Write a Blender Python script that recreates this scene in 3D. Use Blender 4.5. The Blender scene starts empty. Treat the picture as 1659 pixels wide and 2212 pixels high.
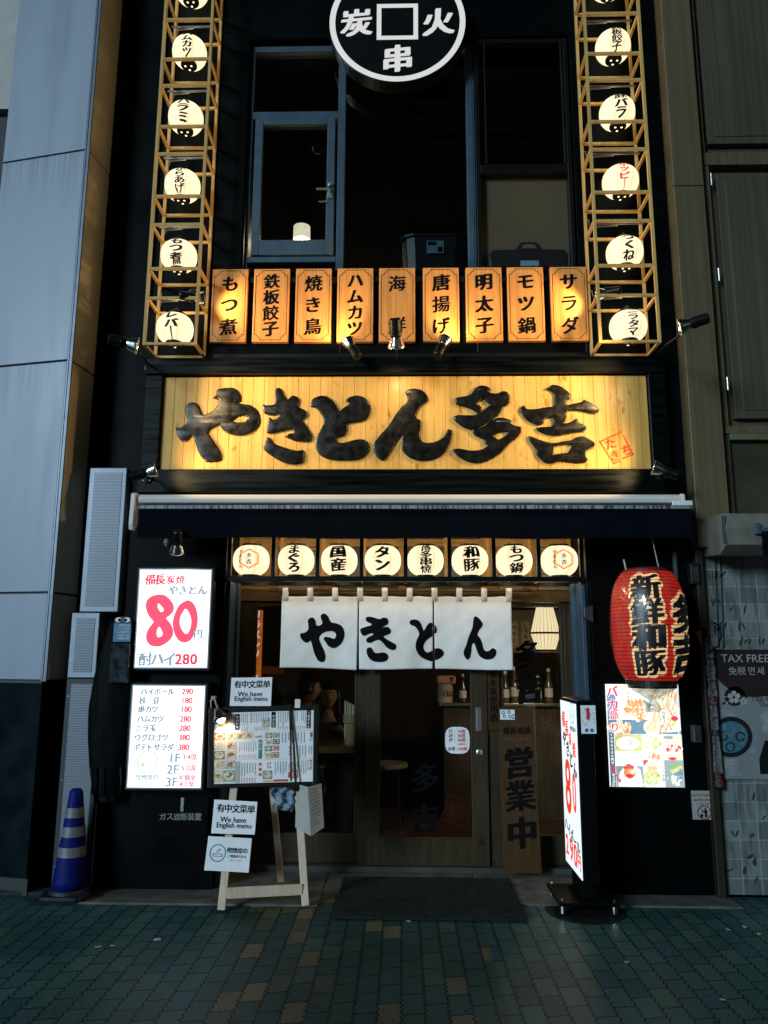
import bpy, bmesh, math, random
from mathutils import Vector, Matrix
from mathutils.geometry import tessellate_polygon
random.seed(7)
scene = bpy.context.scene
COL = scene.collection
R = math.radians

# ------------------------------------------------------------------ camera
PITCH, YAW, ROLL, EYE, DIST, FOC = R(10.4), R(1.33), 0.0045, 1.55, 5.4, 1661.0
fw = Vector((-math.sin(YAW) * math.cos(PITCH), math.cos(YAW) * math.cos(PITCH), math.sin(PITCH)))
r0 = Vector((math.cos(YAW), math.sin(YAW), 0))
u0 = r0.cross(fw)
rt = r0 * math.cos(ROLL) + u0 * math.sin(ROLL)
up = u0 * math.cos(ROLL) - r0 * math.sin(ROLL)
cam_d = bpy.data.cameras.new('camera')
cam = bpy.data.objects.new('camera', cam_d)
COL.objects.link(cam)
cam.matrix_world = Matrix(((rt.x, up.x, -fw.x, 0), (rt.y, up.y, -fw.y, -DIST), (rt.z, up.z, -fw.z, EYE), (0, 0, 0, 1)))
cam_d.sensor_fit = 'VERTICAL'
cam_d.sensor_height = 36.0
cam_d.sensor_width = 27.0
cam_d.lens = 36.0 * FOC / 2212.0
cam_d.clip_start, cam_d.clip_end = 0.05, 400
scene.camera = cam

# ------------------------------------------------------------------ world, sun, exposure
SUN_EL, SUN_AZ = R(15), R(-38)          # street glow from behind the photographer, to the left
world = bpy.data.worlds.new('World')
scene.world = world
world.use_nodes = True
wn = world.node_tree.nodes
sky = wn.new('ShaderNodeTexSky')
sky.sky_type = 'NISHITA'
sky.sun_disc = False
sky.sun_elevation = R(4)
sky.sun_rotation = math.pi + SUN_AZ
wn['Background'].inputs['Strength'].default_value = 0.011
tint = wn.new('ShaderNodeMix')
tint.data_type = 'RGBA'
tint.blend_type = 'MULTIPLY'
tint.inputs['Factor'].default_value = 1.0
tint.inputs['B'].default_value = (0.34, 0.60, 0.72, 1)
world.node_tree.links.new(sky.outputs[0], tint.inputs['A'])
world.node_tree.links.new(tint.outputs['Result'], wn['Background'].inputs[0])
sun_d = bpy.data.lights.new('sun', 'SUN')
sun_d.energy = 2.4
sun_d.angle = R(14)
sun_d.color = (0.62, 0.84, 1.0)
sun = bpy.data.objects.new('sun', sun_d)
COL.objects.link(sun)
sdir = Vector((-math.sin(-SUN_AZ) * math.cos(SUN_EL), -math.cos(SUN_AZ) * math.cos(SUN_EL), math.sin(SUN_EL)))
sun.rotation_euler = sdir.to_track_quat('Z', 'Y').to_euler()
sun.location = sdir * 20
scene.view_settings.view_transform = 'Standard'
scene.view_settings.look = 'None'
scene.view_settings.exposure = 0.0
scene.view_settings.gamma = 1.0
scene.cycles.use_denoising = True
scene.cycles.max_bounces = 8
scene.cycles.transparent_max_bounces = 16
scene.cycles.sample_clamp_indirect = 4.0
scene.cycles.blur_glossy = 0.5

# ------------------------------------------------------------------ measuring: photo pixel (1659 x 2212 frame) -> point on the plane y = Y
def ray(u, v):
    return fw + rt * ((u - 829.5) / FOC) - up * ((v - 1106) / FOC)
def at(u, v, Y):
    d = ray(u, v)
    t = (Y + DIST) / d.y
    return Vector((d.x * t, Y, EYE + d.z * t))
def gr(u, v, z=0.0):
    d = ray(u, v)
    t = (z - EYE) / d.z
    return Vector((d.x * t, -DIST + d.y * t, z))

# ------------------------------------------------------------------ materials
def S(r, g, b):
    f = lambda c: (c / 12.92 if c <= 0.04045 else ((c + 0.055) / 1.055) ** 2.4)
    return (f(r / 255.0), f(g / 255.0), f(b / 255.0))
def newmat(name):
    m = bpy.data.materials.new(name)
    m.use_nodes = True
    nt = m.node_tree
    return m, nt, nt.nodes, nt.links, nt.nodes['Principled BSDF']
def noise_fac(nt, scale, detail=4, stretch=(1, 1, 1), coord='Object', dist=0.0):
    tc = nt.nodes.new('ShaderNodeTexCoord')
    mp = nt.nodes.new('ShaderNodeMapping')
    mp.inputs['Scale'].default_value = stretch
    nt.links.new(tc.outputs[coord], mp.inputs[0])
    n = nt.nodes.new('ShaderNodeTexNoise')
    n.inputs['Scale'].default_value = scale
    n.inputs['Detail'].default_value = detail
    n.inputs['Distortion'].default_value = dist
    nt.links.new(mp.outputs[0], n.inputs['Vector'])
    return n.outputs['Fac']
def ramp(nt, fac, stops, interp='LINEAR'):
    r = nt.nodes.new('ShaderNodeValToRGB')
    r.color_ramp.interpolation = interp
    e = r.color_ramp.elements
    while len(e) < len(stops):
        e.new(0.5)
    for k, (p, c) in enumerate(stops):
        e[k].position = p
        e[k].color = (c[0], c[1], c[2], 1)
    nt.links.new(fac, r.inputs[0])
    return r.outputs[0]
def bump(nt, fac, strength, dist=0.004):
    b = nt.nodes.new('ShaderNodeBump')
    b.inputs['Strength'].default_value = strength
    b.inputs['Distance'].default_value = dist
    nt.links.new(fac, b.inputs['Height'])
    nt.links.new(b.outputs[0], nt.nodes['Principled BSDF'].inputs['Normal'])
def mat(name, col, rough=0.5, metal=0.0, vary=0.15, scale=8.0, stretch=(1, 1, 1), bmp=0.0, spec=0.5, rvary=0.0):
    m, nt, N, L, p = newmat(name)
    f = noise_fac(nt, scale, 5, stretch)
    lo = tuple(c * (1 - vary) for c in col)
    hi = tuple(min(1, c * (1 + vary)) for c in col)
    L.new(ramp(nt, f, [(0.3, lo), (0.7, hi)]), p.inputs['Base Color'])
    p.inputs['Roughness'].default_value = rough
    p.inputs['Metallic'].default_value = metal
    p.inputs['Specular IOR Level'].default_value = spec
    if rvary:
        L.new(ramp(nt, f, [(0.3, (rough - rvary,) * 3), (0.7, (rough + rvary,) * 3)]), p.inputs['Roughness'])
    if bmp:
        bump(nt, f, bmp)
    return m
def emit(name, col, strength, vary=0.0, scale=30.0):
    m, nt, N, L, p = newmat(name)
    p.inputs['Base Color'].default_value = (col[0] * .6, col[1] * .6, col[2] * .6, 1)
    p.inputs['Emission Color'].default_value = (*col, 1)
    p.inputs['Emission Strength'].default_value = strength
    p.inputs['Roughness'].default_value = 0.6
    if vary:
        f = noise_fac(nt, scale, 3)
        L.new(ramp(nt, f, [(0.3, tuple(c * (1 - vary) for c in col)), (0.7, col)]), p.inputs['Emission Color'])
    return m
def wood(name, lo, hi, rough=0.45, along='Z', scale=5.0, knots=True, coat=0.0, plank=0.0):
    m, nt, N, L, p = newmat(name)
    st = {'Z': (9, 9, 0.55), 'X': (0.55, 9, 9), 'Y': (9, 0.55, 9)}[along]
    f = noise_fac(nt, scale, 6, st, dist=0.6)
    c = ramp(nt, f, [(0.28, lo), (0.5, tuple((a + b) / 2 for a, b in zip(lo, hi))), (0.74, hi)])
    if knots:
        kf = noise_fac(nt, 14, 2, (1.0, 1.0, 0.55) if along == 'Z' else (0.55, 1.0, 1.0))
        kr = ramp(nt, kf, [(0.66, (1, 1, 1)), (0.73, (0.62, 0.5, 0.36))])
        mx = N.new('ShaderNodeMix'); mx.data_type = 'RGBA'; mx.blend_type = 'MULTIPLY'
        mx.inputs['Factor'].default_value = 1
        L.new(c, mx.inputs['A']); L.new(kr, mx.inputs['B'])
        c = mx.outputs['Result']
    if plank:
        tc = N.new('ShaderNodeTexCoord'); sp = N.new('ShaderNodeSeparateXYZ'); L.new(tc.outputs['Object'], sp.inputs[0])
        d = N.new('ShaderNodeMath'); d.operation = 'DIVIDE'; d.inputs[1].default_value = plank; L.new(sp.outputs[0], d.inputs[0])
        fl = N.new('ShaderNodeMath'); fl.operation = 'FLOOR'; L.new(d.outputs[0], fl.inputs[0])
        wn_ = N.new('ShaderNodeTexWhiteNoise'); wn_.noise_dimensions = '1D'; L.new(fl.outputs[0], wn_.inputs['W'])
        pr = ramp(nt, wn_.outputs['Value'], [(0, (0.82, 0.80, 0.76)), (1, (1, 1, 1))])
        mx = N.new('ShaderNodeMix'); mx.data_type = 'RGBA'; mx.blend_type = 'MULTIPLY'; mx.inputs['Factor'].default_value = 1
        L.new(c, mx.inputs['A']); L.new(pr, mx.inputs['B'])
        c = mx.outputs['Result']
    L.new(c, p.inputs['Base Color'])
    p.inputs['Roughness'].default_value = rough
    p.inputs['Coat Weight'].default_value = coat
    p.inputs['Specular IOR Level'].default_value = 0.25
    p.inputs['Coat Roughness'].default_value = 0.12
    bump(nt, f, 0.12, 0.003)
    return m
def glass(name, tintc=(0.9, 0.95, 0.95), refl=1.0):
    m = bpy.data.materials.new(name); m.use_nodes = True
    nt = m.node_tree; N = nt.nodes; L = nt.links
    N.remove(N['Principled BSDF'])
    t = N.new('ShaderNodeBsdfTransparent'); t.inputs[0].default_value = (*tintc, 1)
    g = N.new('ShaderNodeBsdfGlossy'); g.inputs['Roughness'].default_value = 0.03
    fr = N.new('ShaderNodeFresnel'); fr.inputs[0].default_value = 1.45
    ml = N.new('ShaderNodeMath'); ml.operation = 'MULTIPLY'; ml.inputs[1].default_value = refl
    mx = N.new('ShaderNodeMixShader')
    L.new(fr.outputs[0], ml.inputs[0]); L.new(ml.outputs[0], mx.inputs[0])
    L.new(t.outputs[0], mx.inputs[1]); L.new(g.outputs[0], mx.inputs[2])
    L.new(mx.outputs[0], N['Material Output'].inputs[0])
    return m

BLACKW = mat('black_lacquered_wood', (0.0012, 0.0024, 0.0027), 0.34, vary=0.5, scale=4, stretch=(0.5, 3, 9), bmp=0.10, rvary=0.14, spec=0.14)
BLACKP = mat('black_painted_panel', (0.0007, 0.0019, 0.0023), 0.45, vary=0.4, scale=3, bmp=0.03, rvary=0.1, spec=0.06)
BLACKM = mat('black_metal', (0.0035, 0.0045, 0.005), 0.38, vary=0.3, spec=0.22)
INK = mat('black_ink', (0.003, 0.003, 0.004), 0.7, vary=0.1, spec=0.08)
CARVED = mat('carved_black_lacquer', (0.005, 0.0052, 0.005), 0.30, vary=0.4, scale=18, bmp=0.28, rvary=0.10, spec=0.40)
WHITEP = mat('white_paint', (0.72, 0.72, 0.70), 0.4, vary=0.06)
PAPER = mat('white_paper', (0.80, 0.80, 0.81), 0.55, vary=0.05)
SIGNWOOD = wood('golden_sign_planks', (0.60, 0.34, 0.085), (0.78, 0.49, 0.14), 0.38, 'Z', 4.0, True, 0.06, 0.0823)
PLAQUE = wood('orange_plaque_wood', (0.50, 0.19, 0.045), (0.72, 0.33, 0.09), 0.42, 'Z', 6.0, False)
CAGEWOOD = wood('pale_cage_wood', (0.48, 0.29, 0.09), (0.66, 0.42, 0.15), 0.5, 'Z', 6.0, False)
DOORWOOD = wood('brown_door_wood', (0.024, 0.018, 0.009), (0.050, 0.037, 0.018), 0.45, 'Z', 5.0)
BEAMWOOD = wood('ochre_beam_wood', (0.33, 0.18, 0.06), (0.52, 0.31, 0.11), 0.5, 'X', 5.0)
EASELW = wood('pale_easel_wood', (0.50, 0.39, 0.27), (0.66, 0.53, 0.39), 0.5, 'Z', 5.0, False)
NOTICEW = wood('leaning_board_wood', (0.034, 0.016, 0.0035), (0.062, 0.030, 0.007), 0.5, 'Z', 6.0, False)
CHROME = mat('polished_reflector', (0.75, 0.74, 0.72), 0.18, 1.0, vary=0.05)
STEEL = mat('brushed_steel', (0.45, 0.47, 0.48), 0.35, 1.0, vary=0.15, scale=20, stretch=(1, 1, 12))
ALU = mat('blue_grey_aluminium', (0.050, 0.085, 0.120), 0.45, 0.2, vary=0.15, spec=0.3)
RED = mat('red_ink', (0.55, 0.035, 0.02), 0.55, vary=0.1)
GREYINK = mat('grey_ink', (0.16, 0.19, 0.22), 0.6, vary=0.1)
GLASS = glass('window_glass')
DGLASS = glass('dark_upper_glass', (0.62, 0.70, 0.70))

# ------------------------------------------------------------------ mesh collector
ORG = {}
class MB:
    def __init__(s):
        s.v = []; s.f = []; s.m = []; s.k = 0
    def face(s, pts):
        b = len(s.v)
        s.v += [tuple(p) for p in pts]
        s.f.append(tuple(range(b, b + len(pts)))); s.m.append(s.k)
    def add(s, vs, fs):
        b = len(s.v)
        s.v += [tuple(p) for p in vs]
        for f in fs:
            s.f.append(tuple(b + i for i in f)); s.m.append(s.k)
    def box(s, x0, x1, y0, y1, z0, z1):
        if x0 > x1: x0, x1 = x1, x0
        if y0 > y1: y0, y1 = y1, y0
        if z0 > z1: z0, z1 = z1, z0
        s.add([(x0, y0, z0), (x1, y0, z0), (x1, y1, z0), (x0, y1, z0), (x0, y0, z1), (x1, y0, z1), (x1, y1, z1), (x0, y1, z1)],
              [(0, 3, 2, 1), (4, 5, 6, 7), (0, 1, 5, 4), (1, 2, 6, 5), (2, 3, 7, 6), (3, 0, 4, 7)])
        return s
    def bar(s, p, q, w, h=None, hint=(0, 0, 1)):
        p, q = Vector(p), Vector(q); h = h or w
        d = (q - p).normalized(); hv = Vector(hint)
        if abs(d.dot(hv)) > 0.95: hv = Vector((0, 1, 0))
        a = d.cross(hv).normalized() * (w / 2); b = a.cross(d).normalized() * (h / 2)
        vs = [p - a - b, p + a - b, p + a + b, p - a + b, q - a - b, q + a - b, q + a + b, q - a + b]
        s.add(vs, [(0, 1, 2, 3), (7, 6, 5, 4), (0, 4, 5, 1), (1, 5, 6, 2), (2, 6, 7, 3), (3, 7, 4, 0)])
        return s
    def tube(s, pts, r, n=8, cap=True):
        pts = [Vector(p) for p in pts]; rs = r if isinstance(r, (list, tuple)) else [r] * len(pts)
        vs = []; fs = []
        for i, p in enumerate(pts):
            d = (pts[min(i + 1, len(pts) - 1)] - pts[max(i - 1, 0)]).normalized()
            hv = Vector((0, 0, 1)) if abs(d.z) < 0.9 else Vector((0, 1, 0))
            a = d.cross(hv).normalized(); b = a.cross(d).normalized()
            for j in range(n):
                t = 2 * math.pi * j / n
                vs.append(p + (a * math.cos(t) + b * math.sin(t)) * rs[i])
        for i in range(len(pts) - 1):
            for j in range(n):
                k = (j + 1) % n
                fs.append((i * n + j, (i + 1) * n + j, (i + 1) * n + k, i * n + k))
        if cap:
            fs.append(tuple(range(n))); fs.append(tuple(reversed(range((len(pts) - 1) * n, len(pts) * n))))
        s.add(vs, fs); return s
    def lathe(s, prof, c=(0, 0, 0), n=24, axis=(0, 0, 1), caps=True):
        c = Vector(c); ax = Vector(axis).normalized()
        hv = Vector((0, 1, 0)) if abs(ax.y) < 0.9 else Vector((1, 0, 0))
        a = ax.cross(hv).normalized(); b = ax.cross(a)
        vs = []; fs = []
        for (r, z) in prof:
            for j in range(n):
                t = 2 * math.pi * j / n
                vs.append(c + ax * z + (a * math.cos(t) + b * math.sin(t)) * r)
        for i in range(len(prof) - 1):
            for j in range(n):
                k = (j + 1) % n
                fs.append((i * n + j, i * n + k, (i + 1) * n + k, (i + 1) * n + j))
        if caps:
            fs.append(tuple(reversed(range(n)))); fs.append(tuple(range((len(prof) - 1) * n, len(prof) * n)))
        s.add(vs, fs); return s
    def prism(s, pts, off):                   # flat polygon (world points) extruded by a vector
        n = len(pts); off = Vector(off); P = [Vector(p) for p in pts]
        s.add(P + [p + off for p in P], [tuple(range(n)), tuple(reversed(range(n, 2 * n)))] + [(i, n + i, n + (i + 1) % n, (i + 1) % n) for i in range(n)])
        return s
    def ring(s, mp, cx, cy, r, w, l=0.0, n=40, a0=0.0, a1=360.0, ry=None):
        ry = ry or r
        k = max(3, int(n * (a1 - a0) / 360))
        for i in range(k):
            t0 = R(a0 + (a1 - a0) * i / k); t1 = R(a0 + (a1 - a0) * (i + 1) / k)
            s.face([mp(cx + (r - w) * math.cos(t0), cy + (ry - w) * math.sin(t0), l), mp(cx + r * math.cos(t0), cy + ry * math.sin(t0), l),
                    mp(cx + r * math.cos(t1), cy + ry * math.sin(t1), l), mp(cx + (r - w) * math.cos(t1), cy + (ry - w) * math.sin(t1), l)])
    def disc(s, mp, cx, cy, r, l=0.0, n=20, ry=None, rot=0.0, jit=0.0):
        ry = ry or r; pts = []
        for i in range(n):
            t = 2 * math.pi * i / n; q = 1 + random.uniform(-jit, jit)
            x, y = r * q * math.cos(t), ry * q * math.sin(t)
            pts.append(mp(cx + x * math.cos(rot) - y * math.sin(rot), cy + x * math.sin(rot) + y * math.cos(rot), l))
        s.face(pts)
    def rect(s, mp, x0, y0, x1, y1, l=0.0):
        s.face([mp(x0, y0, l), mp(x1, y0, l), mp(x1, y1, l), mp(x0, y1, l)])
    def poly(s, mp, pts, l=0.0):
        s.face([mp(p[0], p[1], l) for p in pts])
    def line(s, mp, pts, w, l=0.0):
        for (a, b) in zip(pts[:-1], pts[1:]):
            d = Vector((b[0] - a[0], b[1] - a[1])); d.normalize(); n = Vector((-d.y, d.x)) * (w / 2); e = d * (w / 2)
            s.face([mp(a[0] - n.x - e.x, a[1] - n.y - e.y, l), mp(b[0] - n.x + e.x, b[1] - n.y + e.y, l), mp(b[0] + n.x + e.x, b[1] + n.y + e.y, l), mp(a[0] + n.x - e.x, a[1] + n.y - e.y, l)])
    def build(s, name, mats, parent=None, smooth=False, bevel=0.0, origin=None, seg=2):
        o0 = ORG[parent.name] if parent else Vector(origin or (0, 0, 0))
        me = bpy.data.meshes.new(name)
        me.from_pydata([(p[0] - o0[0], p[1] - o0[1], p[2] - o0[2]) for p in s.v], [], s.f)
        if not isinstance(mats, (list, tuple)): mats = [mats]
        for m in mats: me.materials.append(m)
        me.polygons.foreach_set('material_index', s.m)
        if smooth:
            me.polygons.foreach_set('use_smooth', [True] * len(s.f))
        me.update()
        o = bpy.data.objects.new(name, me)
        COL.objects.link(o)
        if parent: o.parent = parent
        else: o.location = o0
        ORG[o.name] = Vector(o0)
        if bevel:
            b = o.modifiers.new('bevel', 'BEVEL'); b.width = bevel; b.segments = seg; b.limit_method = 'ANGLE'; b.angle_limit = R(40)
        return o
def weld(o, smooth_angle=None):
    bm = bmesh.new(); bm.from_mesh(o.data)
    bmesh.ops.remove_doubles(bm, verts=bm.verts, dist=1e-5)
    bmesh.ops.recalc_face_normals(bm, faces=bm.faces)
    bm.to_mesh(o.data); bm.free()
    return o
def tag(o, label, cat, group=None, kind=None):
    if kind: o['kind'] = kind
    if label: o['label'] = label
    if cat: o['category'] = cat
    if group: o['group'] = group
    return o
def thing(name, label, cat, loc=(0, 0, 0), group=None):
    o = bpy.data.objects.new(name, None)
    COL.objects.link(o)
    o.empty_display_size = 0.1
    o.location = loc
    ORG[o.name] = Vector(loc)
    return tag(o, label, cat, group)
def lamp(parent, kind, loc, energy, col, **kw):
    d = bpy.data.lights.new('light', kind)
    d.energy = energy; d.color = col
    aim = kw.pop('aim', None)
    for k, v in kw.items(): setattr(d, k, v)
    o = bpy.data.objects.new('light', d)
    COL.objects.link(o)
    o.location = Vector(loc) - (ORG[parent.name] if parent else Vector())
    if parent: o.parent = parent
    if aim is not None:
        o.rotation_euler = (Vector(loc) - Vector(aim)).to_track_quat('Z', 'Y').to_euler()
    return o

# ------------------------------------------------------------------ lettering
_G = {}
def glyph(ch, bold=0.0):
    key = ch
    if key in _G: return _G[key]
    cu = bpy.data.curves.new('g', 'FONT')
    cu.body = ch; cu.size = 1; cu.resolution_u = 3; cu.dimensions = '2D'; cu.fill_mode = 'FRONT'
    o = bpy.data.objects.new('g', cu)
    COL.objects.link(o)
    dg = bpy.context.evaluated_depsgraph_get()
    me = bpy.data.meshes.new_from_object(o.evaluated_get(dg))
    vs = [(v.co.x, v.co.y) for v in me.vertices]; fs = [tuple(p.vertices) for p in me.polygons]
    bpy.data.objects.remove(o); bpy.data.curves.remove(cu); bpy.data.meshes.remove(me)
    if vs:
        cx = (min(v[0] for v in vs) + max(v[0] for v in vs)) / 2; cy = (min(v[1] for v in vs) + max(v[1] for v in vs)) / 2
        vs = [(a - cx, b - cy) for a, b in vs]
    _G[key] = (vs, fs)
    return _G[key]
def subdiv(vs, fs, L):
    out_v = list(vs); tri = []
    for f in fs:
        for i in range(1, len(f) - 1): tri.append((f[0], f[i], f[i + 1]))
    res = []; st = tri; cache = {}
    while st:
        a, b, c = st.pop()
        e = [(b, c, a), (c, a, b), (a, b, c)]
        d = [math.hypot(out_v[p][0] - out_v[q][0], out_v[p][1] - out_v[q][1]) for p, q, _ in e]
        m = max(d)
        if m < L: res.append((a, b, c)); continue
        p, q, o = e[d.index(m)]
        k = (min(p, q), max(p, q))
        if k not in cache:
            cache[k] = len(out_v); out_v.append(((out_v[p][0] + out_v[q][0]) / 2, (out_v[p][1] + out_v[q][1]) / 2))
        n = cache[k]
        st.append((p, n, o)); st.append((n, q, o))
    return out_v, res
def text(mb, ch, mp, cx, cy, size, bold=0.02, brush=False, sub=None, l=0.0, xs=1.0, ys=1.0, rot=0.0, fat=0.0):
    vs, fs = glyph(ch)
    if sub: vs, fs = subdiv(vs, fs, sub / size)
    sh = 0.10 if brush else 0.0
    cr, sr = math.cos(rot), math.sin(rot)
    dens = max(0.42, min(1.0, 60.0 / max(1, len(glyph(ch)[0])))) if len(ch) == 1 else 0.8
    b = bold * 0.62 * dens; nb = 0.020 * (0.45 + 0.55 * dens)
    if fat: offs = [(fat * math.cos(k * math.pi / 5), fat * math.sin(k * math.pi / 5)) for k in range(10)] + [(0, 0)]
    elif brush: offs = [(0, 0), (nb + b, nb * .3 + b * .5), (-nb - b, -nb * .3 - b * .5), (b, -b * .6), (-b, b * .6)]
    elif b > 0.004: offs = [(b, b * .6), (-b, -b * .6), (b, -b * .6), (-b, b * .6)]
    else: offs = [(0, 0)]
    for i, (dx, dy) in enumerate(offs):
        pv = []
        for (x, y) in vs:
            X = (x + dx) * size * xs; Y = (y + dy + sh * x) * size * ys
            pv.append(mp(cx + X * cr - Y * sr, cy + X * sr + Y * cr, l + 0.00022 * i))
        mb.add(pv, fs)
def htext(mb, s, mp, cx, cy, size, step=None, **kw):
    step = step or size
    for i, ch in enumerate(s):
        if ch != ' ': text(mb, ch, mp, cx + (i - (len(s) - 1) / 2) * step, cy, size, **kw)
def vtext(mb, s, mp, cx, cy, size, step=None, **kw):
    step = step or size
    for i, ch in enumerate(s):
        if ch == ' ': continue
        y = cy - (i - (len(s) - 1) / 2) * step
        if ch == 'ー':
            k2 = dict(kw); k2['brush'] = False
            text(mb, ch, mp, cx, y, size, rot=-math.pi / 2 + 0.06, **{k: v for k, v in k2.items()})
        else: text(mb, ch, mp, cx, y, size, **kw)
def plane(o, Rv=(1, 0, 0), Uv=(0, 0, 1), base=0.0015):
    o = Vector(o); Rv = Vector(Rv).normalized(); Uv = Vector(Uv).normalized(); N = Rv.cross(Uv)
    return lambda x, y, l=0.0: o + Rv * x + Uv * y + N * (l + base)
def quadmap(tl, tr_, br, bl, base=0.0015):   # metres from the lower left corner on a flat tilted sheet
    tl, tr_, br, bl = map(Vector, (tl, tr_, br, bl))
    w = ((tr_ - tl).length + (br - bl).length) / 2; h = ((tl - bl).length + (tr_ - br).length) / 2
    N = (br - bl).cross(tl - bl).normalized()
    def f(x, y, l=0.0):
        s, t = x / w, y / h
        return (bl * (1 - s) + br * s) * (1 - t) + (tl * (1 - s) + tr_ * s) * t + N * (l + base)
    return f, w, h
def photo(Y, base=0.0015):                   # photo pixels on the plane y = Y
    return lambda u, v, l=0.0: at(u, v, Y) - Vector((0, l + base, 0))
def catmull(pts, n=4):
    out = []; N = len(pts)
    for i in range(N):
        p1, p2 = pts[i], pts[(i + 1) % N]; p0, p3 = pts[i - 1], pts[(i + 2) % N]
        if len(p1) > 2: p0 = (2 * p1[0] - p2[0], 2 * p1[1] - p2[1])
        if len(p2) > 2: p3 = (2 * p2[0] - p1[0], 2 * p2[1] - p1[1])
        for k in range(n):
            t = k / n; t2 = t * t; t3 = t2 * t
            out.append(tuple(0.5 * (2 * p1[j] + (p2[j] - p0[j]) * t + (2 * p0[j] - 5 * p1[j] + 4 * p2[j] - p3[j]) * t2 + (3 * p1[j] - p0[j] - 3 * p2[j] + p3[j]) * t3) for j in (0, 1)))
    return out
def fillpoly(loops):
    flat = [p for lp in loops for p in lp]
    tri = tessellate_polygon([[Vector((p[0], p[1], 0)) for p in lp] for lp in loops])
    return flat, [tuple(t) for t in tri]
def puffy(loops, extrude, bevel, shrink):    # raised lettering: rounded edges; loops in (x, z)
    cu = bpy.data.curves.new('p', 'CURVE')
    cu.dimensions = '2D'; cu.fill_mode = 'BOTH'; cu.extrude = extrude; cu.bevel_depth = bevel; cu.bevel_resolution = 3; cu.offset = -shrink
    for lp in loops:
        sp = cu.splines.new('POLY'); sp.points.add(len(lp) - 1); sp.use_cyclic_u = True
        for q, (x, y) in zip(sp.points, lp): q.co = (x, y, 0, 1)
    o = bpy.data.objects.new('p', cu)
    COL.objects.link(o)
    me = bpy.data.meshes.new_from_object(o.evaluated_get(bpy.context.evaluated_depsgraph_get()))
    vs = [tuple(v.co) for v in me.vertices]; fs = [tuple(p.vertices) for p in me.polygons]
    bpy.data.objects.remove(o); bpy.data.curves.remove(cu); bpy.data.meshes.remove(me)
    return vs, fs
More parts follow.
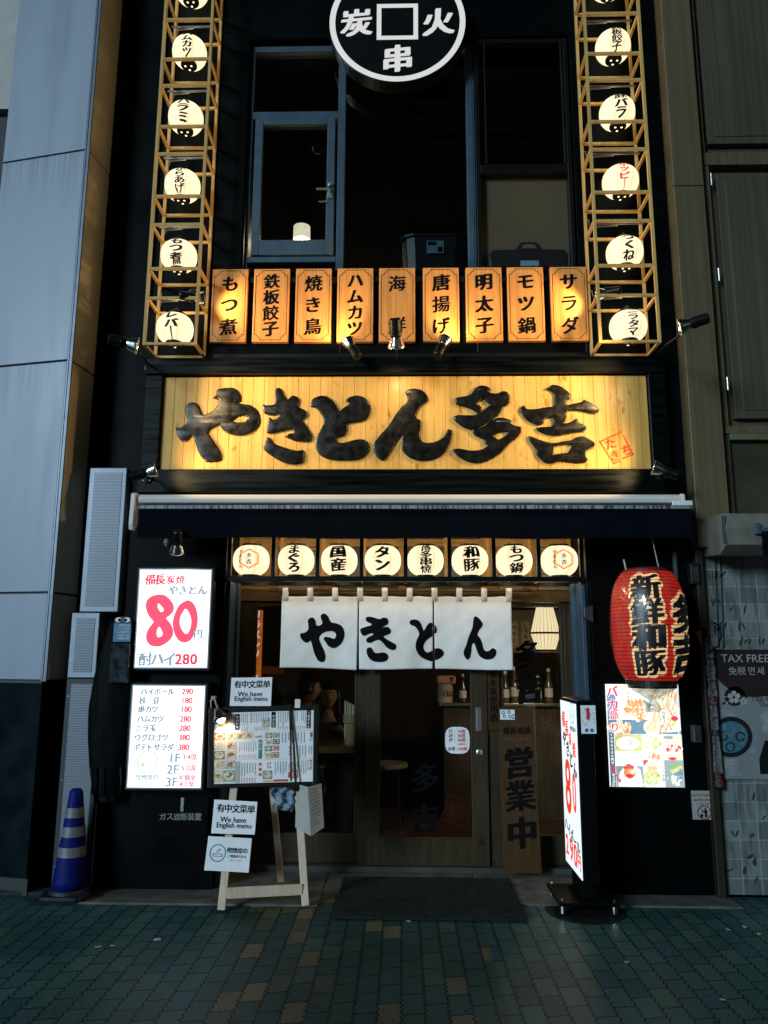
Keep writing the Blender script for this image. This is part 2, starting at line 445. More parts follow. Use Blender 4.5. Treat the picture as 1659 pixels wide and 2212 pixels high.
# ================================================================== the ground
def paver_mat():
    m, nt, N, L, p = newmat('interlocking_pavers')
    tc = N.new('ShaderNodeTexCoord'); sp = N.new('ShaderNodeSeparateXYZ'); L.new(tc.outputs['Object'], sp.inputs[0])
    def M(op, a, b=None):
        n = N.new('ShaderNodeMath'); n.operation = op
        for i, x in enumerate((a, b)):
            if x is None: continue
            if isinstance(x, (int, float)): n.inputs[i].default_value = x
            else: L.new(x, n.inputs[i])
        return n.outputs[0]
    X, Y = sp.outputs[0], sp.outputs[1]
    wx = M('ADD', X, M('MULTIPLY', M('SINE', M('MULTIPLY', Y, 2 * math.pi / 0.05)), 0.0055))
    wy = M('ADD', Y, M('MULTIPLY', M('SINE', M('MULTIPLY', X, 2 * math.pi / 0.105)), 0.0065))
    cb = N.new('ShaderNodeCombineXYZ'); L.new(wy, cb.inputs[0]); L.new(wx, cb.inputs[1])
    bt = N.new('ShaderNodeTexBrick')
    bt.offset = 0.5
    for k, v in (('Scale', 1.0), ('Brick Width', 0.2), ('Row Height', 0.105), ('Mortar Size', 0.0046), ('Mortar Smooth', 0.25), ('Bias', 0.0)):
        bt.inputs[k].default_value = v
    bt.inputs['Color1'].default_value = (0, 0, 0, 1); bt.inputs['Color2'].default_value = (1, 1, 1, 1); bt.inputs['Mortar'].default_value = (0, 0, 0, 1)
    L.new(cb.outputs[0], bt.inputs['Vector'])
    rnd = bt.outputs['Color']; mort = bt.outputs['Fac']
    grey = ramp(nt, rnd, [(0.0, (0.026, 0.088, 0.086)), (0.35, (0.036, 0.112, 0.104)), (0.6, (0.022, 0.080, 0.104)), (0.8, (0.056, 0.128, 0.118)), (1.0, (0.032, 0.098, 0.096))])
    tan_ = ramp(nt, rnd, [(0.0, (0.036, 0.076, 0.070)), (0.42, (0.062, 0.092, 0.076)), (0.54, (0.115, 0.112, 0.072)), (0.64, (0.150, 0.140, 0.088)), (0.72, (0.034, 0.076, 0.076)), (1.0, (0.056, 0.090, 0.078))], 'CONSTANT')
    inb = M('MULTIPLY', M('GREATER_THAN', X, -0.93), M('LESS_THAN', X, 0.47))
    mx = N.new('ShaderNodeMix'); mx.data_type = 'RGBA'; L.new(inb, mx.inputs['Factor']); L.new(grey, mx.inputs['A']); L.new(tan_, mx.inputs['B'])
    sp2 = noise_fac(nt, 170, 2)
    agg = ramp(nt, sp2, [(0.36, (0.55, 0.55, 0.55)), (0.55, (1, 1, 1)), (0.68, (2.3, 2.3, 2.2))])
    m2 = N.new('ShaderNodeMix'); m2.data_type = 'RGBA'; m2.blend_type = 'MULTIPLY'; m2.inputs['Factor'].default_value = 1; L.new(mx.outputs['Result'], m2.inputs['A']); L.new(agg, m2.inputs['B'])
    big = noise_fac(nt, 1.3, 3)
    st = ramp(nt, big, [(0.3, (0.52, 0.56, 0.56)), (0.7, (1.05, 1.05, 1.05))])
    m3 = N.new('ShaderNodeMix'); m3.data_type = 'RGBA'; m3.blend_type = 'MULTIPLY'; m3.inputs['Factor'].default_value = 1; L.new(m2.outputs['Result'], m3.inputs['A']); L.new(st, m3.inputs['B'])
    gum = ramp(nt, noise_fac(nt, 16, 1), [(0.70, (1, 1, 1)), (0.73, (.45, .47, .47))])
    m5 = N.new('ShaderNodeMix'); m5.data_type = 'RGBA'; m5.blend_type = 'MULTIPLY'; m5.inputs['Factor'].default_value = 1; L.new(m3.outputs['Result'], m5.inputs['A']); L.new(gum, m5.inputs['B']); m3 = m5
    m4 = N.new('ShaderNodeMix'); m4.data_type = 'RGBA'; L.new(mort, m4.inputs['Factor']); L.new(m3.outputs['Result'], m4.inputs['A']); m4.inputs['B'].default_value = (0.0025, 0.003, 0.003, 1)
    L.new(m4.outputs['Result'], p.inputs['Base Color'])
    p.inputs['Roughness'].default_value = 0.52
    p.inputs['Specular IOR Level'].default_value = 0.16
    L.new(ramp(nt, sp2, [(0.35, (0.40,) * 3), (0.65, (0.62,) * 3)]), p.inputs['Roughness'])
    h = M('ADD', M('MULTIPLY', M('SUBTRACT', 1.0, mort), 1.0), M('MULTIPLY', sp2, 0.22))
    bump(nt, h, 0.9, 0.004)
    return m
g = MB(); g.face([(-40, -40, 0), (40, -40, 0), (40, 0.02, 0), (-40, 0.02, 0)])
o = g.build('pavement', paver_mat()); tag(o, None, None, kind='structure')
CONC = mat('worn_concrete', (0.075, 0.082, 0.072), 0.8, vary=0.45, scale=9, bmp=0.3)
g = MB()
g.box(-2.02, -0.52, -0.28, 0.6, -0.05, 0.012)
g.box(-0.515, 0.50, -0.04, 0.6, -0.05, 0.010)
g.box(0.505, 2.12, -0.22, 0.6, -0.05, 0.012)
tag(g.build('kerb', CONC, bevel=0.006), None, None, kind='structure')
g = MB(); g.box(-2.9, -2.02, -0.12, 0.6, -0.05, 0.02)
tag(g.build('path', mat('dark_drain_concrete', (0.012, 0.015, 0.015), 0.85, vary=0.4, bmp=0.3)), None, None, kind='structure')
# door mat
g = MB()
m0 = Vector((-0.37, -0.53)); m1 = Vector((0.74, -0.53))
g.box(-0.40, 0.74, -0.53, 0.30, 0.0125, 0.024)
for i in range(40):
    y = -0.52 + i * 0.0205
    g.box(-0.39, 0.73, y, y + 0.012, 0.024, 0.028)
tag(g.build('door_mat', mat('dark_rubber_mat', (0.012, 0.0155, 0.0145), 0.8, vary=0.5, scale=30, bmp=0.3, spec=0.15), origin=(0.17, -0.1, 0.012)),
    'dark ribbed rubber mat lying in front of the sliding door', 'door mat')

# ================================================================== pale panel building, corner toward the street
CORN = Vector((-2.420, -0.127, 0)); DL = Vector((-math.sin(R(78)), math.cos(R(78)), 0)); DB = Vector((0.045, 0.33, 0)).normalized()
PANEL = mat('pale_blue_grey_panel', (0.225, 0.268, 0.335), 0.42, vary=0.07, scale=2.2, stretch=(2.5, 2.5, 0.35), rvary=0.08)
def streaks(m, joints):
    nt = m.node_tree; N = nt.nodes; L = nt.links; p = N['Principled BSDF']
    src = p.inputs['Base Color'].links[0].from_socket
    ge = N.new('ShaderNodeNewGeometry'); sp = N.new('ShaderNodeSeparateXYZ'); L.new(ge.outputs['Position'], sp.inputs[0])
    tot = None
    for z in joints:
        mr = N.new('ShaderNodeMapRange'); mr.inputs[1].default_value = z - .42; mr.inputs[2].default_value = z - .02; mr.inputs[3].default_value = 0; mr.inputs[4].default_value = 1; L.new(sp.outputs[2], mr.inputs[0])
        lt = N.new('ShaderNodeMath'); lt.operation = 'LESS_THAN'; lt.inputs[1].default_value = z; L.new(sp.outputs[2], lt.inputs[0])
        mu = N.new('ShaderNodeMath'); mu.operation = 'MULTIPLY'; L.new(mr.outputs[0], mu.inputs[0]); L.new(lt.outputs[0], mu.inputs[1])
        if tot is None: tot = mu.outputs[0]
        else:
            ad = N.new('ShaderNodeMath'); ad.operation = 'ADD'; L.new(tot, ad.inputs[0]); L.new(mu.outputs[0], ad.inputs[1]); tot = ad.outputs[0]
    f = noise_fac(nt, 1, 3, (42, 42, .6)); r = ramp(nt, f, [(.45, (0, 0, 0)), (.62, (.55, .55, .55))])
    mu = N.new('ShaderNodeMath'); mu.operation = 'MULTIPLY'; L.new(tot, mu.inputs[0]); L.new(r, mu.inputs[1])
    mx = N.new('ShaderNodeMix'); mx.data_type = 'RGBA'; L.new(mu.outputs[0], mx.inputs['Factor']); L.new(src, mx.inputs['A']); mx.inputs['B'].default_value = (.085, .11, .14, 1); L.new(mx.outputs['Result'], p.inputs['Base Color'])
streaks(PANEL, (5.362, 3.648))
PANELS = mat('pale_side_panel', (0.40, 0.33, 0.23), 0.5, vary=0.16, scale=2.0, stretch=(2, 2, 0.4))
JOINT = mat('dark_joint_sealant', (0.02, 0.025, 0.03), 0.6)
pb = thing('panel_building', 'pale blue grey metal panel building with a dark polished stone base', 'building', (-2.42, -0.127, 0))
g = MB()
zz = [1.352, 1.953, 3.648, 5.362, 7.2, 9.0]
NF = Vector((DL.y, -DL.x, 0)); NF = -NF if NF.y > 0 else NF
NS = Vector((DB.y, -DB.x, 0)); NS = -NS if NS.x < 0 else NS
def slab(g, p, d, w, n, t, z0, z1):
    a = Vector(p); b = a + d * w
    g.add([(a.x, a.y, z0), (b.x, b.y, z0), (b.x - n.x * t, b.y - n.y * t, z0), (a.x - n.x * t, a.y - n.y * t, z0),
           (a.x, a.y, z1), (b.x, b.y, z1), (b.x - n.x * t, b.y - n.y * t, z1), (a.x - n.x * t, a.y - n.y * t, z1)],
          [(0, 1, 2, 3), (7, 6, 5, 4), (0, 4, 5, 1), (1, 5, 6, 2), (2, 6, 7, 3), (3, 7, 4, 0)])
for i in range(5):
    if i == 0:
        continue
    slab(g, CORN + DL * 0.026, DL, 0.735, NF, 0.03, zz[i] + 0.007, zz[i + 1] - 0.007)
slab(g, CORN + DL * 0.026, DL, 0.735, NF, 0.03, zz[0] + 0.01, zz[1] - 0.007)
fp = weld(g.build('wall_panel', PANEL, pb, bevel=0.003))
g = MB()
for i in range(5):
    slab(g, CORN + DB * 0.022, DB, 0.40, NS, 0.03, zz[i] + 0.007, zz[i + 1] - 0.007)
weld(g.build('side_panel', PANELS, pb, bevel=0.003))
g = MB()
c = CORN - NF * 0.004 - NS * 0.004
g.bar((c.x + .004, c.y + .008, zz[0]), (c.x + .004, c.y + .008, 9), 0.018, 0.018)
g.bar((c.x - 0.016, c.y + .010, zz[0]), (c.x - 0.016, c.y + .010, 9), 0.010, 0.02)
weld(g.build('corner_trim', mat('corner_trim_aluminium', (0.16, 0.19, 0.23), 0.4, 0.4), pb))
g = MB()
a = CORN - NF * 0.025 - NS * 0.025 + DL * 0.01
b = CORN + DL * 0.77 - NF * 0.025
d2 = CORN + DB * 0.42 - NS * 0.025
g.prism([(a.x, a.y, 1.33), (b.x, b.y, 1.33), (b.x, b.y + 1.2, 1.33), (d2.x, d2.y, 1.33)], (0, 0, 7.7))
weld(g.build('backing_wall', JOINT, pb))
STONE = mat('polished_dark_stone', (0.0018, 0.006, 0.009), 0.16, vary=0.6, scale=5, rvary=0.06, spec=0.12)
g = MB()
a = CORN + DL * 0.015; b = CORN + DL * 0.80; d2 = CORN + DB * 0.42
g.prism([(a.x, a.y + 0.012, 0), (b.x, b.y + 0.012, 0), (b.x, b.y + 1.2, 0), (d2.x, d2.y, 0), (a.x - 0.012, a.y + 0.04, 0)], (0, 0, 1.338))
weld(g.build('stone_base', STONE, pb, bevel=0.004))
g = MB(); slab(g, CORN + DL * 0.0, DL, 0.8, NF, 0.02, 0.0, 0.10)
weld(g.build('plinth', mat('plinth_stone', (0.006, 0.009, 0.010), 0.5), pb))
# whitish wall farther back beyond it
fb = thing('white_building', 'off-white wall of the building set back behind the pale panelled corner', 'building', (-4.2, 1.2, 0))
g = MB(); z = at(14, 235, 1.0).z
g.box(-7, -3.25, 1.0, 3, z, 10.5); g.build('wall', mat('off_white_render', (0.42, 0.41, 0.38), 0.7, vary=0.08, bmp=0.05), fb)
g = MB(); g.box(-7, -3.25, 1.08, 3, 0, z - 0.01); g.build('dark_opening', mat('dark_recess', (0.003, 0.004, 0.005), 0.6), fb)
g = MB(); g.box(-7, -3.25, 0.985, 1.0, at(14, 215 * 1.0, 1.0).z + 1.2, at(14, 215, 1.0).z + 1.21); g.build('panel_seam', JOINT, fb)

# ================================================================== the shop building
shop = thing('shop_building', 'black lacquered three storey izakaya front with a wooden sliding door', 'building', (0, 0, 0))
XL, XR = -1.95, 2.03
JL, JR = -1.245, 1.292
WX0, WX1, WZ0, WZ1 = -1.225, 1.335, 4.405, 6.43
g = MB()
g.box(XL, JL, 0, 0.6, 0.012, 2.60)
g.box(JR, XR, 0, 0.6, 0.012, 2.60)
g.box(XL, XR, 0, 0.35, 2.60, WZ0)
g.box(XL, WX0, 0, 0.35, WZ0, WZ1)
g.box(WX1, XR, 0, 0.35, WZ0, WZ1)
g.box(XL, XR, 0, 0.35, WZ1, 9.0)
g.box(-2.75, XL - 0.002, 0.2, 0.6, 0.02, 9.0)
g.build('wall', BLACKP, shop, bevel=0.004)
g = MB()
g.box(-1.87, 1.90, -0.11, -0.001, 3.545, 3.668)
g.box(-1.87, 1.90, -0.13, -0.001, 2.655, 2.826)
g.box(-1.87, -1.745, -0.09, -0.001, 2.828, 3.543)
g.box(1.772, 1.90, -0.09, -0.001, 2.828, 3.543)
g.build('sign_beam', BLACKW, shop, bevel=0.006)
g = MB()
g.box(-1.30, 1.36, -0.022, -0.001, 4.30, 4.345)
g.box(-1.40, 1.42, -0.014, -0.001, 3.70, 3.735)
for x in (-0.46, 0.56, 1.36): g.box(x, x + 0.012, -0.008, -0.001, 3.74, 4.295)
g.build('ledge', BLACKM, shop, bevel=0.003)
# horizontal grooves on the black boarding of the two piers
g = MB()
for z in (0.18, 0.36, 0.55): g.box(-1.80, -1.262, -0.012, -0.001, z, z + 0.172)
g.build('weatherboard', BLACKP, shop, bevel=0.003)
g = MB()
for z in (0.10, 0.28, 0.46, 2.2, 2.38): g.box(1.31, 2.0, -0.012, -0.001, z, z + 0.172)
for z in (0.64, 0.82, 1.0, 1.18, 1.36, 1.54, 1.72, 1.90): g.box(1.31, 2.0, -0.010, -0.001, z, z + 0.176)
g.build('weatherboard', BLACKP, shop, bevel=0.003)

def frame_rect(g, x0, x1, y0, y1, z0, z1, w, wb=None, wt=None):
    wb = wb or w; wt = wt or w
    g.box(x0, x0 + w, y0, y1, z0, z1); g.box(x1 - w, x1, y0, y1, z0, z1)
    g.box(x0 + w, x1 - w, y0 + .002, y1 - .002, z0, z0 + wb); g.box(x0 + w, x1 - w, y0 + .002, y1 - .002, z1 - wt, z1)
# upper windows: aluminium frame with a casement, then the black framed bay
g = MB()
frame_rect(g, -1.215, 0.575, 0.045, 0.13, 4.41, 6.40, 0.028, 0.02, 0.05)
g.box(-0.505, -0.447, 0.040, 0.132, 4.43, 6.348)
g.box(0.512, 0.560, 0.040, 0.132, 4.43, 6.348)
g.box(-1.187, -0.507, 0.042, 0.128, 5.735, 5.80)
g.box(-1.187, -0.507, 0.042, 0.128, 4.50, 4.545)
win = g.build('window', ALU, shop, bevel=0.003)
g = MB(); frame_rect(g, -1.16, -0.525, 0.025, 0.10, 4.553, 5.725, 0.062, 0.125, 0.05); g.build('casement', ALU, win, bevel=0.004)
g = MB(); g.box(-0.575, -0.535, 0.008, 0.026, 5.02, 5.10); g.box(-0.66, -0.55, -0.012, 0.004, 5.075, 5.092); g.box(-0.563, -0.548, -0.012, 0.010, 5.06, 5.092); g.lathe([(0.018, 0), (0.018, 0.02)], (-0.555, 0.02, 5.135), 12, (0, -1, 0))
g.box(-0.64, -0.575, 0.010, 0.024, 4.985, 4.995); g.build('handle', STEEL, win, bevel=0.002)
for (x0, x1, z0, z1, y) in ((-1.10, -0.587, 4.678, 5.675, 0.06), (-1.187, -0.507, 5.80, 6.35, 0.09), (-0.447, 0.512, 4.43, 6.35, 0.09), (-1.187, -0.507, 4.43, 4.50, 0.09)):
    g = MB(); g.face([(x0, y, z0), (x1, y, z0), (x1, y, z1), (x0, y, z1)]); g.build('pane', DGLASS, win)
g = MB()
frame_rect(g, 0.58, 1.325, 0.02, 0.14, 4.41, 6.42, 0.035)
g.box(0.615, 1.29, 0.022, 0.138, 5.225, 5.30)
g.box(0.655, 0.667, 0.012, 0.03, 5.305, 6.38); g.box(1.262, 1.274, 0.012, 0.03, 5.305, 6.38)
win2 = g.build('window', BLACKM, shop, bevel=0.004)
g = MB(); g.face([(0.615, 0.09, 5.30), (1.29, 0.09, 5.30), (1.29, 0.09, 6.385), (0.615, 0.09, 6.385)]); g.build('pane', DGLASS, win2)
def wired():
    m, nt, N, L, p = newmat('wired_glass')
    tc = N.new('ShaderNodeTexCoord'); mp = N.new('ShaderNodeMapping'); mp.inputs['Rotation'].default_value = (0, R(45), 0); mp.inputs['Scale'].default_value = (95, 95, 95)
    L.new(tc.outputs['Object'], mp.inputs[0])
    bt = N.new('ShaderNodeTexChecker'); bt.inputs['Scale'].default_value = 1; L.new(mp.outputs[0], bt.inputs[0])
    bt.inputs[1].default_value = (0.085, 0.070, 0.042, 1); bt.inputs[2].default_value = (0.072, 0.058, 0.034, 1)
    L.new(bt.outputs[0], p.inputs['Base Color']); p.inputs['Roughness'].default_value = 0.3
    p.inputs['Transmission Weight'].default_value = 0.0
    return m
g = MB(); g.face([(0.615, 0.095, 4.445), (1.29, 0.095, 4.445), (1.29, 0.095, 5.225), (0.615, 0.095, 5.225)]); g.build('pane', wired(), win2)
# upstairs room
DARKROOM = mat('dark_brown_room', (0.10, 0.085, 0.06), 0.7, vary=0.2)
g = MB()
g.box(-2.0, 2.0, 3.6, 3.7, 3.95, 6.9); g.box(-2.05, -1.95, 0.36, 3.6, 3.95, 6.9); g.box(1.95, 2.05, 0.36, 3.6, 3.95, 6.9)
g.box(-1.95, 1.95, 0.36, 3.6, 6.80, 6.9); g.box(-1.95, 1.95, 0.36, 3.6, 3.95, 4.0)
g.build('upper_room', DARKROOM, shop)
g = MB()
for i in range(9): g.box(0.0, 1.6, 1.0 + i * 0.2, 1.08 + i * 0.2, 6.66, 6.74)
g.build('ceiling_slat', mat('ceiling_slats', (0.10, 0.06, 0.03), 0.5), shop)

# ---- ground floor front, set back in the entrance
def X5(u, v=1500): return at(u, v, 0.5).x
YD = 0.5
XPR = at(1213, 1335, 0.5).x + 0.012
g = MB()
g.box(JL + .002, X5(541), YD, YD + 0.09, 0.03, 1.935)                       # wooden posts and header
g.box(XPR, JR - .002, YD, YD + 0.09, 0.03, 1.935)
g.box(X5(773), X5(791), YD, YD + 0.09, 0.03, 1.935)
g.box(X5(1052), X5(1081), YD - 0.01, YD + 0.09, 0.03, 1.935)
g.build('door_post', DOORWOOD, shop, bevel=0.004)
g = MB(); g.box(JL + .003, JR - .003, YD - 0.03, YD + 0.09, 1.937, 2.025); g.build('lintel', wood('brown_lintel', (0.08, 0.048, 0.018), (0.15, 0.09, 0.034), 0.45, 'X', 5.0), shop, bevel=0.004)
g = MB()
TZ0, TZ1 = 2.027, 2.62
g.box(JL + .003, X5(600, 1230), YD, YD + 0.06, TZ0, TZ1); g.box(X5(690, 1230), X5(722, 1230), YD, YD + 0.06, TZ0, TZ1); g.box(X5(1040, 1230), X5(1075, 1230), YD, YD + 0.06, TZ0, TZ1)
g.box(X5(1130, 1230), X5(1160, 1230), YD, YD + 0.06, TZ0, TZ1); g.box(X5(1236, 1230), JR - .003, YD, YD + 0.06, TZ0, TZ1)
g.box(X5(860, 1230), X5(876, 1230), YD, YD + 0.06, TZ0, TZ1)
g.box(JL + .003, JR - .003, YD - 0.012, YD + 0.05, 2.36, 2.42)
g.build('transom', BEAMWOOD, shop, bevel=0.004)
g = MB(); g.face([(X5(722, 1230), YD + .04, TZ0), (X5(1040, 1230), YD + .04, TZ0), (X5(1040, 1230), YD + .04, TZ1), (X5(722, 1230), YD + .04, TZ1)])
g.build('transom_glass', mat('grey_transom_glass', (0.10, 0.11, 0.095), 0.12, vary=0.2), shop)
for (ua, ub) in ((600, 690), (1075, 1130), (1160, 1236)):
    g = MB(); xa, xb = X5(ua, 1230) + .004, X5(ub, 1230) - .004
    for i in range(12): g.bar((xa, YD + 0.02, 2.05 + i * 0.03), (xb, YD + 0.02, 2.05 + i * 0.03), 0.022, 0.012, hint=(0, -.6, 1))
    g.box(xa, xb, YD - 0.012, YD - 0.001, 2.03, 2.062); g.box(xa, xb, YD + .045, YD + .05, 2.03, 2.6)
    g.build('louvre', mat('cream_louvre', (0.45, 0.41, 0.33), 0.5), shop, bevel=0.001)
g = MB()
g.box(JL + .002, JL + 0.03, 0.05, 0.30, 0.02, 2.05); g.box(JL + 0.03, JL + 0.055, 0.22, 0.30, 0.02, 2.05)
g.build('jamb_channel', ALU, shop, bevel=0.003)
g = MB()
g.box(JR - 0.03, JR - .002, 0.05, 0.30, 0.02, 2.05); g.box(JR - 0.06, JR - 0.03, 0.20, 0.30, 0.02, 2.05)
g.build('jamb_channel', ALU, shop, bevel=0.003)
# left window
def lowin(x0, x1, zb, name='window'):
    g = MB(); frame_rect(g, x0, x1, YD + 0.005, YD + 0.07, 0.06, 1.93, 0.022, zb - 0.06, 0.03)
    w = g.build(name, DOORWOOD, shop, bevel=0.003)
    g = MB(); g.face([(x0 + .02, YD + .04, zb), (x1 - .02, YD + .04, zb), (x1 - .02, YD + .04, 1.905), (x0 + .02, YD + .04, 1.905)])
    g.build('pane', GLASS, w)
    return w
wl = lowin(X5(541) + .002, X5(773) - .002, 0.26)
wr = lowin(X5(1081) + .002, XPR - .002, 0.26)
# sliding door
dx0, dx1 = X5(791) + .003, X5(1052) - .003
g = MB()
yd0, yd1 = YD - 0.035, YD + 0.005
g.box(dx0, X5(822), yd0, yd1, 0.055, 1.935); g.box(X5(1015), dx1, yd0, yd1, 0.055, 1.935)
g.box(X5(822), X5(1015), yd0 + .002, yd1 - .002, 0.055, 0.245); g.box(X5(822), X5(1015), yd0 + .002, yd1 - .002, 1.85, 1.935)
g.box(X5(822), X5(1015), yd0 - .004, yd0 + .01, 0.236, 0.25)
door = g.build('door', DOORWOOD, shop, bevel=0.004)
g = MB(); g.face([(X5(822), YD - .015, 0.245), (X5(1015), YD - .015, 0.245), (X5(1015), YD - .015, 1.85), (X5(822), YD - .015, 1.85)]); g.build('pane', GLASS, door)
g = MB(); xh = X5(1032)
g.box(xh - 0.02, xh + 0.02, yd0 - 0.006, yd0 - .0005, 0.99, 1.16); g.box(xh - 0.011, xh + 0.011, yd0 - 0.008, yd0 - .0065, 1.01, 1.14)
g.lathe([(0.024, 0), (0.024, 0.008), (0.012, 0.012)], (xh, yd0, 0.84), 16, (0, -1, 0)); g.build('handle', STEEL, door, bevel=0.002)
g = MB(); mp = photo(YD - 0.017)
k5 = (at(920, 1700, YD).x - at(919, 1700, YD).x)
def ptext(g, s, u, v, Y, size, vert=False, step=None, lean=True, **kw):      # size, step in photo pixels; glyphs stay upright on the plane
    step = step or size
    for i, ch in enumerate(s):
        if ch == ' ': continue
        dv = (i - (len(s) - 1) / 2) * step
        uu, vv = (u + dv * (u - 836) / 9076, v + dv) if vert else (u + dv, v)
        p = at(uu, vv, Y); k = at(uu + 1, vv, Y).x - p.x
        ro = (-math.pi / 2 + 0.06) if (vert and ch == 'ー') else 0.0
        text(g, ch, plane(p), 0, 0, size * k, rot=ro, **({**kw, 'brush': kw.get('brush', False) and not ro}))
ptext(g, '多', 920, 1680, YD - .017, 62, brush=True, bold=0.045); ptext(g, '吉', 917, 1767, YD - .017, 60, brush=True, bold=0.045)
g.build('lettering', INK, door)
g = MB(); q = at(988, 1752, YD - .017); mp = plane(q); rr = R(-22)
for (a, b) in (((-.09, -.09), (.09, -.09)), ((.09, -.09), (.09, .09)), ((.09, .09), (-.09, .09)), ((-.09, .09), (-.09, -.09))):
    f = lambda p: (p[0] * math.cos(rr) - p[1] * math.sin(rr), p[0] * math.sin(rr) + p[1] * math.cos(rr))
    g.line(mp, [f(a), f(b)], 0.008)
text(g, 'た', mp, -0.035, 0.03, 0.085, 0.02, True, rot=rr); text(g, 'き', mp, -0.02, -0.045, 0.08, 0.02, True, rot=rr); text(g, 'ち', mp, 0.045, 0.01, 0.085, 0.02, True, rot=rr)
g.build('seal_print', mat('dark_red_film', (0.055, 0.004, 0.004), 0.6, spec=0.1), door)
g = MB(); ptext(g, '多', 1141, 1414, YD + .038, 64, brush=True, bold=0.05); ptext(g, '吉', 1143, 1488, YD + .038, 64, brush=True, bold=0.05)
g.build('lettering', INK, wr)
g = MB(); g.box(JL + .003, JR - .003, YD - .06, YD + .1, 0.012, 0.052); g.build('threshold', mat('worn_threshold', (0.035, 0.04, 0.036), 0.6, vary=0.3), shop, bevel=0.003)
# dining room behind the glass
g = MB()
ROOM = mat('dining_room_wall', (0.10, 0.075, 0.045), 0.7, vary=0.25)
g.box(-2.2, 2.2, 4.6, 4.7, 0.0, 2.6); g.box(-2.3, -2.2, 0.62, 4.6, 0.0, 2.6); g.box(2.2, 2.3, 0.62, 4.6, 0.0, 2.6); g.box(-2.2, 2.2, 0.62, 4.6, 2.5, 2.6)
g.build('room_wall', ROOM, shop)
g = MB(); g.box(-2.2, 2.2, 0.61, 4.6, -0.02, 0.05); g.build('room_floor', wood('dark_floorboards', (0.05, 0.03, 0.015), (0.11, 0.06, 0.03), 0.4, 'Y', 4), shop)
g = MB()
for i in range(5): g.box(0.2, 2.15, 1.2 + i * .5, 1.3 + i * .5, 2.30, 2.40)
g.build('ceiling_beam', BEAMWOOD, shop)
# ================================================================== main sign
sb = thing('signboard', 'long golden planked signboard with huge raised black lettering やきとん多吉', 'signboard', (0.014, -0.03, 2.83))
g = MB()
x = -1.740; n = 0
while x < 1.765:
    x1 = min(x + 0.0808, 1.768)
    g.box(x, x1, -0.060, -0.02, 2.834, 3.536); x += 0.0823
g.build('board', SIGNWOOD, sb, bevel=0.0018, seg=1)
g = MB(); g.box(-1.742, 1.770, -0.030, -0.015, 2.832, 3.538); g.build('backing', BLACKM, sb)
c_ = 1
def z2(pts): return [((600 + p[0] * .6028) / 1.78, (1400 + p[1] * .6028) / 1.78) + tuple(p[2:]) for p in pts]
def z3(pts): return [((1500 + p[0] * .6028) / 1.78, (1400 + p[1] * .6028) / 1.78) + tuple(p[2:]) for p in pts]
YA = [[(127,397,1),(140,408),(188,382),(198,352),(183,300),(184,275),(205,247),(235,240),(262,250),(278,280),(292,312),(305,320),(350,302),(375,278),(392,250),(395,225),(358,212,1),(378,195),(388,160),(420,150),(480,146),(515,162),(535,200),(533,225),(515,245,1),(545,250),(600,258),(640,290),(656,350),(640,400),(600,435),(550,450),(490,447),(440,430),(415,405),(405,382,1),(370,400),(330,425),(338,450),(370,495),(405,550),(413,590),(408,612),(375,622),(320,622),(290,595),(262,545),(242,480),(235,455),(222,460),(200,485),(165,490),(140,465),(127,430)],
      [(480,355,1),(520,328),(560,325),(582,338),(568,362),(540,368),(500,366)]]
KI = [[(678,252,1),(700,258),(745,255),(757,240),(755,200),(760,160),(780,146),(798,160),(808,185),(825,215),(838,222),(862,200),(880,197),(905,215),(907,240),(902,268),(930,280),(952,295),(960,315),(950,335),(928,352),(938,365),(952,385),(975,420),(990,450),(985,475),(975,490),(930,490),(880,484),(820,460,1),(850,440),(868,440),(875,432),(865,412),(820,420),(760,435),(715,438),(702,428),(705,395),(720,335,1),(745,350),(765,345),(778,332),(768,320),(720,320),(690,312),(680,290)]]
KI2 = [[(705,462,1),(730,470),(738,490),(780,515),(840,535),(895,548),(935,543,1),(941,565),(937,615),(915,632),(870,636),(810,622),(760,598),(710,565),(683,538),(690,505)]]
TO = [[(985,268,1),(988,235),(1010,210),(1060,197),(1105,212),(1140,247),(1160,285),(1172,296),(1192,276),(1224,256),(1222,242),(1208,233,1),(1230,208),(1280,196),(1325,208),(1356,240),(1371,285),(1360,325),(1325,357),(1275,366),(1238,372),(1220,384),(1221,420),(1195,455),(1155,463),(1149,478),(1165,497),(1205,496),(1255,482),(1310,475),(1345,488),(1361,520),(1355,552),(1325,588),(1275,608),(1190,610),(1110,605),(1055,584),(1025,552),(1016,510),(1025,460),(1048,415),(1066,375),(1060,332),(1040,300),(1012,275)]]
NN = [[(1588,178,1),(1605,160),(1645,152),(1690,160),(1720,182),(1735,212),(1730,233),(1690,262),(1664,302),(1660,338),(1688,356),(1690,400),(1684,440),(1686,468),(1700,491),(1735,498),(1785,490),(1825,467),(1850,438),(1864,412),(1891,420,1),(1887,455),(1872,512),(1842,562),(1800,594),(1750,609),(1683,612),(1632,600),(1592,574),(1568,540),(1564,500),(1566,458),(1552,460),(1530,495),(1498,555),(1472,592),(1450,614,1),(1418,600),(1394,565),(1386,525),(1395,492),(1430,447),(1480,392),(1530,315),(1570,265),(1600,238),(1604,208)]]
TA1 = [[(418,210,1),(480,200),(515,188),(545,150),(580,132),(620,138),(645,158,1),(628,172),(660,182),(695,180),(722,167),(752,178),(768,212),(758,252),(722,275),(700,315),(650,355),(600,385),(520,418,1),(460,395),(408,352,1),(412,330),(440,320),(500,322),(550,318),(530,290),(480,270),(440,260),(418,245)], [(553,250,1),(595,215,1),(637,258,1),(600,290),(585,305,1),(583,270)]]
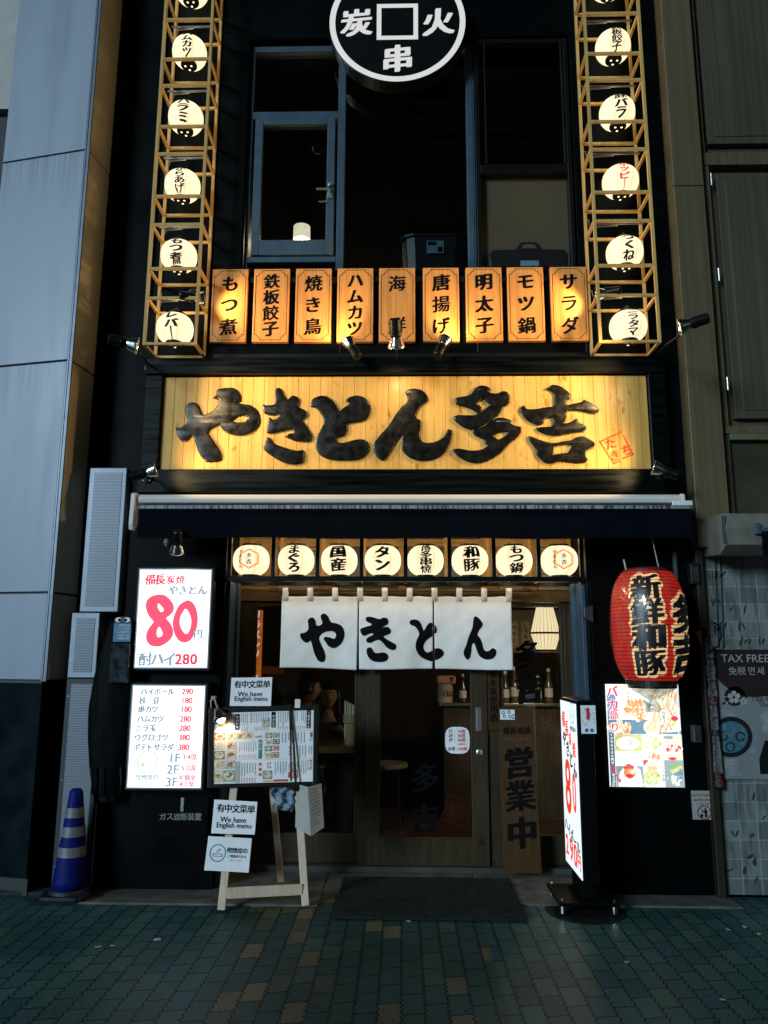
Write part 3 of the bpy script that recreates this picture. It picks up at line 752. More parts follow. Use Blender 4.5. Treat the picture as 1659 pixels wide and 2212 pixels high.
TA2 = [[(525,410,1),(570,402),(630,375),(665,348),(710,337),(750,345),(778,358,1),(770,372),(800,390),(840,395,1),(838,430),(815,465),(780,490),(750,520),(700,570),(640,605),(580,625),(520,625),(460,602),(420,572),(398,540,1),(440,535),(520,548),(585,540),(618,520),(605,500),(600,482),(570,465),(540,450),(527,430)], [(663,455,1),(705,428),(750,432),(735,455),(690,480,1)]]
KC1 = [[(988,152,1),(1018,150),(1025,132),(1055,127),(1095,140),(1130,165),(1157,192,1),(1148,220),(1133,225),(1130,255),(1175,247),(1220,238),(1240,222,1),(1285,245),(1322,270),(1335,287),(1318,309),(1275,310),(1230,300),(1180,292),(1133,297),(1128,330),(1118,372),(1155,365),(1185,345),(1198,345),(1205,368),(1248,388),(1250,415),(1225,430),(1170,435),(1120,444),(1060,455),(1000,447),(955,428),(930,405,1),(975,397),(1032,393),(1042,370),(1033,335),(988,348),(982,372),(955,383),(910,375),(862,342),(832,290,1),(838,272),(855,260),(875,282),(930,282),(1000,270),(1043,265),(1048,230),(1045,190),(1028,168)]]
KC2 = [[(886,455,1),(910,460),(960,480),(1010,495),(1050,500),(1100,490),(1160,480),(1195,462),(1240,458),(1285,480),(1308,500),(1300,530),(1270,545),(1250,560),(1250,585),(1265,605),(1250,625),(1200,632),(1140,625),(1080,620),(1030,632),(990,625),(960,600),(935,570),(930,540),(910,510),(888,480)], [(1045,535,1),(1060,520),(1110,512),(1168,510,1),(1150,540),(1138,562,1),(1080,568),(1042,575,1)]]
def raised(groups, zf):
    g = MB()
    for loops in groups:
        lw = []
        for lp in loops:
            q = zf(lp)
            lw.append([(at(a, b, -.085).x, at(a, b, -.085).z) for a, b in catmull(q, 4)])
        vs, fs = puffy(lw, 0.002, 0.010, 0.010)
        g.add([(v[0], -0.068 - v[2], v[1]) for v in vs], fs)
    o = g.build('raised_character', CARVED, sb)
    weld(o)
    for p in o.data.polygons: p.use_smooth = True
    return o
raised([YA], z2); raised([KI, KI2], z2); raised([TO], z2); raised([NN], z2); raised([TA1, TA2], z3); raised([KC1, KC2], z3)
g = MB(); mpz = photo(-0.0605, 0.002)
def z3p(p): return ((1500 + p[0] * .6028) / 1.78, (1400 + p[1] * .6028) / 1.78)
for a, b in (((1338, 497), (1476, 432)), ((1488, 458), (1510, 505)), ((1515, 515), (1550, 575)), ((1550, 575), (1485, 602)), ((1465, 618), (1425, 634)), ((1425, 634), (1338, 497))):
    g.line(mpz, [z3p(a), z3p(b)], 2.6)
for ch, u, v, s in (('た', 1406, 508, .085), ('き', 1432, 584, .082), ('ち', 1508, 548, .085)):
    q = z3p((u, v)); text(g, ch, plane(at(q[0], q[1], -.0605), base=.002), 0, 0, s, 0.035, True, rot=R(12))
g.build('seal', mat('vermilion_ink', (0.72, 0.07, 0.015), 0.5), sb)

# ================================================================== round sign at the top
cs = thing('round_sign', 'round black projecting sign with white ring, white square and charcoal skewer characters', 'sign', (-0.033, -0.02, 6.44))
RC = 0.538; CC = Vector((-0.034, -0.15, 6.432))
g = MB(); g.lathe([(RC - 0.004, 0), (RC, 0.006), (RC, 0.125), (RC - .01, 0.13)], CC + Vector((0, 0.13, 0)), 72, (0, -1, 0)); weld(g.build('drum', BLACKM, cs))
g = MB(); mp = plane(CC); 
WHITEL = emit('white_sign_lettering', (1.0, 0.92, 0.85), 0.45)
g.ring(mp, 0, 0, RC - 0.004, 0.045, 0.001, 90); g.build('ring', WHITEL, cs)
g = MB()
for s, w in ((0.162, 0.036),):
    g.rect(mp, -s, -s, s, -s + w); g.rect(mp, -s, s - w, s, s); g.rect(mp, -s, -s + w, -s + w, s - w); g.rect(mp, s - w, -s + w, s, s - w)
g.build('square_outline', WHITEL, cs)
g = MB()
for ch, u, v, s in (('炭', 770, 49, 0.255), ('火', 947, 47, 0.255), ('串', 859, 126, 0.25)):
    q = at(u, v, -.15); text(g, ch, plane(q), 0, 0, s, 0.045, True)
text(g, '備', mp, 0, 0.335, 0.25, 0.045, True)
g.build('lettering', WHITEL, cs)
g = MB(); g.bar((-.25, -.02, 6.6), (-.25, .0, 6.6), .04); g.bar((.2, -.02, 6.6), (.2, .0, 6.6), .04); g.build('bracket', BLACKM, cs)

# ================================================================== lantern cages
def cage(x0, x1, label, loc):
    t = thing('lantern_cage', label, 'lantern rack', loc, 'tall wooden cages hung with lanterns')
    yf, yb = -0.262, -0.010; w = 0.021
    for (x, y) in ((x0, yf), (x1, yf), (x0, yb), (x1, yb)):
        g = MB(); g.box(x - w / 2, x + w / 2, y - w / 2, y + w / 2, 3.70, 8.2); g.build('post', CAGEWOOD, t, bevel=0.001, seg=1)
    k = 0; zs = []
    while 3.70 + 0.578 * k < 7.0:
        zs += [3.711 + 0.578 * k, 4.060 + 0.578 * k]; k += 1
    for z in zs:
        h = w / 2
        for (p, q) in (((x0 + h, yf), (x1 - h, yf)), ((x0 + h, yb), (x1 - h, yb)), ((x0, yf + h), (x0, yb - h)), ((x1, yf + h), (x1, yb - h))):
            g = MB(); g.bar((p[0], p[1], z), (q[0], q[1], z), w * .96, w * .96); g.build('crossbar', CAGEWOOD, t, bevel=0.001, seg=1)
    for k in range(6):
        z = 4.118 + 0.578 * k
        g = MB(); g.bar((x0 + w / 2, -0.13, z), (x1 - w / 2, -0.13, z), 0.012); 
        g.tube([(x0 + .02, -.02, z + .1), (x0 + .03, -.05, z - .01), (x0 + .06, -.12, z - .018), ((x0 + x1) / 2, -.13, z - .014)], 0.005, 6)
        g.build('hanging_rod', STEEL, t)
    return t
cage(-1.835, -1.467, 'tall pale wooden cage of six lanterns beside the もつ煮 plaque', (-1.65, -0.13, 3.7))
cage(1.398, 1.812, 'tall pale wooden cage of six lanterns beside the サラダ plaque', (1.6, -0.13, 3.7))

# ================================================================== white paper lanterns
def lantern_mat():
    m, nt, N, L, p = newmat('lit_lantern_paper')
    tc = N.new('ShaderNodeTexCoord'); sp = N.new('ShaderNodeSeparateXYZ'); L.new(tc.outputs['Object'], sp.inputs[0])
    def M(op, a, b=None):
        n = N.new('ShaderNodeMath'); n.operation = op
        for i, x in enumerate((a, b)):
            if x is None: continue
            if isinstance(x, (int, float)): n.inputs[i].default_value = x
            else: L.new(x, n.inputs[i])
        return n.outputs[0]
    rib = M('POWER', M('ABSOLUTE', M('SINE', M('MULTIPLY', sp.outputs[2], math.pi / 0.0085))), 0.35)
    ang = M('ARCTAN2', sp.outputs[0], sp.outputs[1])
    seam = M('POWER', M('ABSOLUTE', M('COSINE', M('MULTIPLY', ang, 3.5))), 60.0)
    c1 = ramp(nt, rib, [(0.2, (0.60, 0.42, 0.20)), (0.7, (1.0, 0.86, 0.58))])
    c2 = N.new('ShaderNodeMix'); c2.data_type = 'RGBA'; c2.blend_type = 'MULTIPLY'
    L.new(M('MULTIPLY', seam, 0.8), c2.inputs['Factor']); L.new(c1, c2.inputs['A']); c2.inputs['B'].default_value = (0.95, 0.74, 0.52, 1)
    nz = ramp(nt, noise_fac(nt, 9, 4), [(0.3, (0.86, 0.84, 0.80)), (0.7, (1, 1, 1))])
    c3 = N.new('ShaderNodeMix'); c3.data_type = 'RGBA'; c3.blend_type = 'MULTIPLY'; c3.inputs['Factor'].default_value = 1
    L.new(c2.outputs['Result'], c3.inputs['A']); L.new(nz, c3.inputs['B'])
    L.new(c3.outputs['Result'], p.inputs['Emission Color']); p.inputs['Emission Strength'].default_value = 1.32
    p.inputs['Base Color'].default_value = (0.2, 0.17, 0.12, 1); p.inputs['Roughness'].default_value = 0.7
    return m
LPAPER = lantern_mat()
LA, LB, LCUT = 0.1325, 0.1315, 0.118
def lprof(z):
    t = min(0.999, abs(z) / LB)
    return LA * (1 - t ** 2.35) ** (1 / 2.15)
def make_lantern():
    t = thing('paper_lantern', 'lantern', 'lantern', (0, 0, 0), 'round white paper lanterns')
    g = MB(); n = 64
    zs = [-LCUT + 2 * LCUT * i / n for i in range(n + 1)]
    g.lathe([(lprof(z) + 0.0009 * math.cos(2 * math.pi * z / 0.0085), z) for z in zs], (0, 0, 0), 40, caps=False)
    sh = weld(g.build('paper_shade', LPAPER, t, smooth=True))
    rc = lprof(LCUT)
    g = MB(); g.lathe([(rc * .93, 0), (rc * 1.06, 0.002), (rc * 1.06, 0.018), (rc * .9, 0.020)], (0, 0, LCUT - .004), 24); g.build('top_collar', BLACKM, t)
    g = MB(); g.lathe([(rc * .5, -0.026), (rc * .85, -0.022), (rc * .95, -0.012), (rc * .95, 0.002), (rc * .8, 0.004)], (0, 0, -LCUT), 24); bc = g.build('bottom_collar', BLACKM, t)
    g = MB()
    for k in range(3):
        a = R(90 + 120 * k); g.lathe([(0.0085, 0), (0.0085, 0.003)], (0.027 * math.cos(a), 0.027 * math.sin(a), -LCUT - 0.0275), 10)
    g.build('light_hole', emit('bulb_light_through_hole', (1, .9, .7), 1.4), bc)
    g = MB(); g.tube([(-.03, 0, LCUT + .01), (-.024, 0, LCUT + .045), (0, 0, LCUT + .062), (.024, 0, LCUT + .045), (.03, 0, LCUT + .01)], 0.0016, 5); g.tube([(0, 0, LCUT + .062), (0, 0, LCUT + .085)], 0.0016, 5)
    g.build('hanging_wire', BLACKM, t)
    return t
PROTO = make_lantern(); used = [False]
def copy_thing(root, loc):
    d = Vector(loc) - root.location
    r = root.copy(); COL.objects.link(r); r.location = loc; ORG[r.name] = Vector(loc)
    for ch in list(root.children):
        c = ch.copy(); COL.objects.link(c); c.parent = r; ORG[c.name] = Vector(loc)
        for gch in list(ch.children):
            q = gch.copy(); COL.objects.link(q); q.parent = c; ORG[q.name] = Vector(loc)
    return r
def lmap(c, phi0, base=0.0022):
    c = Vector(c)
    def f(x, y, l=0.0):
        r = lprof(max(-LCUT, min(LCUT, y))) + base + l; ph = phi0 + x / LA
        return (c.x + r * math.sin(ph), c.y - r * math.cos(ph), c.z + y)
    return f
LINK = mat('lantern_ink', (0.008, 0.007, 0.007), 0.7, vary=0.1)
LRED = emit('lantern_red_ink', (0.85, 0.03, 0.01), 0.8)
LORANGE = emit('lantern_orange_ink', (1.0, 0.20, 0.02), 0.9)
LTXT = []
def lantern(c, label, words, phi=0.0, size=0.07, step=None, ink=None, crest=False, xs=1.0):
    if not crest:
        q = {2: (.104, .104, 1.2), 3: (.083, .074, 1.32), 4: (.064, .0565, 1.5)}[len(words)]
        size, step, xs = (q[0] * .96, q[1], q[2] * .95) if c[1] < 0 else q
    if used[0]: t = copy_thing(PROTO, c)
    else:
        t = PROTO; t.location = c; used[0] = True
        for o in [t] + list(t.children) + [q for ch in t.children for q in ch.children]: ORG[o.name] = Vector(c)
    t['label'] = label
    if c[1] < 0: t.scale = (1, 1, 0.9)
    if c[1] < 0: lamp(t, 'POINT', Vector(c) + Vector((0, 0, 0.17)), 0.95, (1, .72, .36), shadow_soft_size=0.06)
    else: lamp(t, 'POINT', Vector(c) + Vector((0, .0, -0.165)), 0.55, (1, .74, .42), shadow_soft_size=0.0)
    LTXT.append((t, Vector(c), words, phi, size, step, ink, crest, xs))
for (u, v, w, ph, sz, st, ink, lab) in (
    (413, 3, 'カルビ', .10, .07, .07, None, 'topmost lantern in the cage above the もつ煮 plaque, cut by the frame'),
    (409, 127, 'ハムカツ', .10, .064, .058, None, 'round white lantern reading ハムカツ in the tall cage'),
    (401, 268, 'ハラミ', .10, .082, .066, None, 'round white lantern reading ハラミ in the tall cage'),
    (394, 413, 'からあげ', .10, .062, .056, None, 'round white lantern reading からあげ in the tall cage'),
    (386, 566, 'もつ煮', .10, .074, .066, None, 'round white lantern reading もつ煮 in the tall cage'),
    (378, 712, 'レバー', .08, .084, .066, None, 'lowest white lantern of its cage, reading レバー'),
    (1313, 0, '手羽焼', -.02, .075, .066, None, 'topmost lantern in the cage above the サラダ plaque, reading 焼'),
    (1325, 126, '鉄板餃子', -.02, .062, .055, None, 'round white lantern reading 鉄板餃子 in the tall cage'),
    (1334, 265, '豚バラ', -.02, .082, .066, None, 'round white lantern reading 豚バラ in the tall cage'),
    (1341, 411, 'ホッピー', -.02, .068, .055, LRED, 'white cage lantern with bright red lettering'),
    (1350, 562, 'つくね', -.02, .082, .066, None, 'round white lantern reading つくね in the tall cage'),
    (1357, 708, 'ニラタマ', .0, .066, .056, None, 'lowest white lantern of its cage, reading ニラタマ')):
    p = at(u, v, -0.135)
    k = round((p.z - 3.868) / 0.578)
    lantern((p.x, -0.135, 3.868 + 0.578 * k + 0.010), lab, w, ph, sz, st, ink)

# row of lanterns over the door in its open black rack
rk = thing('lantern_rack', 'low black open rack holding the row of eight lanterns over the door', 'lantern rack', (0.02, 0.2, 2.05))
g = MB(); XA, XB = at(490, 1206, 0.0).x, at(1262, 1206, 0.0).x
XA, XB = max(XA, JL + .006), min(XB, JR - .006)
for z in (2.064, 2.50):
    g.box(XA, XB, 0.0, 0.034, z - .017, z + .017); g.box(XA, XB, 0.392, 0.42, z - .014, z + .014)
g.build('rail', BLACKM, rk, bevel=0.002)
posts = [at(u, 1206, 0.0).x for u in (590, 686, 781, 876, 971, 1067, 1164)]
for x in [XA + .017] + posts + [XB - .017]:
    g = MB(); g.box(x - .014, x + .014, 0.001, 0.033, 2.082, 2.482); g.build('post', BLACKM, rk, bevel=0.002)
    g = MB(); g.box(x - .012, x + .012, 0.036, 0.39, 2.051, 2.075); g.build('slat', BLACKM, rk, bevel=0.002)
    g = MB(); g.box(x - .014, x + .014, 0.39, 0.418, 2.08, 2.482); g.build('back_post', BEAMWOOD, rk, bevel=0.002)
row = [(543, '多吉', 'end lantern with an orange hexagon crest, beside the 80 price light box', True),
       (640, 'まぐろ', 'round white lantern reading まぐろ in the row over the door', False),
       (733, '国産', 'round white lantern reading 国産 in the row over the door', False),
       (827, 'タン', 'round white lantern reading タン in the row over the door', False),
       (919, '博多串焼', 'round white lantern reading 博多串焼 in the row over the door', False),
       (1015, '和豚', 'round white lantern reading 和豚 in the row over the door', False),
       (1110, 'もつ鍋', 'round white lantern reading もつ鍋 in the row over the door', False),
       (1208, '多吉', 'end lantern with an orange hexagon crest, above the glowing pendant lamp', True)]
for (u, w, lab, crest) in row:
    p = at(u, 1207, 0.17)
    n = len(w)
    lantern((p.x, 0.17, 2.212), lab, w, 0.0, {2: .112, 3: .086, 4: .074}[n], {2: .106, 3: .072, 4: .056}[n], None, crest)
for (t, c, w, ph, sz, st, ink, crest, xs) in LTXT:
    mp = lmap(c, ph)
    g = MB()
    if crest:
        vtext(g, w, lmap(c, 0.06), 0, 0.0, 0.042, 0.05, bold=0.02, brush=True, sub=0.02)
        vtext(g, 'やきとん', lmap(c, -0.44), 0, 0.0, 0.034, 0.039, bold=0.02, brush=True, sub=0.02)
        g.build('lettering', LINK, t)
        g = MB(); m2 = lmap(c, 0.06)
        for rr_, ww in ((0.077, 0.0085), (0.066, 0.0025)):
            P = [(rr_ * math.sin(R(60 * i)), rr_ * math.cos(R(60 * i))) for i in range(7)]
            for a, b in zip(P[:-1], P[1:]):
                mids = [(a[0] + (b[0] - a[0]) * k / 4, a[1] + (b[1] - a[1]) * k / 4) for k in range(5)]
                g.line(m2, mids, ww)
        g.build('crest', LORANGE, t)
    else:
        vtext(g, w, mp, 0, -0.004 if c.y < 0 else 0.006, sz, st, bold=0.075 if len(w) < 4 else 0.055, brush=True, sub=0.022, xs=xs)
        g.build('lettering', ink or LINK, t)

# ================================================================== nine wooden plaques
PQ = [(460, 530, 'もつ煮'), (551, 620, '鉄板餃子'), (642, 711, '焼き鳥'), (734, 800, 'ハムカツ'), (824.5, 891, '海鮮'), (918, 988, '唐揚げ'), (1010, 1082, '明太子'), (1101, 1172, 'モツ鍋'), (1192, 1268, 'サラダ')]
z0, z1 = 3.815, 4.400
for i, (ua, ub, w) in enumerate(PQ):
    xc = at((ua + ub) / 2, 661, -.04).x; hw = 0.1345
    t = thing('menu_plaque', f'upright orange wooden plaque lettered {w} in black brush strokes', 'plaque', (xc, -0.015, z0), 'wooden menu plaques in a row')
    g = MB(); g.box(xc - hw, xc + hw, -0.042, -0.004, z0, z1); g.build('board', PLAQUE, t, bevel=0.003)
    mp = plane((xc, -0.042, (z0 + z1) / 2))
    g = MB(); a, b, c = hw - 0.016, (z1 - z0) / 2 - 0.016, 0.042
    P = []
    for (sx, sy) in ((1, 1), (-1, 1), (-1, -1), (1, -1)):
        arc = [(sx * (a - c * .35), sy * b), (sx * (a - c * .42), sy * (b - c * .30)), (sx * (a - c * .62), sy * (b - c * .62)), (sx * (a - c * .30), sy * (b - c * .42)), (sx * a, sy * (b - c * .35))]
        arc = [(sx * (a - c), sy * b), (sx * (a - c), sy * (b - c * .33)), (sx * (a - c * .6), sy * (b - c * .6)), (sx * (a - c * .33), sy * (b - c)), (sx * a, sy * (b - c))]
        P += arc if sx * sy < 0 else arc[::-1]
    g.line(mp, P + [P[0]], 0.0035); g.build('border_line', INK, t)
    g = MB(); n = len(w)
    st = {2: 0.335, 3: 0.172, 4: 0.127}[n]; sz = {2: .128, 3: .128, 4: .118}[n]
    vtext(g, w, mp, 0, 0.0, sz * 1.06, st, bold=0.045, brush=True)
    g.build('lettering', INK, t)

# ================================================================== spot lamps
WARM = (1.0, 0.68, 0.32)
LENS = emit('lamp_lens', (1.0, 0.86, 0.6), 2.2)
def spot(label, mouth, aim, pts, energy, angle=70, sc=1.0, blend=0.7, lens=True):
    m = Vector(mouth); d = (Vector(aim) - m).normalized()
    t = thing('spot_lamp', label, 'spot lamp', pts[-1], 'black spot lamps lighting the front')
    g = MB(); g.lathe([(.026 * sc, -.175 * sc), (.034 * sc, -.165 * sc), (.034 * sc, -.075 * sc), (.028 * sc, -.062 * sc)], m, 20, d); g.lathe([(.038 * sc, -.10 * sc), (.038 * sc, -.085 * sc)], m, 20, d); g.build('lamp_body', BLACKM, t, bevel=.002)
    g = MB(); g.lathe([(.027 * sc, -.064 * sc), (.034 * sc, -.05 * sc), (.044 * sc, -.02 * sc), (.050 * sc, 0), (.053 * sc, 0.001), (.053 * sc, -.004 * sc), (.046 * sc, -.022 * sc), (.036 * sc, -.052 * sc)], m, 24, d, caps=False); g.build('reflector', CHROME, t, smooth=True)
    g = MB(); g.lathe([(.043 * sc, -.012 * sc), (.043 * sc, -.009 * sc)], m, 20, d); g.build('lens', LENS, t)
    g = MB(); g.tube([m - d * .12 * sc] + [Vector(p) for p in pts], .007 * sc, 8); g.build('arm', BLACKM, t)
    q = Vector(pts[-1]); g = MB(); g.lathe([(.042 * sc, 0), (.042 * sc, .008), (.012, .014)], q, 20, (0, -1, 0))
    br = g.build('bracket', BLACKM, t)
    g = MB()
    for (a, b) in ((.022, .022), (-.022, .022), (.022, -.022), (-.022, -.022)): g.lathe([(.004, 0), (.003, .003)], q + Vector((a * sc, -.0105, b * sc)), 8, (0, -1, 0))
    g.build('screw', STEEL, br)
    lamp(t, 'SPOT', m + d * 0.012, energy, WARM, spot_size=R(angle), spot_blend=blend, shadow_soft_size=0.07 if energy > 30 else 0.035, aim=aim)
    return t
A = at(297, 748, -.72); spot('black spot lamp on a long arm beside the レバー lantern, aimed at the signboard', A, (0.45, -.06, 3.10), [at(310, 770, -.4), at(326, 795, -.001)], 125, 120, 1.05, 1.0)
A = at(1467, 707, -.72); spot('black spot lamp on a long arm beside the ニラタマ lantern, aimed at the signboard', A, (-0.42, -.06, 3.10), [at(1440, 745, -.4), at(1405, 780, -.001)], 125, 120, 1.05, 1.0)
A = at(856, 752, -.42); spot('downward spot lamp in front of the 海鮮 plaque', A, (0.0, -.06, 2.95), [at(857, 765, -.30), at(858, 792, -.001)], 9, 130, 1.15, 1.0)
A = at(752, 738, -.22); spot('upward spot lamp below the ハムカツ plaque', A, at(690, 640, -.04), [at(768, 772, -.06), at(768, 780, -.001)], 20, 110)
A = at(962, 734, -.22); spot('upward spot lamp below the 唐揚げ plaque', A, at(1010, 640, -.04), [at(952, 772, -.06), at(952, 780, -.001)], 20, 110)
A = at(440, 645, -.20); spot('sideways spot lamp behind the cage, lighting the もつ煮 plaque', A, at(560, 660, -.04), [at(420, 636, -.1), at(418, 634, -.001)], 20, 100)
A = at(1288, 637, -.20); spot('sideways spot lamp behind the cage, lighting the サラダ plaque', A, at(1170, 660, -.04), [at(1310, 632, -.1), at(1312, 630, -.001)], 20, 100)
A = at(337, 1015, -.34); spot('small spot lamp under the signboard end beside the perforated vent', A, (-0.3, -.06, 3.3), [at(325, 1030, -.2), at(318, 1032, -.131)], 32, 150, 1.0, 1.0)
A = at(1411, 1010, -.34); spot('small spot lamp under the signboard end beside the red seal', A, (0.4, -.06, 3.3), [at(1424, 1026, -.2), at(1428, 1028, -.131)], 32, 150, 1.0, 1.0)
A = at(382, 1192, -.30); spot('small spot lamp under the awning above the 80 price light box', A, at(378, 1290, -.08), [at(368, 1178, -.15), at(366, 1172, -.001)], 3, 80, 0.95)

# ================================================================== awning
aw = thing('awning', 'white cased retracted awning with a dark navy valance over the entrance', 'awning', (0.05, 0, 2.45))
CASE = mat('cream_awning_case', (0.62, 0.60, 0.56), 0.3, vary=0.06, scale=3)
g = MB(); xa, xb = -1.808, 1.876
prof = [(-.30, 2.552), (-.306, 2.575), (-.30, 2.598), (-.28, 2.610), (-.02, 2.618), (-.02, 2.54), (-.27, 2.54)]
g.prism([(xa, y, z) for y, z in prof], (xb - xa, 0, 0)); weld(g.build('cassette', CASE, aw, bevel=0.006))
g = MB(); prof = [(-.325, 2.36), (-.335, 2.40), (-.325, 2.61), (-.29, 2.622), (-.04, 2.622), (-.02, 2.50), (-.22, 2.44), (-.28, 2.36)]
g.prism([(xa - .03, y, z) for y, z in prof], (.03, 0, 0)); weld(g.build('end_cap', CASE, aw, bevel=0.004))
g = MB(); g.prism([(xb, y, z + .03) for y, z in [(-.31, 2.49), (-.315, 2.57), (-.29, 2.585), (-.04, 2.585), (-.02, 2.49)]], (.022, 0, 0)); weld(g.build('end_cap', CASE, aw, bevel=0.004))
def worn():
    m, nt, N, L, p = newmat('worn_white_bar')
    f = noise_fac(nt, 60, 3, (1, .05, .05)); L.new(ramp(nt, f, [(0.42, (0.03, 0.035, 0.05)), (0.54, (0.22, 0.25, 0.29))]), p.inputs['Base Color']); p.inputs['Roughness'].default_value = .5
    return m
g = MB(); g.box(-1.775, 1.93, -.355, -.325, 2.498, 2.522); g.build('front_bar', worn(), aw, bevel=0.002)
g = MB(); g.box(1.80, 1.93, -.35, -.33, 2.524, 2.555); g.build('arm_end', WHITEP, aw, bevel=0.002)
g = MB(); nx = 120; x0, x1 = -1.772, 1.925
for i in range(nx):
    for (za, zb, ka, kb) in ((2.497, 2.40, 0, .6), (2.40, 2.302, .6, 1)):
        P = []
        for (ii, z, k) in ((i, za, ka), (i + 1, za, ka), (i + 1, zb, kb), (i, zb, kb)):
            x = x0 + (x1 - x0) * ii / nx
            P.append((x, -.340 + k * (.006 * math.sin(x * 9) + .004 * math.sin(x * 23 + 1)), z + (0.004 * math.sin(x * 5) if k == 1 else 0)))
        g.face(P)
weld(g.build('valance', mat('dark_navy_awning_cloth', (0.0012, 0.0032, 0.0062), 0.85, vary=0.25, scale=40, spec=0.05), aw, smooth=True))
g = MB(); g.face([(x0, -.338, 2.497), (x1, -.338, 2.497), (x1, -.05, 2.56), (x0, -.05, 2.56)]); g.build('canopy', bpy.data.materials['dark_navy_awning_cloth'], aw)

# ================================================================== noren curtain
nr = thing('noren_curtain', 'white split cloth curtain lettered やきとん hanging over the door', 'noren curtain', (0.0, 0.35, 2.0))
YN = 0.34
def cloth(x, z):
    k = max(0.0, min(1.0, (1.985 - z) / 0.55))
    d = 0.016 * math.sin(x * 7.3 + 0.7 + z) * k + 0.005 * math.sin(13 * (x - .9 * z) + 2.5 * math.sin(3.1 * x)) * k * (0.5 + 0.5 * math.sin(5.3 * x + 1)) + 0.003 * math.sin(x * 19 + z * 4 + 2 * math.sin(x * 5)) * k + 0.0012 * math.sin(x * 41 - z * 23 + 3 * math.sin(z * 9)) * (0.3 + k) + 0.010 * k * math.sin(x * 4.2 + 2.0)
    d += 0.0012 * math.sin((x * 0.8 + z) * 34) * k * (0.5 + 0.5 * math.sin(x * 6))
    return d
def cmap(l=0.0):
    def f(x, z, l2=0.0): return (x, YN - cloth(x, z) - l - l2, z)
    return f
CLOTH = mat('white_cotton', (0.80, 0.77, 0.72), 0.85, vary=0.07, scale=9, stretch=(1, 1, .6), bmp=0.9, spec=.1)
xs_ = [at(609, 1290, YN).x, at(773.5, 1400, YN).x, at(937, 1400, YN).x, at(1104, 1290, YN).x]
zt, zb = 1.968, 1.442
for i in range(3):
    xa, xb = xs_[i] + (0.004 if i else 0), xs_[i + 1] - (0.004 if i < 2 else 0)
    g = MB(); nx, nz = 48, 44; vs = []; fs = []
    for a in range(nx + 1):
        for b in range(nz + 1):
            s, t = a / nx, b / nz
            k = t * t
            x = xa + (xb - xa) * s
            x += (0.006 * (1 if s > .5 and i < 2 else 0) + -0.006 * (1 if s < .5 and i else 0)) * -k * abs(2 * s - 1) ** 3
            z = zt + (zb - zt) * t - 0.006 * math.sin(math.pi * ((x - xs_[0]) * 4.9 % 1)) * (1 - t) + 0.004 * math.sin(x * 7) * t - (0.012 * s * t if i == 0 else 0.006 * t)
            vs.append(cmap()(x, z))
    for a in range(nx):
        for b in range(nz):
            p = a * (nz + 1) + b
            fs.append((p, p + 1, p + nz + 2, p + nz + 1))
    g.add(vs, fs); o = g.build('cloth_panel', CLOTH, nr, smooth=True)
    sm = o.modifiers.new('thick', 'SOLIDIFY'); sm.thickness = 0.0015; sm.offset = -1
zro = 2.012
for k in range(10):
    x = at(617 + (1099 - 617) * k / 9, 1285, YN).x
    g = MB()
    w = 0.0215
    pts = [(YN - 0.004 - cloth(x, 1.93), 1.93), (YN - 0.005 - cloth(x, 1.968), 1.968), (YN - 0.016, 1.995), (YN - 0.018, zro), (YN - .010, zro + .017), (YN + .004, zro + .017), (YN + .016, zro), (YN + .012, 1.98)]
    for a, b in zip(pts[:-1], pts[1:]): g.face([(x - w, a[0], a[1]), (x + w, a[0], a[1]), (x + w, b[0], b[1]), (x - w, b[0], b[1])])
    o = weld(g.build('loop', CLOTH, nr, smooth=True)); sm = o.modifiers.new('thick', 'SOLIDIFY'); sm.thickness = 0.002
def z6(pts): return [((800 + p[0] * .4822) / 1.78, (2000 + p[1] * .4822) / 1.78) + tuple(p[2:]) for p in pts]
def z7(pts): return [((1500 + p[0] * .4822) / 1.78, (2000 + p[1] * .4822) / 1.78) + tuple(p[2:]) for p in pts]
NY = [[(735,905),(775,895),(798,870),(798,830),(795,800),(812,780),(838,778),(855,800),(862,835),(880,842),(905,830),(910,810),(898,775),(905,752),(930,745),(955,765),(972,800),(985,815),(1030,825),(1070,850),(1087,900),(1080,950),(1050,995),(1005,1020),(965,1008),(935,970),(922,945),(935,930),(970,935),(1005,945),(1020,920),(1005,890),(960,885),(915,900),(890,925),(885,950),(905,1000),(928,1050),(935,1100),(925,1125),(905,1133),(875,1118),(850,1070),(832,1010),(820,965),(805,968),(785,978),(760,965),(740,940)]]
NK = [[(1213,875),(1225,862),(1260,850),(1300,838),(1300,825),(1275,815),(1258,795),(1262,775),(1285,770),(1320,775),(1365,790),(1395,778),(1425,782),(1438,805),(1432,830),(1400,850),(1390,862),(1410,852),(1440,855),(1458,880),(1450,905),(1415,920),(1400,930),(1425,950),(1460,970),(1495,990),(1502,1012),(1490,1032),(1462,1035),(1425,1015),(1405,990),(1385,970),(1360,955),(1325,965),(1300,978),(1270,975),(1262,955),(1275,935),(1310,918),(1318,905),(1290,905),(1250,922),(1225,910)]]
NK2 = [[(1265,1035),(1275,1018),(1298,1015),(1312,1030),(1325,1052),(1350,1060),(1385,1055),(1420,1060),(1437,1085),(1432,1110),(1410,1127),(1370,1132),(1320,1125),(1285,1100),(1268,1068)]]
NT = [[(155,815),(165,798),(195,792),(225,800),(245,825),(260,865),(270,880),(290,845),(310,822),(335,820),(362,840),(373,875),(362,905),(335,925),(305,945),(280,970),(265,1005),(275,1040),(300,1055),(335,1040),(365,1022),(400,1025),(425,1045),(428,1070),(410,1092),(375,1112),(330,1125),(280,1110),(240,1085),(212,1045),(203,1000),(212,955),(230,915),(225,885),(200,850),(165,835)]]
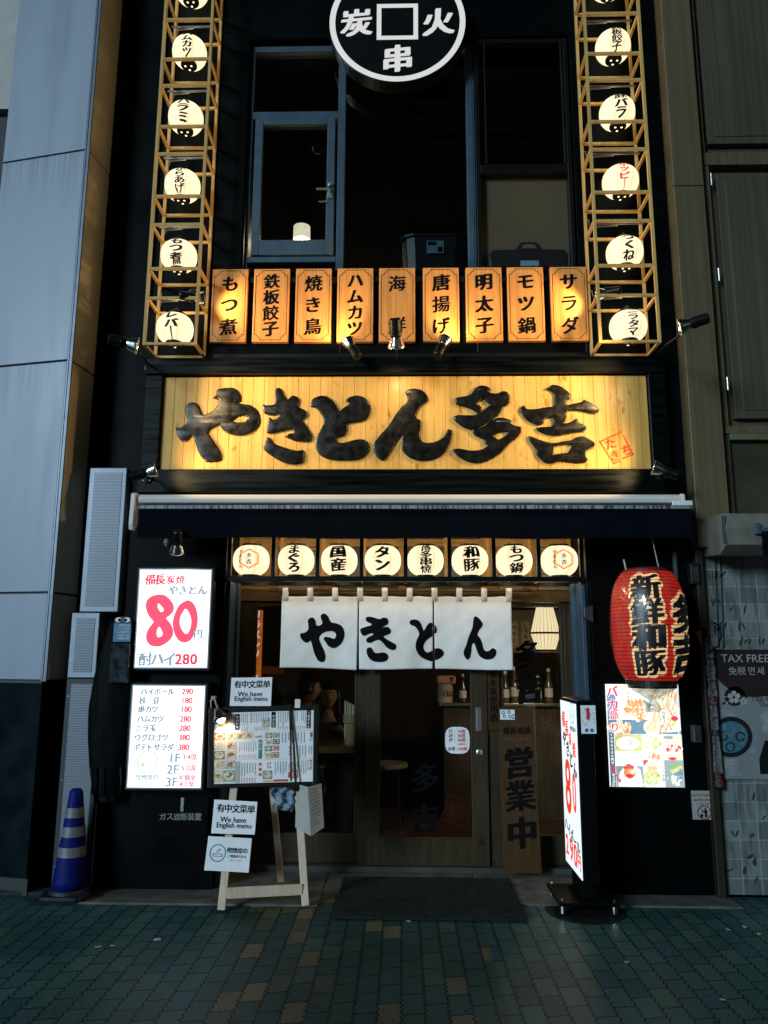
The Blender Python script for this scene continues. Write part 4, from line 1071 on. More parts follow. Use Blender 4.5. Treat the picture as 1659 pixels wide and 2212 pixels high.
NN2 = [[(668,775),(685,768),(710,785),(735,820),(735,845),(715,870),(698,905),(700,920),(720,945),(735,985),(745,1025),(765,1045),(790,1040),(812,1022),(832,1025),(846,1045),(842,1075),(822,1100),(785,1112),(745,1105),(712,1080),(690,1035),(675,990),(665,980),(652,1000),(648,1050),(638,1095),(620,1113),(600,1095),(586,1060),(595,1025),(610,990),(620,950),(635,910),(655,860),(662,815)]]
xcut = xs_[2]
for grp, zf in (([NY], z6), ([NK, NK2], z6), ([NT], z7), ([NN2], z7)):
    g = MB()
    for loops in grp:
        lw = [[(at(a, b, YN).x, at(a, b, YN).z) for a, b in catmull(zf(lp), 4)] for lp in loops]
        vs, fs = fillpoly(lw); vs, fs = subdiv(vs, fs, 0.016)
        if grp == [NT]:
            fs = [f for f in fs if not (abs(sum(vs[i][0] for i in f) / 3 - xcut) < 0.007)]
        g.add([cmap(0.0035)(x, z) for x, z in vs], fs)
    g.build('character', INK, nr, smooth=True)
g = MB(); g.tube([(at(582, 1274, YN).x, YN, zro), (at(700, 1274, YN).x, YN, zro + .001), (at(1000, 1274, YN).x, YN, zro - .001), (at(1147, 1274, YN).x, YN, zro + .002)], 0.0125, 12)
for k in range(7):
    x = at(600 + k * 82, 1274, YN).x; g.lathe([(.014, -.004), (.0145, 0), (.014, .004)], (x, YN, zro), 12, (1, 0, 0))
g.build('bamboo_rod', wood('dark_bamboo', (0.05, 0.03, 0.015), (0.13, 0.085, 0.035), 0.4, 'X', 4, False), nr, smooth=True)
g = MB()
for u in (643, 1137): 
    x = at(u, 1265, YN).x; g.tube([(x, YN, zro + .012), (x, YN + .03, 2.045), (x, 0.38, 2.05)], .003, 6)
g.build('hook', BLACKM, nr)

g = MB(); p = at(352, 150, -.02); g.tube([(p.x, -.02, 4.10), (p.x, -.02, 9)], .010, 8); tag(g.build('cable_conduit', mat('pale_blue_conduit', (.16, .21, .28), .4), origin=(p.x, -.02, 4.1)), 'thin pale blue conduit running up the black wall behind the もつ煮 side cage', 'conduit')
# ================================================================== backlit price boxes
LIT = emit('backlit_white_panel', (1.0, 0.985, 1.0), 1.5)
PINK = emit('backlit_pink_print', (0.86, 0.06, 0.13), 0.95)
PINK2 = emit('backlit_red_print', (0.80, 0.03, 0.07), 0.85)
BGREY = emit('backlit_grey_print', (0.24, 0.33, 0.41), 0.85)
BBLUE = emit('backlit_blue_print', (0.18, 0.45, 0.85), 0.9)
BGREEN = emit('backlit_green_print', (0.62, 0.80, 0.18), 0.9)
def lightbox(label, u0, v0, u1, v1, Y=-0.10):
    p = at(u0, v0, Y); q = at(u1, v1, Y)
    x0, z1, x1, z0 = p.x, p.z, q.x, q.z
    t = thing('light_box', label, 'light box', ((x0 + x1) / 2, -0.02, z0), 'backlit price boxes on the black pillar')
    g = MB(); f = 0.022
    frame_rect(g, x0 - f, x1 + f, Y - .004, -0.003, z0 - f, z1 + f, f); g.build('frame', BLACKM, t, bevel=.003)
    g = MB(); frame_rect(g, x0 - .007, x1 + .007, Y - .007, Y - .0041, z0 - .007, z1 + .007, .008); g.build('inner_trim', STEEL, t)
    g = MB(); g.box(x0, x1, Y, -0.004, z0, z1); g.build('lit_panel', LIT, t)
    return t, x0, x1, z0, z1
YB = -0.1005
t, x0, x1, z0, z1 = lightbox('upper backlit price box with a huge pink 80 on white', 304, 1231, 447.5, 1442)
g = MB(); 
for ch, u in zip('備長炭焼', (325, 346, 369, 390)): ptext(g, ch, u, 1252, YB, 24 if u < 350 else 20, bold=0.05, brush=True)
ptext(g, '280', 402, 1424, YB, 31, step=16.5, bold=0.05); g.build('red_lettering', PINK2, t)
g = MB(); ptext(g, 'やきとん', 406, 1275, YB, 22, step=21, bold=0.07, brush=True); ptext(g, '酎ハイ', 340, 1424, YB, 30, step=26, bold=0.05, brush=True)
ptext(g, '円', 428, 1370, YB, 20, bold=0.05, brush=True); ptext(g, 'から', 425, 1389, YB, 13, step=11, bold=0.01); ptext(g, '円', 423, 1427, YB, 9, bold=0.01); g.build('grey_lettering', BGREY, t)
E8 = [[(1035,308),(1075,330),(1105,370),(1108,410),(1085,440),(1062,460),(1085,490),(1105,535),(1098,580),(1065,615),(1015,640),(965,635),(938,608),(932,570),(945,530),(975,490),(978,478),(950,445),(932,400),(935,350),(970,318)],
      [(1010,366),(1032,385),(1045,408),(1028,420),(1008,395)], [(1013,515),(1030,535),(1038,560),(1025,578),(1005,578),(1000,550)]]
E0 = [[(1195,345),(1230,360),(1250,395),(1262,450),(1258,510),(1240,560),(1215,600),(1180,615),(1145,605),(1118,570),(1104,520),(1104,470),(1120,420),(1145,375)],
      [(1185,400),(1208,430),(1220,475),(1212,530),(1190,560),(1165,540),(1148,500),(1150,455),(1168,420)]]
def zL(pts): return [((p[0] * .6028) / 1.78, (2100 + p[1] * .6028) / 1.78) for p in pts]
g = MB(); mpb = photo(YB)
for loops in (E8, E0):
    vs, fs = fillpoly([catmull(zL(lp), 4) for lp in loops]); g.add([mpb(u, v) for u, v in vs], fs)
g.build('big_price', PINK, t)
t, x0, x1, z0, z1 = lightbox('lower backlit price box listing dishes above a smoking symbol', 288.5, 1481, 433.5, 1702)
g = MB(); h = MB(); mpb = photo(YB)
rows = [('ハイボール', '290', 1494), ('枝　豆', '180', 1513), ('串カツ', '180', 1532), ('ハムカツ', '280', 1553), ('ニラ玉', '280', 1573), ('ウグロゴツ', '380', 1593), ('ポテトサラダ', '380', 1614)]
for k, (w, pr, v) in enumerate(rows):
    ul = 311 - k * 2.6
    for i, ch in enumerate(w):
        if ch != '　': ptext(g, ch, ul + i * 14.6, v, YB, 15.5, bold=0.085, brush=True)
    ptext(h, pr, 405 - k * 1.4, v, YB, 17, step=8.2, bold=0.05); ptext(g, '円', 423 - k * 1.5, v + 2, YB, 10, bold=0.01)
for w, v, u in (('1F', 1637, 377), ('2F', 1662, 374), ('3F', 1689, 371)): ptext(g, w, u, v, YB, 26, step=14, bold=0.045)
ptext(h, '34席', 408, 1635, YB, 15, step=11, bold=0.035); ptext(h, '50席', 406, 1659, YB, 15, step=11, bold=0.035); ptext(h, '半個室', 404, 1680, YB, 13, step=13, bold=0.04); ptext(h, '40席', 402, 1694, YB, 13, step=11, bold=0.04)
ptext(g, '喫煙席の', 318, 1679, YB, 13, step=12.2, bold=0.05); ptext(g, 'ご用意あります', 317, 1690, YB, 7.5, step=7, bold=0.02)
g.build('grey_lettering', BGREY, t); h.build('red_lettering', PINK2, t)
def smoke(parent, q, s, mring, mline, mtip):
    mp = plane(q); g = MB(); g.ring(mp, 0, 0, s, s * .085, 0, 40); g.build('smoking_ring', mring, parent)
    g = MB(); w = s * .05
    g.line(mp, [(-s * .55, -s * .32), (s * .55, -s * .32), (s * .55, -s * .06), (-s * .55, -s * .06), (-s * .55, -s * .32)], w)
    g.line(mp, [(s * .2, s * .14), (-s * .05, s * .14), (-s * .12, s * .25), (s * .0, s * .34), (s * .26, s * .34), (s * .34, s * .44), (s * .2, s * .52), (0, s * .52)], w); g.build('smoking_symbol', mline, parent)
    g = MB(); g.rect(mp, -s * .53, -s * .30, -s * .25, -s * .08); g.build('cigarette_tip', mtip, parent)
smoke(t, at(319, 1646, YB), 0.073, BBLUE, BGREY, BGREEN)
# gas cabinet in the pillar foot
x0, x1 = at(333, 1760, -.02).x, at(451, 1760, -.02).x
t = thing('gas_cabinet', 'black gas shut-off cabinet door marked ガス遮断装置 under the price boxes', 'gas cabinet', ((x0 + x1) / 2, -.013, 0.33))
g = MB(); g.box(x0, x1, -.034, -.0125, 0.345, 0.60); g.build('door', BLACKP, t, bevel=.004)
g = MB(); p = at(394, 1738, -.036); g.box(p.x - .011, p.x + .011, -.040, -.0345, p.z - .045, p.z + .045); g.lathe([(.007, 0), (.007, .003)], p + Vector((0, -.004, -.015)), 12, (0, -1, 0)); g.build('latch', STEEL, t, bevel=.002)
g = MB(); ptext(g, 'ガス遮断装置', 390, 1764, -.0345, 16, step=15.3, bold=0.025); g.build('lettering', mat('pale_grey_print', (0.22, 0.23, 0.23), 0.5), t)
# ================================================================== perforated vents
def perf(pitch, hole):
    m, nt, N, L, p = newmat('perforated_steel')
    tc = N.new('ShaderNodeTexCoord'); sp = N.new('ShaderNodeSeparateXYZ'); L.new(tc.outputs['Object'], sp.inputs[0])
    def M(op, a, b=None):
        n = N.new('ShaderNodeMath'); n.operation = op
        for i, x in enumerate((a, b)):
            if x is None: continue
            if isinstance(x, (int, float)): n.inputs[i].default_value = x
            else: L.new(x, n.inputs[i])
        return n.outputs[0]
    def dots(ox, oz):
        a = M('SUBTRACT', M('FRACT', M('ADD', M('DIVIDE', sp.outputs[0], pitch), ox + 50)), .5); b = M('SUBTRACT', M('FRACT', M('ADD', M('DIVIDE', sp.outputs[2], pitch * 1.732), oz + 50)), .5)
        return M('SQRT', M('ADD', M('MULTIPLY', a, a), M('MULTIPLY', M('MULTIPLY', b, b), 3.0)))
    d = M('MINIMUM', dots(0, 0), dots(.5, .5))
    hole_ = M('LESS_THAN', d, hole)
    mx = N.new('ShaderNodeMix'); mx.data_type = 'RGBA'; L.new(hole_, mx.inputs['Factor']); mx.inputs['A'].default_value = (0.30, 0.33, 0.39, 1); mx.inputs['B'].default_value = (0.004, 0.006, 0.008, 1)
    L.new(mx.outputs['Result'], p.inputs['Base Color']); p.inputs['Roughness'].default_value = .4; p.inputs['Metallic'].default_value = .25
    return m
PERF = perf(0.0125, 0.36)
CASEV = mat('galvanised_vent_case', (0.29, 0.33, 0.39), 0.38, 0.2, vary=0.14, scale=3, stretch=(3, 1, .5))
def vent(label, x0, x1, z0, z1, Y, m=0.035, dk=CASEV, pf=None):
    t = thing('vent_duct', label, 'vent', ((x0 + x1) / 2, 0.15, z0), 'perforated vent ducts up the gap')
    g = MB(); g.box(x0, x1, Y, 0.195, z0, z1); g.build('casing', dk, t, bevel=.004)
    g = MB(); g.box(x0 + m, x1 - m * .85, Y - .003, Y - .0005, z0 + m, z1 - m); g.build('perforated_plate', pf or PERF, t)
    g = MB()
    for z in (z0 + .12, z1 - .12, (z0 + z1) / 2):
        for x in (x0 + m * .5, x1 - m * .4): g.lathe([(.006, 0), (.004, .003)], (x, Y, z), 8, (0, -1, 0))
    g.build('screw', STEEL, t)
vent('uppermost and largest perforated steel vent, beside the signboard end', -2.245, -1.978, 1.825, 2.855, -.05)
vent('middle small perforated steel vent below the largest one', -2.30, -2.105, 1.375, 1.818, -.04)
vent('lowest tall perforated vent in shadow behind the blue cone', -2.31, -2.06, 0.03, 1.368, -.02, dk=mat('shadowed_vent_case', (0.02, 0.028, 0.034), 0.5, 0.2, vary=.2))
g = MB(); g.tube([(-2.045, -.02, 0.03), (-2.045, -.02, 1.0)], .004, 6); tag(g.build('cable_conduit', CASEV, origin=(-2.045, -.02, .03)), 'thin pale vertical conduit beside the lowest perforated vent', 'conduit')
# leaflet holder with eyes, black covered bundle
xh0, xh1 = at(244, 1400, -.13).x, at(281, 1400, -.13).x
zt_, zb_ = at(268, 1333, -.1).z, at(262, 1475, -.1).z
t = thing('leaflet_holder', 'narrow clear leaflet holder with two cartoon eyes on its top edge', 'leaflet holder', ((xh0 + xh1) / 2, -.02, zb_))
BLUEP = mat('blue_leaflet', (0.06, 0.17, 0.27), 0.4, vary=0.5, scale=14, stretch=(.3, 1, 3))
g = MB(); w = xh1 - xh0; zz0 = zb_ + (zt_ - zb_) * .62
g.box(xh0, xh1, -.14, -.13, zz0, zt_ - .04); g.build('leaflet', BLUEP, t)
g = MB(); mp = plane((xh0, -.14, zz0)); hh = zt_ - .04 - zz0
for k in range(5): g.rect(mp, w * .24, hh * (.12 + .17 * k), w * .96, hh * (.12 + .17 * k) + .016)
g.build('leaflet_print', mat('pale_blue_print', (0.20, 0.29, 0.38), .4, vary=.4, scale=30), t)
g = MB(); mp = plane(((xh0 + xh1) / 2, -.141, zt_ - .022)); g.prism([mp(w * .5 * math.cos(R(a)), -.02 + .044 * math.sin(R(a))) for a in range(0, 181, 15)], (0, .011, 0)); g.build('top_tab', mat('dark_tab', (.02, .03, .035), .3), t)
g = MB(); mp = plane(((xh0 + xh1) / 2, -.142, zt_ - .020))
for s in (-1, 1): g.disc(mp, s * .029, 0, .023, 0, 16, .017)
g.build('eye_white', WHITEP, t)
g = MB()
for s in (-1, 1): g.disc(mp, s * .020, -.002, .011, .001, 14)
g.build('pupil', INK, t)
g = MB(); g.box(xh0 - .012, xh1 + .002, -.145, -.10, zb_, zz0 - .01); g.build('pocket', mat('scratched_clear_pocket', (.02, .028, .034), .15, vary=.9, scale=22), t, bevel=.006)
t = thing('covered_bundle', 'bulging black plastic cover tied beside the lower price box', 'black cover', (-1.95, -.06, .75))
g = MB(); n = 30; m_ = 36
vs = []; fs = []
for i in range(n + 1):
    k = i / n; z = at(250, 1335 + (1735 - 1335) * k, -.1).z
    wv = (math.sin(math.pi * (.06 + .88 * k)) ** .45) * (.72 + .28 * min(1, k * 2.2))
    for j in range(m_):
        a = 2 * math.pi * j / m_
        fo = .020 * math.sin(5 * a + 9 * k) + .016 * math.sin(11 * a - 14 * k) + .012 * math.sin(17 * a + 23 * k) + (.03 * math.sin(7 * a) if k > .8 else 0)
        rx = 0.155 * wv * (1 + fo); ry = .055 * wv * (1 + 2 * fo)
        vs.append((-1.965 + rx * math.cos(a), -.065 + ry * math.sin(a), z))
for i in range(n):
    for j in range(m_): fs.append((i * m_ + j, i * m_ + (j + 1) % m_, (i + 1) * m_ + (j + 1) % m_, (i + 1) * m_ + j))
fs += [tuple(range(m_)), tuple(reversed(range(n * m_, (n + 1) * m_)))]
g.add(vs, fs); g.build('plastic_cover', mat('black_plastic_sheet', (.0008, .0018, .0022), .6, vary=.4, scale=12, bmp=.5, spec=.06), t, smooth=True)
g = MB()
for x in (-2.05, -1.99, -1.86): g.tube([(x, -.14, .80), (x + .01, -.13, .70), (x + .006, -.12, .62)], .006, 6)
g.build('tie_cord', BLACKM, t)
# ================================================================== traffic cone
pc = gr(158, 1927, 0.02)
t = thing('traffic_cone', 'blue traffic cone with three silver reflective bands in front of the vents', 'traffic cone', (-2.165, -.17, .022))
cx, cy = -2.125, -.17
CB = mat('blue_cone_plastic', (0.001, 0.006, 0.115), 0.6, vary=.3, scale=9, spec=.15)
def cr(z): return 0.035 + (0.112 - 0.035) * (1 - (z - .03) / .66)
g = MB(); g.lathe([(cr(z), z) for z in (.045, .1, .2, .3, .4, .5, .6, .625)] + [(.036, .640), (.026, .648)], (cx, cy, .022), 40); weld(g.build('cone_body', CB, t, smooth=True))
g = MB(); P = []
for i in range(32):
    a = 2 * math.pi * i / 32; c_, s_ = math.cos(a), math.sin(a); q = .15 / (abs(c_) ** 5 + abs(s_) ** 5) ** .2
    P.append((cx + q * c_, cy + q * s_, .023))
g.prism(P, (0, 0, .022)); g.lathe([(.125, .022), (.118, .04), (.112, .046)], (cx, cy, .022), 40, caps=False); weld(g.build('base', mat('dark_cone_base', (.002, .004, .012), .6), t, bevel=.004))
SILV = mat('silver_reflective_band', (0.13, 0.14, 0.155), .45, vary=.2, scale=16, stretch=(1, 1, .3))
for za, zb in ((.475, .535), (.36, .42), (.24, .298)):
    g = MB(); g.lathe([(cr(za) + .0025, za), (cr((za + zb) / 2) + .0025, (za + zb) / 2), (cr(zb) + .0025, zb)], (cx, cy, .022), 40, caps=False); weld(g.build('reflective_band', SILV, t, smooth=True))
g = MB()
def cone_map(x, y, l=0):
    r = cr(.265 + y) + .0035 + l; ph = x / r - .1
    return (cx + r * math.sin(ph), cy - r * math.cos(ph), .022 + .265 + y)
htext(g, 'ビルディング', cone_map, 0, 0, .018, .019, bold=.01); g.build('lettering', GREYINK, t)

# ================================================================== easel with the menu board
ez = thing('menu_easel', 'pale wooden easel carrying the black framed photo menu board', 'easel', (-.84, -.33, 0.0))
def leg(p, q, w=.045, d=.022): return MB().bar(p, q, d, w, hint=(1, 0, 0))
la, lb_ = gr(478, 1971, .0), gr(660, 1961, .0)
la.z = lb_.z = 0.013; la.y = max(la.y, -.40)
lt, rt_ = at(520, 1560, -.13), at(634, 1560, -.10)
g = MB(); g.bar(la, lt, .024, .046, hint=(1, 0, 0)); g.build('leg', EASELW, ez, bevel=.002)
g = MB(); g.bar(lb_, rt_, .024, .046, hint=(1, 0, 0)); g.build('leg', EASELW, ez, bevel=.002)
f_ = (lt + rt_) / 2; g = MB(); g.bar((f_.x, -.085, 1.0), (f_.x + .1, .03, .06), .022, .04, hint=(1, 0, 0)); g.build('rear_leg', EASELW, ez, bevel=.002)
k = (0.105 - la.z) / (lt.z - la.z); pa = la.lerp(lt, k); pb_ = lb_.lerp(rt_, k)
g = MB(); g.bar(pa + Vector((.012, -.012, 0)), pb_ + Vector((-.012, -.012, 0)), .018, .062); g.build('crossbar', EASELW, ez, bevel=.002)
TL, TR_, BR, BL = at(452, 1529, -.175), at(689, 1522, -.155), at(687, 1697, -.245), at(449, 1703, -.265)
fm, fw_, fh = quadmap(TL, TR_, BR, BL, 0)
mb_ = thing('menu_board', 'black framed menu board crowded with dish photos and price columns, on the easel', 'menu board', fm(fw_ / 2, 0))
def mbox(g, m, x0, y0, x1, y1, l0, l1):
    P = [m(x0, y0, l0), m(x1, y0, l0), m(x1, y1, l0), m(x0, y1, l0), m(x0, y0, l1), m(x1, y0, l1), m(x1, y1, l1), m(x0, y1, l1)]
    g.add(P, [(0, 3, 2, 1), (4, 5, 6, 7), (0, 1, 5, 4), (1, 2, 6, 5), (2, 3, 7, 6), (3, 0, 4, 7)])
fr = .034
g = MB()
mbox(g, fm, 0, 0, fr, fh, -.012, .012); mbox(g, fm, fw_ - fr, 0, fw_, fh, -.012, .012); mbox(g, fm, fr, 0, fw_ - fr, fr * .75, -.0118, .0118); mbox(g, fm, fr, fh - fr, fw_ - fr, fh, -.0118, .0118)
weld(g.build('frame', BLACKM, mb_, bevel=.004))
g = MB(); mbox(g, fm, fr, fr * .75, fw_ - fr, fh - fr, -.010, .0); weld(g.build('sheet', PAPER, mb_))
pm = lambda x, y, l=0.0: fm(fr + x * (fw_ - 2 * fr), fr * .75 + (1 - y) * (fh - fr * 1.75), .002 + l)
W_, H_ = fw_ - 2 * fr, fh - fr * 1.75
FOOD = [mat('food_' + n, c, .5, vary=.5, scale=90) for n, c in (('orange', (.62, .20, .06)), ('red', (.55, .08, .04)), ('brown', (.30, .14, .05)), ('cream', (.65, .50, .28)), ('green', (.20, .34, .10)), ('pale', (.62, .58, .48)), ('plate_grey', (.38, .39, .39)), ('dark', (.05, .04, .035)))]
# sheet coordinates measured on a 1:1 crop: x 300..1198, y 330..960
def sc_(x, y): return ((x - 302) / 896, (y - 330) / 632)
g = MB(); mm = [*FOOD, INK, RED, PAPER]
def tile(x0, y0, x1, y1, bg, cols, n=9):
    a, b = sc_(x0, y0), sc_(x1, y1)
    g.k = bg; g.rect(pm, a[0], a[1], b[0], b[1], 0)
    g.k = 5; cx, cy = (a[0] + b[0]) / 2, (a[1] + b[1]) / 2; w, h = (b[0] - a[0]), (b[1] - a[1])
    g.disc(pm, cx, cy, w * .44, .0004, 18, h * .42)
    for i in range(n):
        g.k = random.choice(cols); r = random.uniform(.10, .22)
        g.disc(pm, cx + random.uniform(-.2, .2) * w, cy + random.uniform(-.18, .18) * h, w * r, .0006 + i * .0002, 9, h * r * .8, random.uniform(0, 3), .25)
tiles = [(308, 512, 405, 578, 0, (0, 1)), (417, 512, 506, 578, 3, (4, 3)), (308, 590, 404, 664, 5, (3, 3)), (412, 592, 502, 664, 3, (0, 1)), (306, 675, 402, 750, 2, (3, 2)), (408, 675, 500, 750, 3, (0, 2)), (304, 760, 400, 834, 3, (0, 3)), (406, 760, 496, 834, 6, (2, 4)), (302, 846, 384, 945, 3, (2, 3)), (392, 846, 494, 945, 4, (2, 5)),
         (512, 514, 572, 572, 3, (0, 4)), (574, 514, 656, 572, 3, (2, 0)), (735, 390, 803, 470, 6, (2, 3)), (766, 528, 826, 572, 7, (4, 5)), (834, 526, 894, 570, 4, (4,)), (766, 582, 826, 628, 5, (3, 0)), (834, 582, 894, 628, 7, (2, 3)), (762, 642, 824, 688, 7, (5, 2)), (832, 640, 890, 684, 1, (1,)), (758, 700, 824, 752, 3, (3, 2)), (830, 698, 890, 748, 2, (1, 2)), (748, 858, 830, 930, 2, (5, 2, 3)), (1008, 786, 1064, 850, 6, (4, 5)), (1006, 856, 1062, 930, 1, (3, 5)), (330, 375, 430, 500, 5, (0, 3))]
for tl in tiles: tile(*tl)
g.build('dish_photos', mm, mb_)
g = MB()
def bars(x0, x1, y0, y1, n, m_k=0, seg=9, w=.30, cut=True):
    g.k = m_k; st = (x1 - x0) / n
    for i in range(n):
        x = x0 + st * (i + .5); yy = y0; end = y1 - (random.uniform(0, .35) * (y1 - y0) if cut else 0)
        while yy < end:
            d = random.uniform(5, 9); a, b = sc_(x - st * w / 2, yy), sc_(x + st * w / 2, yy + d * .72)
            g.rect(pm, a[0], a[1], b[0], b[1], .0006); yy += d
def fill(x0, y0, x1, y1, k):
    g.k = k; a, b = sc_(x0, y0), sc_(x1, y1); g.rect(pm, a[0], a[1], b[0], b[1], .0006)
gp = [GREYINK, INK, RED, mat('teal_ink', (.03, .20, .24), .5), mat('pink_grey_ink', (.45, .22, .20), .5), mat('pale_grey_band', (.42, .40, .38), .5), mat('yellow_ink', (.6, .45, .08), .5)]
bars(540, 610, 345, 450, 4); bars(650, 800, 340, 440, 7); bars(870, 1060, 338, 470, 9); bars(1080, 1130, 338, 460, 3); bars(1120, 1192, 345, 430, 0 + 1, 0)
bars(540, 610, 470, 505, 5, 4, cut=False); bars(660, 800, 470, 500, 8, 4, cut=False); bars(870, 1130, 470, 496, 13, 4, cut=False)
bars(525, 690, 600, 700, 8); bars(525, 690, 712, 745, 8, 4, cut=False); bars(905, 1130, 528, 620, 8); bars(1015, 1140, 645, 750, 5); bars(1160, 1192, 530, 620, 2); bars(1150, 1190, 650, 750, 2)
bars(545, 690, 785, 905, 6); bars(545, 690, 915, 955, 6, 4, cut=False); bars(775, 805, 785, 850, 1); bars(845, 965, 780, 900, 5); bars(1085, 1160, 775, 900, 4); bars(430, 490, 345, 450, 3)
fill(490, 348, 531, 490, 1); fill(818, 336, 855, 478, 1); fill(1135, 326, 1172, 495, 1); fill(705, 585, 736, 752, 3); fill(497, 770, 540, 955, 5); fill(850, 936, 975, 955, 2); fill(750, 940, 848, 955, 6); fill(975, 875, 990, 925, 2); fill(1173, 530, 1190, 570, 2)
g.k = 0
for y in (518, 762): a, b = sc_(756, y), sc_(1192, y - 4); g.line(pm, [a, b], .0022, .0006)
a, b = sc_(508, 586), sc_(706, 756); g.line(pm, [(a[0], a[1]), (b[0], a[1]), (b[0], b[1]), (a[0], b[1]), (a[0], a[1])], .002, .0006)
g.build('small_print', gp, mb_)
PMET = lambda x, y, l=0.0: fm(fr + x, fr * .75 + y, .0035 + l)
def btext(g, s, x, y, size, step=None, vert=True, **kw):
    a = sc_(x, y); f = vtext if vert else htext
    f(g, s, PMET, a[0] * W_, (1 - a[1]) * H_, size, step, **kw)
g = MB(); px_ = W_ / 896
btext(g, 'やきとん', 1154, 432, 26 * px_, 29 * px_, bold=.05); btext(g, 'やきとり', 838, 420, 26 * px_, 28 * px_, bold=.05); btext(g, '揚げ物', 721, 640, 22 * px_, 26 * px_, bold=.04); btext(g, '逸品料理', 510, 420, 24 * px_, 30 * px_, bold=.04); g.build('white_titles', PAPER, mb_)
g = MB(); btext(g, 'サラダ', 1174, 815, 28 * px_, 30 * px_, bold=.05); btext(g, 'あぶり', 986, 690, 26 * px_, 30 * px_, bold=.05); btext(g, '鉄板焼', 722, 845, 30 * px_, 44 * px_, bold=.06); btext(g, '豚', 1152, 345, 22 * px_, bold=.05); btext(g, '野菜串焼', 634, 386, 18 * px_, 22 * px_, bold=.05); btext(g, '珍味', 812, 812, 18 * px_, 34 * px_, bold=.05); btext(g, 'ご飯もの', 984, 828, 16 * px_, 20 * px_, bold=.04); btext(g, '100円', 700, 558, 22 * px_, 16 * px_, vert=False, bold=.03); g.build('red_titles', RED, mb_)
# rope with clip and booklet
g = MB(); ra = fm(fw_ - .19, fh + .006, .016)
q1 = fm(fw_ - .172, .03, .030); q2 = fm(fw_ - .14, .02, .034)
g.tube([ra, fm(fw_ - .178, fh * .5, .02), q1], .006, 6); g.tube([ra, fm(fw_ - .158, fh * .5, .022), q2], .006, 6)
tag(g.build('black_cord', BLACKM, origin=ra), 'doubled black cord hanging down over the menu board, holding the booklet', 'cord')
g = MB(); cl = fm(fw_ - .14, .0, .036); g.box(cl.x - .02, cl.x + .02, cl.y - .008, cl.y + .008, cl.z - .03, cl.z + .012); g.tube([cl, cl + Vector((.0, -.012, .03))], .004, 6)
tag(g.build('bulldog_clip', BLACKM, origin=cl, bevel=.003), 'black bulldog clip gripping the open booklet below the menu board', 'clip')
t = thing('booklet', 'open paper booklet hanging from the black clip below the menu board', 'booklet', at(665, 1750, -.30))
c1, c2_, c3, c4 = at(641, 1693, -.27), at(665, 1700, -.315), at(672, 1806, -.33), at(638, 1787, -.29)
c5, c6 = at(694, 1692, -.26), at(700, 1787, -.28)
WRITE = mat('handwriting_ink', (.10, .10, .11), .6)
for (A_, B_, C_, D_) in ((c1, c2_, c3, c4), (c2_, c5, c6, c3)):
    m, w, h = quadmap(A_, B_, C_, D_, 0)
    g = MB(); mbox(g, m, 0, 0, w, h, 0, .002); weld(g.build('page', mat('cream_page', (.34, .33, .29), .6, vary=.08) if 'cream_page' not in bpy.data.materials else bpy.data.materials['cream_page'], t))
    g = MB()
    for i in range(11):
        y = h * (.93 - .075 * i); x = w * .12
        while x < w * random.uniform(.6, .9):
            d = random.uniform(.003, .008); g.rect(m, x, y - .003, x + d, y + random.uniform(0, .004), .003); x += d + .003
    g.build('handwriting', WRITE, t)
# crumpled clear bag
g = MB(); b0 = at(612, 1725, -.2); n = 12; vs = []; fs = []
for i in range(n + 1):
    for j in range(n + 1):
        s, tt = i / n - .5, j / n - .5
        u = 613 + s * 48 * (1 - .25 * tt) + 4 * math.sin(9 * tt); v = 1724 + tt * 50 + 12 * s * (tt + .5)
        vs.append(at(u, v, -.20 + .018 * math.sin(s * 13 + tt * 5) + .014 * math.sin(tt * 19 - s * 7)))
for i in range(n):
    for j in range(n): p = i * (n + 1) + j; fs.append((p, p + 1, p + n + 2, p + n + 1))
g.add(vs, fs); o = g.build('plastic_bag', mat('milky_blue_plastic', (.18, .25, .33), .25, vary=.25, scale=20, bmp=.4), origin=b0, smooth=True); tag(o, 'crumpled milky blue plastic bag hanging under the menu board', 'plastic bag')
o.modifiers.new('thick', 'SOLIDIFY').thickness = .002
g = MB(); b0 = at(683, 1700, -.14); vs = []; fs = []
for i in range(9):
    for j in range(9):
        s, tt = i / 8 - .5, j / 8 - .5
        vs.append(at(690 + s * 22 + 5 * math.sin(7 * tt), 1692 + tt * 76, -.13 + .015 * math.sin(s * 9 + tt * 11)))
for i in range(8):
    for j in range(8): p = i * 9 + j; fs.append((p, p + 1, p + 10, p + 9))
g.add(vs, fs); o = g.build('plastic_bag', mat('murky_clear_plastic', (.03, .04, .04), .2, vary=.4, scale=20, bmp=.4), origin=b0, smooth=True); tag(o, 'murky folded plastic sheet behind the corner of the menu board', 'plastic bag')
o.modifiers.new('thick', 'SOLIDIFY').thickness = .002
